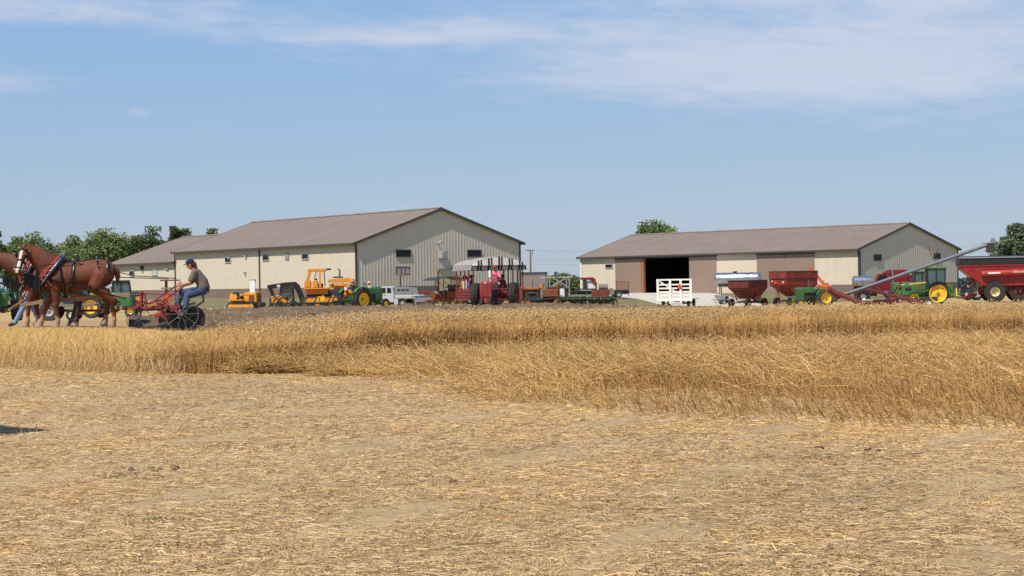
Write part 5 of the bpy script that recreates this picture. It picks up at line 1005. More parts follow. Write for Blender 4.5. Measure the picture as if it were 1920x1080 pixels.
for s in (-1, 1):
    part(cw, 'side_rail', 'wagon_red', *[('bar', (-LW / 2, s * (WW + .045), z), (LW / 2, s * (WW + .045), z), .035) for z in (.72, .86, 1.0, 1.14)], *[('bar', (x, s * (WW + .085), .6), (x, s * (WW + .085), 1.16), .03) for x in np.linspace(-LW / 2 + .3, LW / 2 - .3, 13)])
    part(cw, 'bench', 'old_wood', ('bx', -LW / 2 + .3, LW / 2 - .3, s * (WW - .1), s * (WW - .52), .90, .95), ('bx', -LW / 2 + .3, LW / 2 - .3, s * (WW - .1), s * (WW - .06), .6, 1.12))
part(cw, 'end_rail', 'wagon_red', *[('bar', (LW / 2 + .045, -WW, z), (LW / 2 + .045, WW, z), .035) for z in (.72, .86, 1.0, 1.14)], *[('bar', (LW / 2 + .08, y, .6), (LW / 2 + .08, y, 1.16), .03) for y in np.linspace(-WW + .2, WW - .2, 7)]); part(cw, 'end_rail', 'wagon_red', *[('bar', (-LW / 2 - .045, -WW, z), (-LW / 2 - .045, WW, z), .035) for z in (.72, .86, 1.0, 1.14)])
K['canvas_white'] = mat('canvas_white', lin(198, 194, 188), .9, 0, .08, 3); K['canvas_brown'] = mat('canvas_brown', lin(64, 46, 44), .9, 0, .1, 3)
def canopy():
    m = MB(); y1 = WW + .12; x1 = LW / 2 + .22; ze, zp = 2.38, 2.80
    def zc(y): return zp - (zp - ze) * (.62 * abs(y) / y1 + .38 * (abs(y) / y1) ** 7)
    # arched roof in strips running across the wagon
    nx = 46
    for i in range(nx):
        m.m = 0 if i % 2 == 0 else 1; a, b = -x1 + 2 * x1 * i / nx, -x1 + 2 * x1 * (i + 1) / nx; yy = np.linspace(-y1, y1, 17); vs = []; bow = .025
        for y in yy: vs += [(a, y, zc(y)), ((a + b) / 2, y, zc(y) + bow), (b, y, zc(y))]
        fs = []
        for k in range(16): fs += [(3 * k, 3 * k + 1, 3 * k + 4, 3 * k + 3), (3 * k + 1, 3 * k + 2, 3 * k + 5, 3 * k + 4)]
        m.add(vs, fs)
        for s in (-1, 1):        # hanging valance on both sides
            vs = [(a, s * y1, ze), (b, s * y1, ze), (b, s * (y1 + .04), ze - .24), ((a + b) / 2, s * (y1 + .05), ze - .30), (a, s * (y1 + .04), ze - .24)]; m.add(vs, [(0, 1, 2, 3, 4)] if s < 0 else [(4, 3, 2, 1, 0)])
    # striped gable ends with scalloped valance
    wd = [.30, .11, .04, .10]; y = -y1; k = 0; cells = []
    while y < y1 - 1e-3:
        b = min(y1, y + wd[k % 4]); cells.append((y, b, 0 if k % 2 == 0 else 1)); y = b; k += 1
    for x, s in ((x1, 1), (-x1, -1)):
        for a, b, q in cells:
            m.m = q; n = 3; top = [(x, a + (b - a) * j / n, zc(a + (b - a) * j / n) + .01) for j in range(n + 1)]; mid1 = [(x + s * .05, a + (b - a) * j / n, 2.36) for j in range(n + 1)]; mid2 = [(x - s * .14, a + (b - a) * j / n, 2.345) for j in range(n + 1)]; bot = [(x - s * .14, a + (b - a) * j / n, 2.13 - .035 * abs(math.sin((a + (b - a) * j / n) * 12))) for j in range(n + 1)]
            for r0, r1 in ((top, mid1), (mid1, mid2), (mid2, bot)):
                vs = r0 + r1; fs = [(j, j + 1, n + 2 + j, n + 1 + j) for j in range(n)]; m.add(vs, [f[::-1] for f in fs] if s > 0 else fs)
    return m.build('canopy', ['canvas_white', 'canvas_brown'], cw, 20)
canopy()
part(cw, 'canopy_bow', 'iron', *[('tube', [(x, y, 2.36 + .40 * (1 - (abs(y) / 1.44) ** 1.35)) for y in np.linspace(-1.4, 1.4, 9)], .02, 5) for x in (-2.2, 0, 2.2)])
smv(cw, (-LW / 2 - .1, 0, 1.0), (-1, 0))
def rider(label, lx, ly, face, shirt, cap, brim=True, legs='jeans', hair='dark_hair', seat=1.0):
    o = cw.matrix_basis.copy() if False else None; a = rad(-77); L = cw.location; f = math.radians(face); x = L.x + lx * math.cos(a) - ly * math.sin(a); y = L.y + lx * math.sin(a) + ly * math.cos(a)
    return human('person', label, (x, y, L.z), a + f, seated(-.2, 0, seat, .05), (1, 0, 0), shirt, legs, hair, cap, 'short', .026, 'riders on the canopy wagon', brim=brim)
rider('wagon rider in pale yellow shirt at the left railing', -1.3, -.95, 90, 'yellow_shirt', None); rider('wagon rider in light blue shirt and white cap', -.35, -.95, 90, 'blue_shirt', 'white_cloth'); rider('wagon rider in dark shirt beside the light blue one', .25, -.85, 90, 'dark_shirt', 'boot', 'wide')
rider('wagon rider in red and black at the right of the tractor', 1.0, .35, -60, 'red_shirt', 'navy', True, 'dark_shirt'); rider('wagon rider in dark clothes far back on the wagon', -.6, .78, -90, 'dark_shirt', None)

# ------------------------------------------------------------------ green tractors
gt = thing('green_tractor', 'green tractor with yellow wheels seen from behind, driving right with a plough', 'tractor', 664, 122.0, 47)
old_tractor(gt, 'green', 'yellow', .78, .85, .42, 2.35, False, .30, 1.62, 'plain', False, .40, 'rubber'); smv(gt, (-.62, .25, 1.25), (-1, 0), .42)
part(gt, 'white_tank', 'white', ('cyl', (-.5, .3, 1.45), (-.5, .3, 1.65), .12, None, 12)); part(gt, 'hitch', 'green', ('bar', (-.4, -.35, .7), (-1.1, -.35, .5), .07), ('bar', (-.4, .35, .7), (-1.1, .35, .5), .07), ('bar', (-.4, 0, 1.1), (-1.1, 0, .9), .06))
human('person', 'driver in dark shirt and grey cap on the green tractor with the plough', gt.location, rad(47), seated(-.25, 0, 1.25, .08, .33, .25), (1, 0, 0), 'dark_shirt', 'jeans', 'dark_hair', 'lgrey', 'short', .026)
a = gt.location; human('person', 'helper in tan shirt and straw hat standing past the green tractor', (a.x + .95, a.y + 2.2, gz1(a.x + .95, a.y + 2.2) + .3), rad(200), {**Jw, 'knL': (.05, .11, .5), 'anL': (0, .11, .1), 'toL': (.14, .11, .05), 'anR': (0, -.1, .1), 'toR': (.14, -.1, .05)}, (1, 0, 0), 'cream_paint', 'jeans', 'dark_hair', 'straw_hat', 'short', .03, brim='wide')
pw = thing('moldboard_plow', 'dark green many-bottom plough hitched behind the green tractor', 'plough', 580, 116.0, 26)
part(pw, 'beam', 'plow_green', ('bar', (-2.7, .3, .52), (3.0, -.2, .52), .11, .13), ('bar', (1.5, -.5, .62), (3.2, .1, .62), .1), ('bar', (3.0, -.4, .62), (3.0, .4, .62), .1), ('bar', (3.0, 0, .6), (3.0, 0, 1.1), .08))
for k in range(6):
    x = -2.5 + k * .95; y = .3 - .09 * k
    b = part(pw, 'plow_bottom', 'plow_green', ('tube', [(x + .3, y, .62), (x + .42, y, .85), (x + .2, y, .9), (x, y, .6), (x - .05, y, .2)], .05, 6), ('loft', [((x + .25, y - .1, .08), .03, .05), ((x, y - .12, .22), .03, .2), ((x - .3, y - .3, .3), .03, .2), ((x - .45, y - .45, .33), .03, .12)], (0, 0, 1), 8)); part(b, 'coulter', 'iron', ('lathe', [(.02, -.03), (.24, -.006), (.24, .006), (.02, .03)], (x + .5, y - .06, .26), 'y', 18), ('bar', (x + .5, y, .28), (x + .45, y, .65), .05))
wheel(pw, (-1.4, -.55, .3), .30, .18, .16, 'plow_green', 'rubber', name='gauge_wheel')
gj = thing('green_tractor', 'old green tractor with yellow seat facing left in front of the red grain wagons', 'tractor', 1540, 150.0, 196)
old_tractor(gj, 'green', 'yellow', .78, .80, .40, 2.35, False, .30, 1.72, 'plain', True, .36, 'dust_rubber'); part(gj, 'front_weight', 'green', ('bx', 2.5, 2.75, -.25, .25, .5, 1.0, .04))
gl = thing('green_tractor', 'green tractor cut by the left edge, big tyre behind the horses', 'tractor', 2, 80.0, -84)
old_tractor(gl, 'green', 'yellow', .70, .72, .40, 2.2, True, .30, 1.55, 'plain', False, .38, 'dust_rubber'); part(gl, 'loader_arm', 'green', ('bar', (-.3, -.5, 1.5), (1.6, -.5, 1.3), .14, .2), ('bar', (-.3, .5, 1.5), (1.6, .5, 1.3), .14, .2), ('bx', 1.5, 1.9, -.6, .6, .7, 1.35, .05))
gb2 = thing('green_tractor', 'green tractor with yellow wheels behind the legs of the near horse', 'tractor', 180, 92.0, -6)
old_tractor(gb2, 'green', 'yellow', .60, .75, .36, 1.95, True, .28, 1.35, 'plain', False, .30, 'dust_rubber')
part(gb2, 'hood_stripe', 'yellow', ('bx', .6, 1.9, -.284, -.281, 1.10, 1.16)); 
# modern tracked tractor, a second one behind it, a blue one further right
def cab(root, x0, x1, w, z0, z1, frame, roofm, glass='cab_glass', oh=.12):
    c = part(root, 'cab_frame', frame, *[('bar', (x + dx, s * w, z0), (x, s * (w - .06), z1), .08) for x, dx in ((x0, .05), ((x0 + x1) / 2, 0), (x1, .1)) for s in (-1, 1)], ('bx', x0, x1 + .1, -w, w, z0 - .06, z0 + .04), ('bar', (x1 + .05, -w, z0 + .5), (x1 + .05, w, z0 + .5), .03))
    part(c, 'cab_glass', glass, *[('bx', x0 + .06, (x0 + x1) / 2 - .04, s * (w - .075), s * (w - .055), z0 + .05, z1), *()] [0:1] * 0 or [('add', [(x0 + .06, s * (w - .03), z0 + .04), (x1 + .06, s * (w - .03), z0 + .04), (x1, s * (w - .085), z1), (x0 + .03, s * (w - .085), z1), (x0 + .06, s * (w - .05), z0 + .04), (x1 + .06, s * (w - .05), z0 + .04), (x1, s * (w - .105), z1), (x0 + .03, s * (w - .105), z1)], [(0, 1, 2, 3), (7, 6, 5, 4)]) for s in (-1, 1)], ('bx', x0 + .02, x0 + .04, -w + .1, w - .1, z0 + .05, z1), ('bar', (x1 + .07, 0, z0 + .05), (x1 + .01, 0, z1), 2 * w - .22, .02, {'up': (1, 0, 0)}))
    part(root, 'cab_roof', roofm, ('bx', x0 - oh, x1 + oh, -w - .05, w + .05, z1, z1 + .18, .07))
    part(root, 'cab_seat', 'dark', ('bx', x0 + .35, x0 + .85, -.25, .25, z0 + .1, z0 + .45, .05), ('bx', x0 + .25, x0 + .42, -.25, .25, z0 + .4, z0 + 1.0, .05))
K['cab_clear'] = mat('cab_clear', (.10, .16, .15), .08, 0, .1)
K['cab_clear'].node_tree.nodes['Principled BSDF'].inputs['Alpha'].default_value = .55
tt = thing('tracked_tractor', 'large green tractor on rubber tracks hitched to the red grain cart', 'tractor', 1757, 148.0, 170)
for s in (-1, 1):
    track(tt, 0, 2.0, 0, .88, .50, s * .85, .5, 'dark', 'rubber', True, hub=False); ob('drive_wheel', rim_mesh(.76, .5, 'yellow', 'deep'), tt, (0, s * .86, .88), math.pi if s > 0 else 0); ob('idler_wheel', rim_mesh(.40, .5, 'yellow', 'deep'), tt, (2.0, s * .86, .50), math.pi if s > 0 else 0)
    part(tt, 'fender', 'black', arc_fender(1.02, .55, .2, 2.3, (0, s * .85, .88))); part(tt, 'tail_lamp', 'sign_orange', ('bx', -.95, -.88, s * .75, s * .95, 1.55, 1.75, .02))
    part(tt, 'hood_stripe', 'yellow', ('bar', (.95, s * .46, 1.86), (2.3, s * .44, 1.74), .012, .10), ('bar', (2.3, s * .44, 1.74), (2.92, s * .40, 1.55), .012, .09)); part(tt, 'side_grille', 'black', ('bx', 2.2, 2.75, s * .44, s * .447, 1.15, 1.45))
part(tt, 'hood', 'green', ('prism', [(.85, 1.0), (.85, 1.95), (2.3, 1.84), (2.95, 1.62), (3.05, 1.2), (3.0, .78), (2.4, .72), (1.3, .95)], -.44, .44, 'y', .06)); part(tt, 'grille', 'black', ('bx', 3.02, 3.07, -.36, .36, .85, 1.45, .02)); part(tt, 'front_weights', 'green', ('bx', 3.05, 3.65, -.45, .45, .68, 1.2, .05)); part(tt, 'chassis', 'green', ('bx', -.9, 2.6, -.4, .4, .55, 1.1, .05)); 
cab(tt, -.65, .85, .78, 1.45, 3.0, 'black', 'green', 'cab_clear'); part(tt, 'beacon', 'sign_yellow', ('cyl', (.6, .5, 3.18), (.6, .5, 3.3), .08)); part(tt, 'mirror', 'black', ('bx', .95, 1.0, 1.0, 1.2, 2.2, 2.6), ('bar', (.9, .75, 2.5), (.97, 1.05, 2.5), .03)); part(tt, 'side_lamp', 'red', ('cyl', (1.6, .98, 1.3), (1.6, .98, 1.65), .08), ('sph', (1.6, .98, 1.55), .1, 8, 6)); part(tt, 'exhaust_stack', 'iron', ('cyl', (.95, -.55, 1.6), (.95, -.55, 3.1), .06))
part(tt, 'rear_hitch', 'green', ('bx', -1.35, -.85, -.5, .5, .5, 1.6, .06), ('bar', (-1.2, -.55, .7), (-1.75, -.55, .55), .09), ('bar', (-1.2, .55, .7), (-1.75, .55, .55), .09), ('bar', (-1.3, .3, 1.6), (-1.5, .3, .9), .1), ('bar', (-1.3, -.3, 1.6), (-1.5, -.3, .9), .1)); part(tt, 'quick_hitch', 'yellow', ('bar', (-1.6, .5, .4), (-1.6, .3, 1.3), .09), ('bar', (-1.6, -.5, .4), (-1.6, -.3, 1.3), .09), ('bar', (-1.6, -.3, 1.3), (-1.6, .3, 1.3), .09))
t2 = thing('green_tractor', 'second green cab tractor mostly hidden behind the tracked one', 'tractor', 1727, 158.0, 176)
old_tractor(t2, 'green', 'yellow', .85, .9, .45, 2.6, False, .36, 1.9, 'plain', False, .55, 'rubber'); cab(t2, -.6, .65, .7, 1.5, 2.75, 'black', 'green', 'cab_clear')
for s in (-1, 1): part(t2, 'hood_stripe', 'yellow', ('bx', .6, 2.2, s * .362, s * .366, 1.62, 1.72))
bt = thing('blue_tractor', 'dark blue tractor glimpsed between tracked tractor and grain cart', 'tractor', 1822, 163.0, 15)
old_tractor(bt, 'blue', 'lgrey', .75, .8, .4, 2.2, False, .32, 1.75, 'plain', False, .42, 'rubber')

# ------------------------------------------------------------------ grain cart
gc = thing('grain_cart', 'big red grain cart with black tarp rim and white lettering on its auger', 'grain cart', 1861, 149.0, 171)
part(gc, 'hopper', 'cart_red', ('prism', [(2.85, 3.20), (2.80, 2.95), (.95, 1.45), (-2.5, 1.45), (-4.6, 2.95), (-4.65, 3.20)], -1.58, 1.58, 'y', .05)); part(gc, 'hopper_rim', 'cart_red', ('bx', -4.7, 2.92, -1.64, 1.64, 3.15, 3.28, .02))
part(gc, 'side_rib', 'maroon', *[('bar', (x, 1.6, 3.15), (x + (.6 if x < -1 else -.6) * 0, 1.6, 1.6), .06) for x in (-1.2, -2.6)]); 
rim_ = part(gc, 'extension_wall', 'black', ('bx', -4.7, 2.95, -1.62, 1.62, 3.285, 3.86, .03), ('bx', 1.35, 1.42, 1.62, 1.66, 3.29, 3.86), ('bx', -1.6, -1.53, 1.62, 1.66, 3.29, 3.86)); part(gc, 'tarp', 'black', ('prism', [(-1.6, 3.865), (1.6, 3.865), (.9, 4.02), (0, 4.07), (-.9, 4.02)], -4.65, 2.9, 'x')); part(gc, 'tarp_roll', 'grey', ('cyl', (-4.75, 1.66, 3.90), (3.0, 1.66, 3.90), .05))
au = part(gc, 'auger_tube', 'red', ('cyl', (.95, 1.86, 2.52), (-4.6, 1.86, 2.66), .26, None, 20), ('sph', (.95, 1.86, 2.52), .26, 14, 9)); part(au, 'name_plate', 'white', ('bar', (.60, 2.113, 2.56), (-.42, 2.113, 2.585), .012, .13))
cv = bpy.data.curves.new('t', 'FONT'); cv.body = 'AVALANCHE'; cv.size = .23; cv.extrude = .006; cv.shear = .25; cv.align_x = 'LEFT'; to_ = bpy.data.objects.new('t', cv); COL.objects.link(to_); tm = bpy.data.meshes.new_from_object(to_.evaluated_get(bpy.context.evaluated_depsgraph_get())); bpy.data.objects.remove(to_)
tm.materials.clear(); tm.materials.append(K['white']); lo = ob('lettering', tm, au, (-1.45, 2.128, 2.56)); lo.rotation_euler = (rad(90), 0, rad(180)); 
part(au, 'swoosh', 'white', ('bar', (-2.75, 2.115, 2.60), (-3.6, 2.115, 2.50), .01, .04))
for s, x in ((1, 0), (-1, 0), (1, -2.15), (-1, -2.15)): wheel(gc, (x, s * (1.45 if x == 0 else .95), .94), .94, .75, .42, 'pale_rim' if x == 0 else 'maroon', 'rubber', 22, 'deep', mirror=(s > 0))
part(gc, 'undercarriage', 'maroon', ('bx', -2.6, .9, -.6, .6, .75, 1.45, .04), ('cyl', (0, -1.3, .94), (0, 1.3, .94), .14), ('cyl', (-2.15, -1.3, .94), (-2.15, 1.3, .94), .14), ('bx', -1.9, -1.2, .9, 1.3, .7, 1.7, .05)); part(gc, 'side_panel', 'maroon', ('bx', -4.0, -.3, 1.0, 1.06, .95, 2.2)); part(gc, 'reflector', 'red', ('bx', -1.55, -1.35, 1.065, 1.08, 1.6, 1.85))
part(gc, 'tongue', 'cart_red', ('bar', (.8, 0, .85), (2.6, 0, .42), .2, .24), ('bar', (2.5, 0, .45), (3.0, 0, .42), .12)); part(gc, 'front_leg', 'cart_red', ('bar', (1.9, .6, 2.2), (.95, .5, .8), .16, .2), ('bar', (1.9, -.6, 2.2), (.95, -.5, .8), .16, .2)); part(gc, 'jack', 'lgrey', ('cyl', (1.35, .75, .5), (1.35, .75, 1.6), .07), ('cyl', (1.35, .75, 1.35), (1.35, .75, 1.7), .11)); part(gc, 'hydraulic_hose', 'dark', ('tube', [(1.4, .3, 1.1), (2.0, .3, .9), (2.7, .2, .8), (3.2, .1, .9)], .03, 5), ('tube', [(1.4, .4, 1.2), (2.0, .45, .75), (2.7, .3, .7), (3.2, .2, .9)], .03, 5)); part(gc, 'manual_box', 'white', ('bx', 2.15, 2.35, .1, .3, .62, .85, .03))

# ------------------------------------------------------------------ grain auger
ag = thing('grain_auger', 'long grey grain auger slanting up to the right on a maroon undercarriage', 'auger', 1680, 141.0, 0)
SA = F / 141.0; G0 = hl(1680) + (CAM_H - ag.location.z) * SA
def aq(px, y, Y=0): return ((px - 1680) / SA, Y, (G0 - (px - 1680) * math.tan(rad(ROLL)) - y) / SA)
A0, A1 = aq(1583, 552.5, 0), aq(1861, 456.5, 0)
part(ag, 'auger_tube', 'galv', ('cyl', A0, A1, .145, None, 20)); 
for t in (.16, .42, .63, .80): p = V3(A0).lerp(V3(A1), t); d = (V3(A1) - V3(A0)).normalized(); part(ag, 'tube_flange', 'galv', ('cyl', p - d * .05, p + d * .05, .19, None, 18))
part(ag, 'discharge_spout', 'dark', ('bx', A1[0] - .45, A1[0] + .12, -.22, .22, A1[2] - .75, A1[2] + .05, .05)); part(ag, 'gear_box', 'iron', ('cyl', A1, (A1[0] + .2, 0, A1[2] + .07), .16), ('bar', A1, (A1[0] + .05, 0, A1[2] + .5), .03)); part(ag, 'lower_housing', 'iron', ('cyl', aq(1572, 556), aq(1592, 549), .17, None, 14))
part(ag, 'undercarriage', 'maroon', *[o for s in (-1, 1) for o in (('bar', aq(1625, 541, s * .25), aq(1700, 563, s * .9), .1, .14), ('bar', aq(1636, 545, s * .3), aq(1733, 568, s * 1.3), .09, .22), ('bar', aq(1668, 566, s * .9), aq(1733, 569, s * 1.3), .08), ('bar', aq(1640, 538, s * .25), aq(1672, 562, s * .8), .08, .1), ('bar', aq(1672, 562, s * .8), aq(1690, 528, s * .2), .07))], ('bx', *sorted((aq(1664, 0)[0], aq(1676, 0)[0])), -1.0, 1.0, .25, .62, .04), ('cyl', aq(1733, 569, -1.45), aq(1733, 569, 1.45), .06)); part(ag, 'lift_link', 'red', ('bar', aq(1630, 545, .25), aq(1672, 524, .2), .05), ('bar', aq(1645, 543, .25), aq(1680, 521, .2), .04))
for s in (-1, 1): wheel(ag, aq(1733, 567.5, s * 1.45), .30, .2, .17, 'white', 'rubber')
for y, e in (((1743, 462), 0), ((1760, 464), 0)): part(ag, 'truss_post', 'maroon', ('bar', aq(1750, 486, .0), aq(*y, .3 if y[0] == 1743 else -.3), .05))
part(ag, 'swing_auger', 'maroon', ('cyl', aq(1551, 543, -.5), aq(1622, 573, -.9), .21, None, 16), ('cyl', aq(1549, 542, -.5), aq(1555, 545, -.5), .27, None, 14), ('bar', aq(1551, 543, -.5), aq(1566, 560, -.4), .3, .3), ('bar', aq(1566, 560, -.4), aq(1585, 552, 0), .16)); part(ag, 'intake_hopper', 'maroon', frus(*[aq(1617, 0)[0], aq(1668, 0)[0]], -1.35, -.5, .08, *[aq(1614, 0)[0], aq(1671, 0)[0]], -1.45, -.4, .42)); part(ag, 'hopper_belt', 'black', ('bx', aq(1634, 0)[0], aq(1664, 0)[0], -1.42, -.42, .422, .50, .02)); 
for px in (1611, 1672): wheel(ag, aq(px, 573.5, -1.3), .17, .1, .09, 'lgrey', 'rubber', name='caster_wheel')

# ------------------------------------------------------------------ gravity wagons
def gravity(root, col, L, W, zt, z_mid, z_bot, ext=0, extm=None, rimm='gravity_maroon'):
    part(root, 'hopper', col, trough(-.4, .5, -W / 2 + .25, W / 2 - .5, z_bot, -L / 2, L / 2, -W / 2, W / 2, z_mid)); part(root, 'box', col, trough(-L / 2, L / 2, -W / 2, W / 2, z_mid + .002, -L / 2, L / 2, -W / 2, W / 2, zt, .05)); part(root, 'top_rim', 'dark', *[('bar', a, b, .07) for a, b in (((-L / 2, -W / 2 - .03, zt), (L / 2, -W / 2 - .03, zt)), ((-L / 2, W / 2 + .03, zt), (L / 2, W / 2 + .03, zt)), ((-L / 2 - .03, -W / 2, zt), (-L / 2 - .03, W / 2, zt)), ((L / 2 + .03, -W / 2, zt), (L / 2 + .03, W / 2, zt)))])
    if ext: part(root, 'extension_boards', extm or col, trough(-L / 2 - .04, L / 2 + .04, -W / 2 - .04, W / 2 + .04, zt + .04, -L / 2 - .04, L / 2 + .04, -W / 2 - .04, W / 2 + .04, zt + ext, .05)); part(root, 'board_rim', 'dark', *[('bar', (-L / 2 - .05, s * (W / 2 + .04), zt + ext), (L / 2 + .05, s * (W / 2 + .04), zt + ext), .06) for s in (-1, 1)], *[('bar', (s * (L / 2 + .04), -W / 2, zt + ext), (s * (L / 2 + .04), W / 2, zt + ext), .06) for s in (-1, 1)])
    part(root, 'running_gear', 'iron', ('bar', (-1.5, 0, .5), (2.6, 0, .5), .14), ('bar', (-1.3, -.85, .42), (-1.3, .85, .42), .12), ('bar', (1.3, -.85, .42), (1.3, .85, .42), .12), ('bar', (1.5, 0, .45), (3.2, 0, .35), .09))
    for sx in (-1, 1):
        for sy in (-1, 1): wheel(root, (sx * 1.3, sy * .92, .40), .40, .26, .2, rimm, 'rubber', 0); part(root, 'leg', col, ('bar', (sx * L * .30, sy * .55, .5), (sx * L * .36, sy * W * .36, z_mid - .1), .09))
    part(root, 'discharge_chute', col, ('add', *frus(-.35, .45, -W / 2 - .1, -W / 2 + .5, z_bot - .1, -.35, .45, -W / 2 + .1, -W / 2 + .7, z_bot + .5)[1:])); part(root, 'ladder', col, *[('bar', (-L / 2 - .06, -.2, z), (-L / 2 - .06, .2, z), .03) for z in np.arange(.8, z_mid, .28)], ('bar', (-L / 2 - .06, -.2, .7), (-L / 2 - .06, -.2, z_mid), .03), ('bar', (-L / 2 - .06, .2, .7), (-L / 2 - .06, .2, z_mid), .03))
g1 = thing('gravity_wagon', 'dark maroon gravity grain wagon right of the white hay rack', 'grain wagon', 1402, 158.0, 46); gravity(g1, 'gravity_maroon', 3.0, 2.3, 2.45, 1.78, .75)
g2 = thing('gravity_wagon', 'taller rust-red gravity wagon with extension boards behind the old green tractor', 'grain wagon', 1488, 160.0, 33); gravity(g2, 'gravity_red', 3.9, 2.3, 2.55, 1.95, .85, .66, 'gravity_red', 'blue')
smv(g2, (-2.03, .2, 2.2), (-1, 0), .40, 'sign_orange'); part(g2, 'reflector', 'white', ('cyl', (-2.0, .72, 2.3), (-2.02, .72, 2.3), .08), ('cyl', (-2.0, -.8, 2.2), (-2.02, -.8, 2.2), .09))

# ------------------------------------------------------------------ white hay rack wagon
hr = thing('hay_rack_wagon', 'flat wagon with a white slatted rear rack and orange triangle', 'wagon', 1264, 126.0, 77)
WR = 1.22
for y in (-WR, -.48, .30, WR): part(hr, 'upright', 'white_wood', ('bx', -.02, .05, y - .085, y + .085, .33 if abs(y) < 1 else .62, 2.16, .008))
for z in (.66, .93, 1.2, 1.47, 1.74, 2.1): part(hr, 'slat', 'white_wood', ('bx', .052, .085, -WR - .085, WR + .085, z - .055, z + .055, .006))
part(hr, 'diagonal_brace', 'white_wood', ('bar', (.11, WR - .05, 2.05), (.11, -.1, 1.2), .09, .025, {'up': (1, 0, 0)})) ; part(hr, 'rear_sill', 'white_wood', ('bx', -.03, .1, -WR - .1, WR + .1, .52, .64, .01), ('bx', -.02, .06, -.48, .30, .34, .42, .01))
for k in range(9): part(hr, 'deck_plank', 'old_wood', ('bx', .1, 5.0, -WR + k * .27, -WR + k * .27 + .255, .60, .64))
part(hr, 'running_gear', 'iron', ('bar', (.2, 0, .42), (5.6, 0, .42), .12), ('bar', (.9, -1, .34), (.9, 1, .34), .1), ('bar', (4, -1, .34), (4, 1, .34), .1), ('bar', (.3, -.5, .54), (5, -.5, .54), .1), ('bar', (.3, .5, .54), (5, .5, .54), .1))
for x in (.9, 4.0):
    for s in (-1, 1): wheel(hr, (x, s * .95, .33), .33, .2, .17, 'iron', 'rubber')
smv(hr, (-.05, -.42, 1.58), (-1, 0), .40)

# ------------------------------------------------------------------ yellow machines
dz = thing('bulldozer', 'big yellow bulldozer with roll cage in front of the left barn', 'bulldozer', 615, 150.0, 6)
DQ = lambda px, y: ((px - 615) / 21.3, (577 - y) / 21.3)
for s in (-1, 1): track(dz, -1.85, 1.25, 0, .48, .48, s * 1.0, .5, 'cat_yellow', 'rust', True); part(dz, 'track_roller', 'cat_yellow', *[('cyl', (x, s * 1.0 - .28, .22), (x, s * 1.0 + .28, .22), .14) for x in (-1.3, -.8, -.3, .2, .7)]); part(dz, 'track_guard', 'cat_yellow', ('bx', -1.75, 1.15, s * 1.255, s * 1.30, .28, .86, .02), ('cyl', (-1.85, s * 1.25, .48), (-1.85, s * 1.32, .48), .30, None, 18), ('cyl', (1.25, s * 1.25, .48), (1.25, s * 1.32, .48), .30, None, 18)); part(dz, 'carrier_arm', 'cat_yellow', ('bx', -.55, -.35, s * 1.27, s * 1.33, .5, 1.1), ('bx', .35, .5, s * 1.27, s * 1.33, .5, 1.1)); part(dz, 'push_arm', 'cat_yellow', ('bar', (-.6, s * 1.42, .55), (2.6, s * 1.42, .55), .14, .26)); part(dz, 'fender', 'cat_yellow', ('bx', -2.1, .05, s * .6, s * 1.25, 1.66, 1.76, .03), ('bx', -1.9, .0, s * .65, s * .72, 1.2, 1.66))
part(dz, 'belly', 'dark', ('bx', -1.9, 1.7, -.62, .62, .6, 1.6, .05)); part(dz, 'guard_plate', 'sign_yellow', ('bx', -.95, -.30, -1.46, -1.44, .38, 1.0, .01)); part(dz, 'engine', ['cat_yellow', 'dark'], 1, ('bx', .3, .95, -.505, .505, 1.85, 2.12), ('bx', 1.1, 1.5, -.505, .505, 1.9, 2.1), ('bx', .4, 1.4, -.51, .51, 1.55, 1.7), 0, ('bx', .1, 1.8, -.42, .42, 1.1, 2.1, .04), ('bx', .3, 1.5, -.5, .5, 1.5, 1.75, .05), ('cyl', (.5, -.52, 1.95), (1.3, -.52, 1.95), .1)); part(dz, 'hood', 'cat_yellow', ('prism', [(.0, 2.2), (.05, 2.48), (1.9, 2.62), (2.0, 2.2)], -.48, .48, 'y', .05), ('bx', .1, 1.6, -.5, -.46, 1.05, 1.5), ('bx', .1, 1.6, .46, .5, 1.05, 1.5), ('bar', (1.05, -.5, 2.45), (1.75, -.5, 1.5), .1, .16)); part(dz, 'radiator', 'cat_yellow', ('bx', 1.85, 2.25, -.55, .55, 1.1, 2.55, .05)); part(dz, 'radiator_guard', 'rust', ('bx', 2.25, 2.36, -.5, .5, 1.15, 2.45, .02)); part(dz, 'exhaust_stack', 'iron', ('cyl', (1.05, .05, 2.6), (1.05, .05, 3.35), .08), ('bar', (1.05, .05, 3.34), (.88, .05, 3.42), .1)); part(dz, 'air_intake', 'dark', ('bx', .45, 1.35, -.35, .35, 2.6, 2.74, .06))
part(dz, 'cab_floor', 'cat_yellow', ('bx', -2.0, .05, -.7, .7, 1.6, 1.8, .03)); part(dz, 'fuel_tank', 'cat_yellow', ('bx', -2.05, -1.45, -.85, .85, 1.77, 2.42, .08)); part(dz, 'side_tank', 'cat_yellow', ('bx', -1.35, -.85, -1.0, -.6, 1.77, 2.42, .06), ('bx', -1.35, -.85, .6, 1.0, 1.77, 2.42, .06)); part(dz, 'seat', 'dark', ('bx', -1.0, -.4, -.3, .3, 1.8, 2.15, .05), ('bx', -1.1, -.92, -.3, .3, 2.1, 2.6, .05))
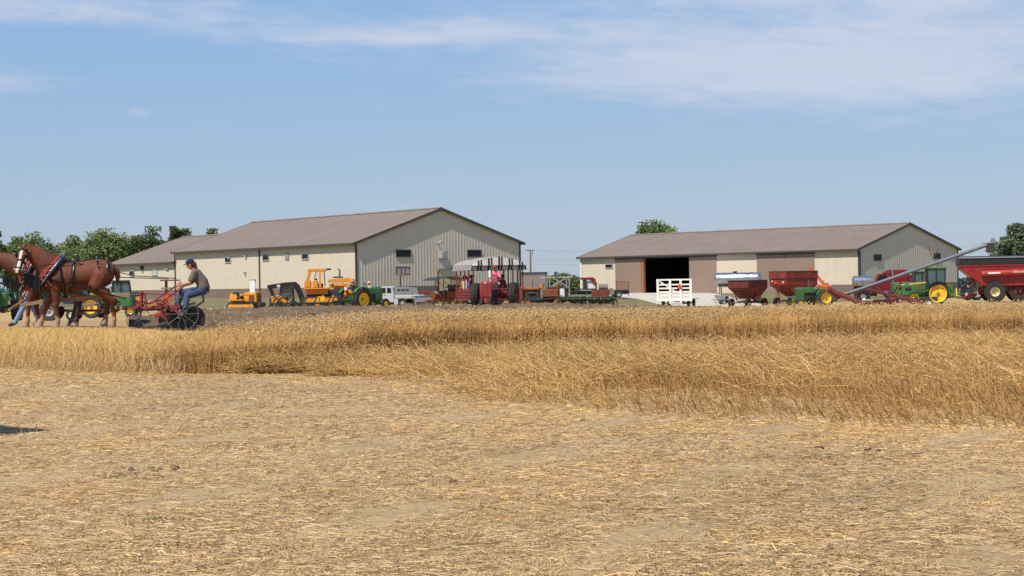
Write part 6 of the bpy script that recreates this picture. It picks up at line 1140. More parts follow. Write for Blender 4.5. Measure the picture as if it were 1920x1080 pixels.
part(dz, 'roll_cage', 'cat_yellow', *[o for s in (-1, 1) for o in (('bar', (-1.95, s * .8, 1.8), (-1.55, s * .75, 3.2), .18, .22), ('bar', (-.68, s * .78, 1.8), (-.68, s * .75, 3.2), .17, .17))], ('bx', -1.75, -.1, -.85, .85, 3.2, 3.46, .04)); part(dz, 'rear_window_guard', 'iron', ('bar', (-1.2, -.72, 2.4), (-1.0, -.72, 3.2), .06), ('bar', (-.25, -.72, 1.9), (-.33, -.72, 3.2), .09), ('bar', (-1.2, .72, 2.4), (-1.0, .72, 3.2), .06), ('bar', (-.25, .72, 1.9), (-.33, .72, 3.2), .09)); part(dz, 'roof_lamp', 'dark', ('bx', -.1, .3, -.5, .5, 3.3, 3.46, .03)); part(dz, 'blade', 'rust', ('prism', [(2.72, .9), (2.85, 1.0), (2.70, 1.35), (2.85, 1.75), (2.75, 1.80), (2.55, 1.35)], -1.8, 1.8, 'y'), ('bx', 2.45, 2.65, -1.0, 1.0, 1.1, 1.5)); part(dz, 'lift_cylinder', 'cat_yellow', ('cyl', (1.9, -.65, 2.0), (2.6, -.7, 1.2), .07), ('cyl', (1.9, .65, 2.0), (2.6, .7, 1.2), .07))
sc_ = thing('crawler_tractor', 'small yellow crawler tractor with upright grille by the cream wall', 'crawler', 461, 139.0, -24)
for s in (-1, 1): track(sc_, -1.05, .95, 0, .30, .30, s * .62, .34, 'cat_yellow', 'dark', True); part(sc_, 'fender', 'cat_yellow', ('bx', -1.25, .2, s * .45, s * .8, .78, .84, .02), ('bx', -1.15, -.45, s * .62, s * .68, .84, 1.3, .03)); part(sc_, 'track_cover', 'cat_yellow', ('bx', -.95, .85, s * .80, s * .84, .18, .46, .03))
part(sc_, 'chassis', 'dark', ('bx', -1.0, 1.2, -.42, .42, .3, .7, .03)); part(sc_, 'hood', 'cat_yellow', ('bx', .0, 1.05, -.34, .34, 1.15, 1.42, .06), ('bx', .0, .5, -.33, .33, .7, 1.15, .03)); part(sc_, 'engine', 'rust', ('bx', .5, 1.0, -.28, .28, .7, 1.15, .03)); g_ = part(sc_, 'grille', 'cat_yellow', ('bx', 1.05, 1.25, -.42, .42, .62, 1.46, .04))
for k in range(6): part(g_, 'grille_slot', 'dark', ('bx', 1.245, 1.256, -.34 + k * .12, -.27 + k * .12, .72, 1.36))
part(sc_, 'seat', 'dark', ('bx', -.95, -.25, -.4, .4, .9, 1.15, .05), ('bx', -1.0, -.85, -.4, .4, 1.1, 1.45, .05)); part(sc_, 'seat_box', 'cat_yellow', ('bx', -1.2, -.2, -.44, .44, .62, .9, .03), ('bx', -1.2, -1.02, -.44, .44, .9, 1.4, .03)); part(sc_, 'fuel_cap', 'cat_yellow', ('cyl', (.3, 0, 1.42), (.3, 0, 1.52), .08)); part(sc_, 'front_roller', 'dark', ('cyl', (1.45, -.4, .45), (1.45, .4, .45), .2), ('bar', (1.2, 0, .45), (1.45, 0, .45), .1)); part(sc_, 'control_lever', 'iron', ('bar', (-.1, .1, .9), (-.2, .1, 1.4), .03), ('bar', (-.1, -.1, .9), (-.2, -.1, 1.4), .03))
ss = thing('skid_steer', 'yellow skid steer loader with raised black lift arms', 'loader', 536, 136.0, 12)
for x in (-.55, .55):
    for s in (-1, 1): wheel(ss, (x, s * .68, .36), .36, .28, .2, 'cat_yellow', 'rubber', 14)
part(ss, 'body', 'cat_yellow', ('prism', [(-1.15, .35), (-1.2, 1.05), (-.55, 1.18), (.2, .62), (.9, .58), (.9, .3)], -.5, .5, 'y', .04)); part(ss, 'rear_grille', 'dark', ('bx', -1.30, -1.19, -.38, .38, .42, 1.0, .03)); part(ss, 'cab_frame', 'dark', *[('bar', a, b, .09) for s in (-1, 1) for a, b in (((-.5, s * .42, 1.1), (-.35, s * .42, 1.95)), ((.62, s * .42, .6), (.55, s * .42, 1.95)), ((-.4, s * .42, 1.95), (.58, s * .42, 1.95)))], ('bx', -.45, .65, -.46, .46, 1.93, 2.0, .02)); part(ss, 'side_screen', 'iron', ('bx', -.4, .5, -.43, -.41, .95, 1.9), ('bx', -.4, .5, .41, .43, .95, 1.9)); part(ss, 'seat', 'dark', ('bx', -.3, .2, -.25, .25, .75, 1.0, .05), ('bx', -.38, -.22, -.25, .25, .95, 1.5, .05))
for s in (-1, 1): part(ss, 'lift_arm', 'black', ('prism', [(-1.45, 1.78), (-1.4, 2.0), (.1, 2.20), (.75, 2.22), (1.05, 1.95), (1.45, .9), (1.35, .55), (1.15, .6), (1.1, 1.0), (.78, 1.72), (.5, 1.95), (-1.1, 1.72)], s * .55, s * .66, 'y', .02), ('prism', [(-1.4, 1.85), (-1.1, 1.1), (-.9, 1.15), (-1.15, 1.85)], s * .56, s * .64, 'y')); part(ss, 'arm_decal', 'white', ('bx', -.75, -.5, s * .662, s * .666, 1.86, 2.0)); part(ss, 'lift_cylinder', 'dark', ('cyl', (-.8, s * .6, .95), (.55, s * .6, 1.85), .04))
part(ss, 'bucket', 'rust', ('prism', [(1.25, .15), (1.25, .75), (1.4, .8), (1.42, .28), (1.9, .2), (1.9, .12)], -.85, .85, 'y'))
oc = thing('crawler_tractor', 'rusty orange crawler tractor right of the canopy wagon', 'crawler', 1016, 128.0, 172)
for s in (-1, 1): track(oc, -1.25, .95, 0, .42, .36, s * .72, .38, 'rust_orange', 'dark', True); part(oc, 'drive_sprocket', 'rust_orange', ('cyl', (-1.25, s * .94, .42), (-1.25, s * .98, .42), .3, None, 14)); part(oc, 'fender', 'rust', ('bx', -1.45, .0, s * .5, s * .92, .92, .98, .02))
part(oc, 'chassis', 'dark', ('bx', -1.2, 1.3, -.45, .45, .35, .85, .04)); part(oc, 'hood', 'rust_orange', ('bx', .1, 1.35, -.42, .42, 1.42, 1.62, .05)); part(oc, 'engine', 'dark', ('bx', .15, 1.3, -.3, .3, .85, 1.42, .04), ('cyl', (.5, .34, 1.2), (1.0, .34, 1.2), .1)); part(oc, 'radiator', 'rust_orange', ('bx', 1.35, 1.62, -.52, .52, .6, 1.66, .05)); part(oc, 'radiator_core', 'dark', ('bx', 1.615, 1.63, -.4, .4, .75, 1.5)); part(oc, 'seat_box', 'rust', ('bx', -1.3, -.1, -.5, .5, .85, 1.5, .05), ('bx', -1.35, -1.1, -.5, .5, 1.5, 1.8, .05)); part(oc, 'seat', 'dark', ('bx', -1.05, -.4, -.4, .4, 1.5, 1.65, .05)); part(oc, 'control_lever', 'iron', ('bar', (-.1, .1, 1.4), (-.2, .1, 1.95), .03), ('bar', (-.05, -.2, 1.4), (-.1, -.2, 1.9), .03)); part(oc, 'air_cleaner', 'cat_yellow', ('cyl', (.05, -.3, 1.5), (.05, -.3, 1.85), .1, None, 12)); part(oc, 'exhaust_stack', 'iron', ('cyl', (.7, .05, 1.62), (.7, .05, 2.15), .04)); part(oc, 'bumper', 'rust_orange', ('bx', 1.62, 1.8, -.6, .6, .4, .62, .03), ('bar', (1.5, .55, .5), (1.1, .9, .55), .12))

# ------------------------------------------------------------------ pickup truck and what stands beside it
pk = thing('pickup_truck', 'white pickup truck with grey flatbed and headache rack', 'pickup', 760, 139.0, 168)
for x in (0, 3.35):
    for s in (-1, 1): wheel(pk, (x, s * .82, .40), .40, .26, .25, 'chrome', 'rubber', 0)
part(pk, 'cab', 'truck_white', ('prism', [(.72, .55), (.70, 1.20), (.82, 1.78), (1.15, 1.86), (1.75, 1.84), (2.42, 1.28), (2.55, 1.2), (2.55, .55)], -.86, .86, 'y', .06)); part(pk, 'hood', 'truck_white', ('prism', [(2.5, .6), (2.5, 1.2), (3.6, 1.1), (3.95, .98), (4.0, .6)], -.88, .88, 'y', .07)); part(pk, 'front_bumper', 'chrome', ('bx', 3.95, 4.12, -.9, .9, .4, .62, .04)); part(pk, 'windshield', 'glass', ('bar', (1.83, 0, 1.80), (2.38, 0, 1.33), 1.4, .02))
for s in (-1, 1):
    part(pk, 'side_window', 'glass', ('prism', [(.93, 1.30), (.98, 1.72), (1.30, 1.75), (1.30, 1.30)], s * .855, s * .868, 'y')); part(pk, 'side_window', 'glass', ('prism', [(1.42, 1.30), (1.42, 1.75), (1.70, 1.74), (2.2, 1.33), (2.2, 1.30)], s * .855, s * .868, 'y')); part(pk, 'door_handle', 'dark', ('bx', 1.45, 1.6, s * .86, s * .875, 1.1, 1.14)); part(pk, 'door_seam', 'grey', ('bx', 1.355, 1.365, s * .858, s * .866, .6, 1.3)); part(pk, 'mirror', 'truck_white', ('bx', 2.1, 2.2, s * .9, s * 1.1, 1.2, 1.4, .03)); part(pk, 'tail_lamp', 'red', ('bx', -1.31, -1.27, s * .75, s * .92, .62, .82, .02)); part(pk, 'headlamp', 'rack_grey', ('bx', 3.93, 4.0, s * .6, s * .85, .75, .95, .03))
part(pk, 'bed_side', 'truck_white', *[('bx', -1.3, .62, s * .84, s * .98, .86, 1.12, .03) for s in (-1, 1)], ('bx', -1.38, -1.28, -.98, .98, .55, 1.1, .03)); part(pk, 'tool_box', 'truck_white', ('bx', .35, .7, .80, .97, .38, .84, .03), ('bx', .35, .7, -.97, -.80, .38, .84, .03)); part(pk, 'bed_deck', 'rack_grey', ('bx', -1.28, .64, -.84, .84, .90, 1.0)); part(pk, 'headache_rack', 'rack_grey', ('bx', .56, .64, -.95, .95, 1.0, 1.2), ('bx', .56, .64, -.95, .95, 1.74, 1.86, .01), ('bx', .56, .64, -.95, -.7, 1.2, 1.74), ('bx', .56, .64, .7, .95, 1.2, 1.74), ('bx', .57, .63, -.7, .7, 1.42, 1.48), ('prism', [(.56, 1.2), (.56, 1.86), (-.75, 1.7), (-.85, 1.12), (.56, 1.12)], .90, .95, 'y'), ('prism', [(.56, 1.2), (.56, 1.86), (-.75, 1.7), (-.85, 1.12), (.56, 1.12)], -.95, -.90, 'y')); part(pk, 'rack_slot', 'dark', *[('bx', x, x + .28, .951, .956, 1.45, 1.62) for x in (-.55, -.2, .15)]); part(pk, 'frame', 'dark', ('bx', -1.2, 3.9, -.5, .5, .36, .56))
ft2 = thing('flatbed_trailer', 'low grey metal trailer parked behind the white pickup', 'trailer', 797, 137.0, 175)
part(ft2, 'box', 'rack_grey', ('bx', -.75, .75, -.9, .9, .38, 1.02, .03)); part(ft2, 'deck', 'galv', ('bx', -.9, 1.0, -.95, .95, 1.02, 1.08)); part(ft2, 'frame', 'iron', ('bar', (-.8, 0, .35), (1.5, 0, .35), .1)); wheel(ft2, (-.1, .95, .3), .30, .2, .16, 'lgrey', 'rubber'); wheel(ft2, (-.1, -.95, .3), .30, .2, .16, 'lgrey', 'rubber')
rw = thing('antique_truck', 'low rust-red antique truck chassis in front of the gable wall', 'truck', 800, 168.0, 4)
part(rw, 'hood', 'rust_red', ('prism', [(-1.5, .55), (-1.3, .95), (-.4, 1.05), (.6, .98), (.75, .55)], -.5, .5, 'y', .06)); part(rw, 'fender', 'rust_red', arc_fender(.52, .25, .3, 2.9, (1.5, -.75, .42)), arc_fender(.52, .25, .3, 2.9, (1.5, .75, .42)), arc_fender(.52, .25, .3, 2.9, (-1.2, -.75, .42)), arc_fender(.52, .25, .3, 2.9, (-1.2, .75, .42))); part(rw, 'frame', 'dark', ('bar', (-1.7, -.4, .5), (2.0, -.4, .5), .1), ('bar', (-1.7, .4, .5), (2.0, .4, .5), .1)); part(rw, 'body', 'rust_red', ('bx', .7, 1.9, -.6, .6, .6, 1.0, .08))
for x in (-1.2, 1.5):
    for s in (-1, 1): wheel(rw, (x, s * .75, .42), .42, .15, .22, 'rust', 'rubber')
rg_ = thing('road_grader', 'old rusty grader with thin dark canopy and front blade', 'grader', 833, 112.0, 215)
part(rg_, 'frame', 'rust', ('bar', (-1.0, -.3, .75), (1.2, -.3, .6), .12, .16), ('bar', (-1.0, .3, .75), (1.2, .3, .6), .12, .16), ('bx', -.9, .1, -.45, .45, .75, 1.25, .05), ('cyl', (.1, 0, 1.0), (.9, 0, .95), .28, None, 14)); part(rg_, 'engine', 'rust_red', ('bx', -.2, .7, -.35, .35, .55, 1.0, .04)); part(rg_, 'seat_back', 'dark', ('bx', -.95, -.5, -.4, .4, 1.25, 1.65, .06))
for s in (-1, 1): spoke_wheel(rg_, (-.8, s * .65, .45), .45, .14, 'rust', 10, name='wheel'); spoke_wheel(rg_, (1.1, s * .5, .33), .33, .1, 'rust', 8, name='wheel'); part(rg_, 'canopy_post', 'iron', ('bar', (-.85, s * .45, 1.2), (-.85, s * .5, 2.08), .05), ('bar', (.35, s * .45, 1.0), (.35, s * .5, 2.08), .05), ('bar', (-.85, s * .47, 1.3), (.35, s * .47, 1.9), .03))
part(rg_, 'canopy', 'dark', ('prism', [(-1.25, 2.02), (-.5, 2.18), (0, 2.2), (.6, 2.16), (1.15, 2.0), (1.15, 1.96), (.6, 2.11), (0, 2.15), (-.5, 2.13), (-1.25, 1.97)], -.85, .85, 'y')); part(rg_, 'exhaust_stack', 'rust', ('cyl', (.45, 0, 1.2), (.45, 0, 2.5), .06), ('cyl', (.45, 0, 2.5), (.45, 0, 2.58), .1)); part(rg_, 'steering_column', 'iron', ('bar', (.0, 0, 1.2), (-.35, 0, 1.7), .04)); part(rg_, 'headlamp', 'chrome', ('cyl', (.8, .4, 1.2), (.95, .4, 1.2), .1))
bl2 = part(rg_, 'blade', 'dark', ('prism', [(1.45, .1), (1.6, .12), (1.52, .3), (1.62, .55), (1.55, .58), (1.42, .3)], -.95, .95, 'y')); part(bl2, 'blade_arm', 'iron', ('bar', (1.45, -.5, .35), (.9, -.4, .55), .08), ('bar', (1.45, .5, .35), (.9, .4, .55), .08))
gd = thing('grain_drill', 'green hopper implement half hidden by the canopy wagon', 'seed drill', 854, 122.0, 20)
part(gd, 'hopper', 'green', ('prism', [(-.6, .6), (-.7, 1.45), (.7, 1.45), (.5, .6)], -.6, .6, 'y', .03)); part(gd, 'lid', 'lgrey', ('bar', (-.75, 0, 1.48), (.75, 0, 1.62), 1.3, .05)); part(gd, 'frame', 'old_green', ('bx', -.8, .8, -.7, .7, .45, .6)); wheel(gd, (-.45, -.7, .38), .38, .18, .22, 'yellow', 'rubber'); wheel(gd, (-.45, .7, .38), .38, .18, .22, 'yellow', 'rubber')

# ------------------------------------------------------------------ things between the barns
bf = thing('bell_frame', 'grey timber frame with bell above a small white-doored hut', 'frame', 1046, 168.0, 8)
for x in (-.95, 1.0):
    for y in (-.8, .8): part(bf, 'post', 'lgrey', ('bar', (x, y, .3), (x, y, 2.25), .09))
part(bf, 'top_beam', 'frame_grey', ('bar', (-1.55, -.8, 2.3), (1.45, -.8, 2.34), .1), ('bar', (-1.55, .8, 2.3), (1.45, .8, 2.34), .1), ('bar', (-.95, -.8, 2.3), (-.95, .8, 2.3), .08), ('bar', (1, -.8, 2.3), (1, .8, 2.3), .08)); part(bf, 'cross_brace', 'frame_grey', ('bar', (-.95, -.84, 1.2), (.6, -.84, 2.25), .06), ('bar', (1.0, -.86, 1.3), (-.6, -.86, 2.25), .06)); b_ = part(bf, 'bell', 'dark', ('lathe', [(.04, .36), (.12, .33), (.14, .15), (.2, .0), (.18, 0), (.02, .1)], (-.35, -.8, 2.48), 'z', 14)); part(bf, 'bell_yoke', 'iron', ('bar', (-.6, -.8, 2.38), (-.35, -.8, 2.6), .06), ('bar', (-.1, -.8, 2.38), (-.35, -.8, 2.6), .06)); part(bf, 'gable', 'old_wood', ('prism', [(-1.1, 1.2), (1.1, 1.2), (0, 1.85)], -.6, .6, 'y'), ('bx', -.95, -.3, -.55, .55, .35, 1.2)); part(bf, 'hut_door', 'white', ('bx', -.30, .55, -.60, -.55, .4, 1.2, .01)); part(bf, 'hut_wall', 'dark', ('bx', .55, .95, -.55, .55, .35, 1.2)); part(bf, 'trailer_deck', 'iron', ('bx', -1.4, 1.4, -.9, .9, .25, .35)); part(bf, 'lamp', 'dark', ('sph', (1.45, -.8, 2.4), .12, 10, 7))
cbn = thing('grey_cabinet', 'small grey cabinet beside the bell frame', 'cabinet', 1069, 166.0, 0); part(cbn, 'body', 'lgrey', ('bx', -.22, .22, -.2, .2, .05, .62, .02)); part(cbn, 'lid', 'galv', ('bx', -.25, .25, -.23, .23, .62, .66, .01))
def planter(label, px, D, head, n):
    r = thing('row_planter', label, 'planter', px, D, head, 'row planters in the stubble'); part(r, 'tool_bar', 'plow_green', ('bar', (-1.0, 0, .62), (1.0, 0, .62), .12), ('bar', (-1.0, .35, .55), (1.0, .35, .55), .08))
    for k in range(n):
        x = -.75 + 1.5 * k / (n - 1); u = part(r, 'seed_unit', 'plow_green', ('bx', x - .19, x + .19, -.25, .3, .62, .92, .05), ('bar', (x, 0, .6), (x, -.45, .2), .07)); part(u, 'press_wheel', 'dark', ('lathe', [(.05, -.04), (.19, -.05), (.2, 0), (.19, .05), (.05, .04)], (x, -.45, .2), 'x', 16)); part(u, 'opener', 'iron', ('bx', x - .03, x + .03, -.3, -.15, .02, .5))
    for x in (-1.05, 1.05): wheel(r, (x, .1, .36), .36, .18, .21, 'pale_rim', 'rubber', 0, 'disc', steer=62 if x > 0 else 62)
    part(r, 'marker_arm', 'plow_green', ('bar', (.95, 0, .65), (1.05, 0, 1.2), .05), ('bar', (-1.0, -.1, .35), (1.0, -.1, .35), .12), ('bx', -.9, .9, .15, .4, .25, .5)); part(r, 'tongue', 'plow_green', ('bar', (0, .35, .55), (0, 1.8, .45), .09)); part(r, 'chain_case', 'rust', ('bx', -.4, -.1, .1, .3, .3, .62, .02), ('bx', .3, .5, .1, .3, .3, .62, .02)); return r
planter('dark green row planter next to the rusty orange crawler', 1074, 127.0, 8, 4); planter('green row planter with pale wheels at the end of the implement row', 1126, 129.0, -4, 4)
re_ = thing('portable_engine', 'rust-red portable engine with boiler and short stack behind the planters', 'engine', 1127, 152.0, 0)
part(re_, 'box', 'rust_red', ('bx', -.85, .65, -.5, .5, .85, 1.5, .04)); part(re_, 'boiler', 'old_wood', ('cyl', (-.2, 0, 1.72), (.6, 0, 1.72), .28, None, 16)); part(re_, 'stack', 'rust', ('cyl', (-.45, 0, 1.5), (-.45, 0, 2.1), .09), ('cyl', (-.45, 0, 2.05), (-.45, 0, 2.15), .12)); part(re_, 'flywheel', 'old_wood', ('lathe', [(.08, -.05), (.32, -.06), (.32, .06), (.08, .05)], (.85, -.35, 1.3), 'y', 20)); part(re_, 'leg', 'rust_orange', *[('bx', x, x + .12, -.45, -.3, .1, .85) for x in (-.8, -.45, -.05, .3, .52)], *[('bx', x, x + .12, .3, .45, .1, .85) for x in (-.8, .52)])
for x in (-.6, .5): spoke_wheel(re_, (x, -.55, .3), .3, .08, 'rust', 8)
bt_ = thing('black_trailer', 'long black flatbed trailer along the front of the long barn', 'trailer', 1122, 180.0, 4)
part(bt_, 'deck', 'black', ('bx', -2.9, 3.1, -1.1, 1.1, .62, .82, .02), ('bx', -2.9, 3.1, -1.0, -.9, .42, .62), ('bx', -2.9, 3.1, .9, 1.0, .42, .62)); part(bt_, 'gooseneck', 'black', ('bar', (-2.8, 0, .8), (-3.2, 0, 1.2), .2), ('bar', (-3.2, 0, 1.2), (-2.6, 0, 2.1), .09))
for x in (1.1, 2.0):
    for s in (-1, 1): wheel(bt_, (x, s * 1.0, .36), .36, .22, .2, 'lgrey', 'rubber')
for k in range(5): part(bt_, 'side_stake', 'iron', ('bar', (-2.5 + k * 1.2, -1.13, .5), (-2.5 + k * 1.2, -1.13, .95), .06))
ra = thing('red_arch_machine', 'dark red arched machine cab loaded on the black trailer', 'machine', 1102, 180.0, 4, dz=.83)
part(ra, 'arch', 'truck_red', ('prism', [(-.85, 1.1), (-.8, 1.3), (.55, 1.32), (.8, 1.1), (.85, .45), (.62, .45), (.5, .9), (.3, 1.05)], -.5, .5, 'y', .03)); part(ra, 'upright', 'dark', ('bx', -.45, -.15, -.45, .45, 0, 1.1)); part(ra, 'panel', 'white', ('bx', -.13, .55, -.3, -.26, .05, .95)); part(ra, 'base', 'dark', ('bx', -.9, .9, -.5, .5, 0, .14))
rk = thing('stock_gate', 'brown barred steel gate leaning up at the brown barn door', 'gate', 1167, 192.0, 8)
part(rk, 'frame', 'rust', ('bar', (-.72, 0, .1), (-.72, 0, 1.7), .07), ('bar', (.72, 0, .1), (.72, 0, 1.7), .07), ('bar', (-.72, 0, 1.7), (.72, 0, 1.7), .07), ('bar', (-.72, 0, .3), (.72, 0, .3), .07))
for k in range(8): part(rk, 'bar', 'rust', ('bar', (-.6 + k * .17, 0, .33), (-.6 + k * .17, 0, 1.67), .045))

# ------------------------------------------------------------------ tanks, orange machine, truck
tk = thing('milk_tank', 'shiny stainless tank on a stand behind the maroon gravity wagon', 'tank', 1384, 172.0, 163)
part(tk, 'tank', 'tank_steel', ('lathe', [(.05, 2.42), (.45, 2.36), (.62, 2.2), (.66, 2.05), (.66, -2.05), (.62, -2.2), (.45, -2.36), (.05, -2.42)], (0, 0, 2.45), 'x', 32)); part(tk, 'band', 'steel', *[('lathe', [(.665, -.04), (.685, -.04), (.685, .04), (.665, .04)], (x, 0, 2.45), 'x', 28) for x in (-1.4, .15, .4)]); part(tk, 'hatch', 'dark', ('cyl', (.3, 0, 3.1), (.3, 0, 3.24), .22, None, 14)); part(tk, 'stand', 'iron', ('bx', -2.0, 2.0, -.5, .5, 1.65, 1.8), *[('bar', (x, y, .3), (x, y, 1.7), .1) for x in (-1.8, 0, 1.8) for y in (-.5, .5)]); part(tk, 'frame', 'lgrey', ('bx', -2.2, 2.6, -.6, .6, .35, .5))
for x in (-1.4, 1.4):
    for s in (-1, 1): wheel(tk, (x, s * .75, .38), .38, .22, .2, 'white', 'rubber')
jk = thing('feed_cart', 'pale green and white cart under the left end of the stainless tank', 'cart', 1350, 168.0, 10)
part(jk, 'bin', 'lgrey', trough(-.3, .3, -.3, .3, .45, -.5, .5, -.4, .4, .95, .03)); part(jk, 'chute', 'cream_paint', ('bar', (-.6, 0, .2), (.1, 0, 1.1), .12)); part(jk, 'frame', 'dark', ('bar', (-.5, -.3, .4), (.6, -.3, .4), .06), ('bar', (-.5, .3, .4), (.6, .3, .4), .06)); wheel(jk, (.25, -.4, .25), .25, .1, .14, 'lgrey', 'rubber'); wheel(jk, (.25, .4, .25), .25, .1, .14, 'white', 'rubber')
om = thing('orange_digger', 'orange digging machine showing over the taller gravity wagon', 'digger', 1536, 172.0, 180)
part(om, 'body', 'orange', ('bx', -1.2, 1.0, -.8, .8, .8, 1.7, .08)); part(om, 'boom', 'orange', ('bar', (.4, 0, 1.6), (.9, 0, 3.55), .28, .34), ('bar', (.9, 0, 3.5), (-.35, 0, 1.9), .22, .26), ('bar', (.2, .2, 1.7), (.55, .2, 3.2), .1)); part(om, 'stick', 'orange', ('bar', (-.3, 0, 2.1), (-.75, 0, 1.1), .2, .26)); part(om, 'bucket', 'rust_orange', ('prism', [(-.5, 1.0), (-1.0, 1.5), (-.85, 1.9), (-.4, 1.75)], -.3, .3, 'y')); part(om, 'hydraulic', 'dark', ('cyl', (.9, 0, 2.9), (3.0, .3, 2.85), .09), ('bx', 1.1, 3.1, .1, .6, 2.7, 2.85)); part(om, 'cab', 'dark', ('bx', .9, 3.0, -.6, .6, 1.0, 2.7, .08))
for s in (-1, 1): track(om, -1.3, 1.3, 0, .38, .38, s * .8, .4, 'dark', 'rubber', False)
st_ = thing('steel_tank', 'short round galvanised tank in front of the maroon truck', 'tank', 1616, 160.0, 176)
part(st_, 'drum', 'tank_steel', ('lathe', [(.02, .86), (.50, .84), (.54, .8), (.54, -.8), (.50, -.84), (.02, -.86)], (0, 0, 2.05), 'x', 30)); part(st_, 'hoop', 'galv', *[('lathe', [(.545, -.03), (.57, -.03), (.57, .03), (.545, .03)], (x, 0, 2.05), 'x', 26) for x in (-.55, .0, .55)]); part(st_, 'stand', 'dark', ('bx', -.8, .8, -.4, .4, 1.38, 1.5), *[('bar', (x, y, .0), (x * .9, y, 1.4), .1) for x in (-.7, .7) for y in (-.4, .4)]); part(st_, 'base', 'lgrey', ('bx', -1.0, .9, -.5, .5, .2, .42, .03)); wheel(st_, (.4, .55, .3), .3, .18, .15, 'lgrey', 'rubber'); wheel(st_, (.4, -.55, .3), .3, .18, .15, 'lgrey', 'rubber')
tr = thing('semi_truck', 'dark red semi truck with chrome stacks in front of the right gable', 'truck', 1668, 166.0, 172)
part(tr, 'cab', 'truck_red', ('prism', [(-.1, .9), (-.1, 2.75), (.25, 2.85), (1.1, 2.72), (1.45, 2.05), (1.45, .9)], -1.05, 1.05, 'y', .08)); part(tr, 'sleeper', 'truck_red', ('prism', [(-1.75, .9), (-1.75, 2.9), (-1.5, 3.1), (.15, 3.1), (.75, 2.85), (.75, 2.76), (-.12, 2.76), (-.12, .9)], -1.1, 1.1, 'y', .08)); part(tr, 'hood', 'truck_red', ('prism', [(1.4, .8), (1.4, 2.0), (3.0, 1.8), (3.35, 1.6), (3.4, .8)], -.8, .8, 'y', .1)); part(tr, 'windshield', 'glass', ('bar', (1.13, 0, 2.66), (1.44, 0, 2.08), 1.8, .03)); part(tr, 'sun_visor', 'chrome', ('bar', (1.1, 0, 2.76), (1.38, 0, 2.62), 2.0, .04)); part(tr, 'grille', 'chrome', ('bx', 3.38, 3.48, -.6, .6, .75, 1.6, .03))
for s in (-1, 1):
    part(tr, 'exhaust_stack', 'chrome', ('cyl', (-.2, s * 1.15, .9), (-.2, s * 1.15, 3.65), .08, None, 12)); part(tr, 'side_window', 'glass', ('prism', [(.3, 2.0), (.35, 2.6), (1.0, 2.6), (1.3, 2.0)], s * 1.045, s * 1.06, 'y')); part(tr, 'front_fender', 'truck_red', arc_fender(.58, .45, .1, 3.0, (2.6, s * .95, .55))); part(tr, 'fuel_tank', 'chrome', ('cyl', (.0, s * 1.0, .8), (1.3, s * 1.0, .8), .32, None, 16)); part(tr, 'wind_deflector', 'truck_red', ('bx', -2.1, -1.76, s * .9, s * 1.1, 1.3, 2.6, .04)); wheel(tr, (2.6, s * .98, .5), .5, .28, .28, 'chrome', 'rubber')
    for x in (-1.9, -3.1): wheel(tr, (x, s * .85, .5), .5, .5, .28, 'white', 'rubber')
part(tr, 'frame', 'dark', ('bx', -3.6, 3.2, -.45, .45, .6, .85)); part(tr, 'antenna', 'dark', ('bar', (-.9, -.8, 3.1), (-1.0, -.8, 3.75), .03)); part(tr, 'cab_lamp', 'sign_orange', *[('bx', .9, 1.0, y - .05, y + .05, 2.82, 2.9) for y in (-.6, 0, .6)])

# ------------------------------------------------------------------ left background behind the team
bh = thing('backhoe_loader', 'yellow backhoe with dark cab seen right behind the near horse', 'backhoe', 226, 128.0, 10)
part(bh, 'body', 'cat_yellow', ('bx', -1.0, 1.6, -.6, .6, .7, 1.35, .06)); cab(bh, -.55, .65, .62, 1.35, 2.25, 'black', 'black', 'cab_clear', .06); part(bh, 'loader_arm', 'cat_yellow', ('bar', (.6, -.75, 1.3), (2.2, -.75, .6), .12, .18), ('bar', (.6, .75, 1.3), (2.2, .75, .6), .12, .18)); part(bh, 'bucket', 'cat_yellow', ('prism', [(2.1, .25), (2.1, .9), (2.3, .95), (2.4, .4), (2.8, .3), (2.8, .22)], -.9, .9, 'y')); part(bh, 'digger_boom', 'cat_yellow', ('bar', (-1.0, 0, 1.0), (-1.6, 0, 2.1), .18, .26), ('bar', (-1.6, 0, 2.1), (-2.3, 0, 1.2), .15, .2))
for x, R_ in ((-.5, .55), (1.3, .4)):
    for s in (-1, 1): wheel(bh, (x, s * .75, R_), R_, .32, R_ * .55, 'cat_yellow', 'rubber', 16)
fw = thing('implement_wagon', 'low dark wagon seen between the legs of the horses', 'wagon', 112, 74.0, 6)
part(fw, 'deck', 'old_wood', ('bx', -1.3, 1.6, -.8, .8, .62, .72, .01)); part(fw, 'running_gear', 'rust_red', ('bar', (-1.2, 0, .45), (2.2, 0, .4), .1), ('bar', (-.4, -.7, .35), (-.4, .7, .35), .09), ('bar', (.9, -.7, .3), (.9, .7, .3), .09)); part(fw, 'blue_box', 'blue', ('bx', .2, .6, -.5, -.1, .72, .86, .02))
for s in (-1, 1): wheel(fw, (-.35, s * .75, .42), .42, .3, .22, 'lgrey', 'dust_rubber'); wheel(fw, (.6, s * .75, .24), .24, .14, .13, 'white', 'rubber')
ir = thing('implement_stand', 'dark steel stand with flat top behind the plough levers', 'implement', 318, 106.0, 5)
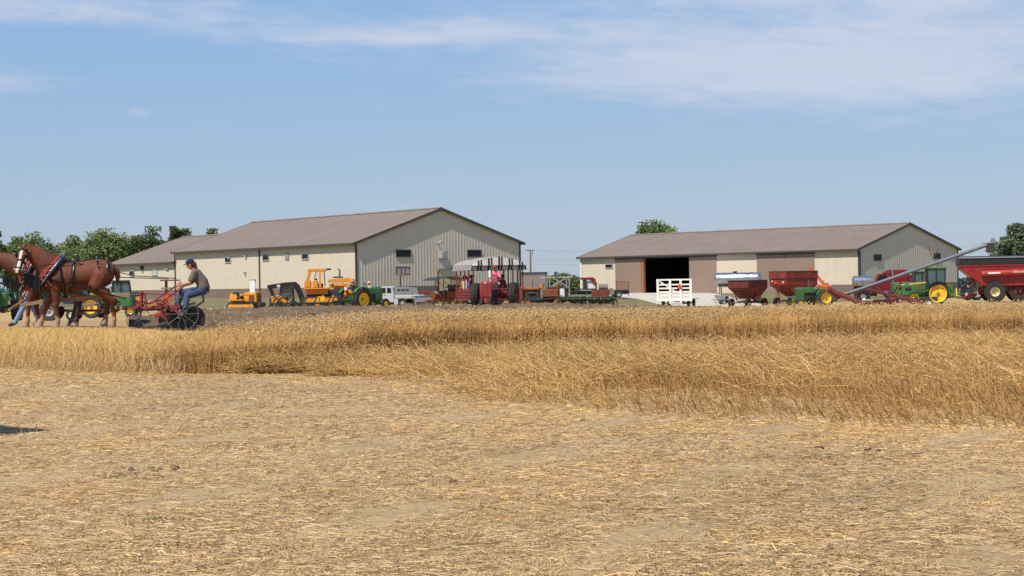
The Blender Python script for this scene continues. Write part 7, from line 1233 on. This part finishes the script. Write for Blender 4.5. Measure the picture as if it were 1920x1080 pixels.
part(ir, 'top', 'rust', ('bx', -.55, .62, -.3, .3, 2.05, 2.13)); part(ir, 'post', 'rust', ('bar', (-.2, 0, .1), (-.2, 0, 2.05), .16), ('bar', (.35, 0, .1), (.35, 0, 2.05), .08)); part(ir, 'shelf', 'old_wood', ('bx', -.5, .7, -.25, .25, 1.55, 1.65)); part(ir, 'base', 'rust_red', ('bx', -.7, .8, -.5, .5, .3, .55, .03)); wheel(ir, (-.4, -.55, .3), .3, .12, .16, 'lgrey', 'rubber'); wheel(ir, (-.4, .55, .3), .3, .12, .16, 'lgrey', 'rubber'); smv(ir, (-.12, -.32, 1.05), (0, -1), .55)
db = thing('drag_beam', 'long dark steel beam lying on the stubble right of the plough', 'beam', 422, 101.0, 2); part(db, 'beam', 'dark', ('bx', -1.5, 1.3, -.12, .12, .06, .22, .02)); part(db, 'eye_bolt', 'iron', ('tube', [(1.38 + .08 * math.cos(k * .785), 0, .14 + .08 * math.sin(k * .785)) for k in range(9)], .02, 5))

# ------------------------------------------------------------------ poles, wires, tower, added shadow tent
up_ = thing('utility_pole', 'wooden utility pole with crossarm between the barns', 'utility pole', 995.5, 245.0, 0)
ph = CAM_H + (hl(995) - 469) * 245 / F - up_.location.z
part(up_, 'pole', 'old_wood', ('cyl', (0, 0, -.5), (0, 0, ph), .17, .12, 10)); part(up_, 'crossarm', 'old_wood', ('bx', -.62, .62, -.06, .06, ph - .12, ph + .02)); part(up_, 'transformer', 'lgrey', ('cyl', (.22, -.1, ph - .75), (.22, -.1, ph - .3), .16, None, 12)); part(up_, 'insulator', 'lgrey', *[('cyl', (x, 0, ph), (x, 0, ph + .14), .05) for x in (-.55, -.3, .3, .55)])
def wire(parent, a, b, sag, r=.009): 
    a, b = V3(a), V3(b); return part(parent, 'wire', 'dark', ('tube', [tuple(a.lerp(b, t / 14) - Vector((0, 0, sag * 4 * (t / 14) * (1 - t / 14)))) for t in range(15)], r, 5))
for k, (zz, sg) in enumerate(((ph - .1, .35), (ph - 1.35, .5), (ph - 2.0, .5))): wire(up_, (.3, 0, zz), (46, 34, zz + .3), sg); wire(up_, (-.3, 0, zz), (-40, 20, zz), sg)
ty = thing('transmission_tower', 'faint steel lattice tower behind the auger spout', 'tower', 1863, 560.0, 20)
HT = CAM_H + (hl(1863) - 447) * 560 / F - ty.location.z; m = MB(); lv = [0, .3, .55, .75, .9, 1.0]; wd_ = [2.6, 1.8, 1.3, .95, .7, .25]
for a in range(5):
    for q in range(4):
        c0 = [(1, 1), (1, -1), (-1, -1), (-1, 1)]; A = c0[q]; B = c0[(q + 1) % 4]; P0 = (A[0] * wd_[a], A[1] * wd_[a], lv[a] * HT); P1 = (A[0] * wd_[a + 1], A[1] * wd_[a + 1], lv[a + 1] * HT); Q0 = (B[0] * wd_[a], B[1] * wd_[a], lv[a] * HT); Q1 = (B[0] * wd_[a + 1], B[1] * wd_[a + 1], lv[a + 1] * HT)
        m.bar(P0, P1, .14); m.bar(P0, Q1, .08); m.bar(Q0, P1, .08); m.bar(P1, Q1, .08)
m.build('lattice', 'galv', ty); part(ty, 'cross_arm', 'galv', ('bar', (-4.5, 0, HT * .9), (4.5, 0, HT * .9), .2), ('bar', (-3.5, 0, HT * .76), (3.5, 0, HT * .76), .2)); wire(ty, (-4, 0, HT * .9), (-60, 40, HT * .9), 3, .03); wire(ty, (-3, 0, HT * .76), (-60, 40, HT * .76), 3, .03); wire(ty, (4, 0, HT * .9), (60, -30, HT * .9), 3, .03)
# unseen tent added left of the frame to cast the foreground shadow corner
tip = Vector((wx(98, 16.25), 16.25, 0)); kx = 2.3 / math.tan(SUN_EL); cn = tip - Vector((math.sin(SUN_AZ), math.cos(SUN_AZ), 0)) * kx
tn = tag(ob('added_shadow_tent', None, None, (cn.x - 2.1, cn.y, 0), rad(45)), 'unseen pop-up tent added just outside the left edge to cast the dark shadow corner', 'shadow caster'); q_ = 1.485
part(tn, 'roof', 'navy', ('add', [(-q_, -q_, 2.3), (q_, -q_, 2.3), (q_, q_, 2.3), (-q_, q_, 2.3), (0, 0, 3.1), (-q_, -q_, 2.27), (q_, -q_, 2.27), (q_, q_, 2.27), (-q_, q_, 2.27), (0, 0, 3.07)], [(0, 1, 4), (1, 2, 4), (2, 3, 4), (3, 0, 4), (6, 5, 9), (7, 6, 9), (8, 7, 9), (5, 8, 9), (0, 5, 6, 1), (1, 6, 7, 2), (2, 7, 8, 3), (3, 8, 5, 0)]))
for sx in (-1, 1):
    for sy in (-1, 1): part(tn, 'leg', 'lgrey', ('bx', sx * q_ * .97 - .02, sx * q_ * .97 + .02, sy * q_ * .97 - .02, sy * q_ * .97 + .02, 0, 2.27))
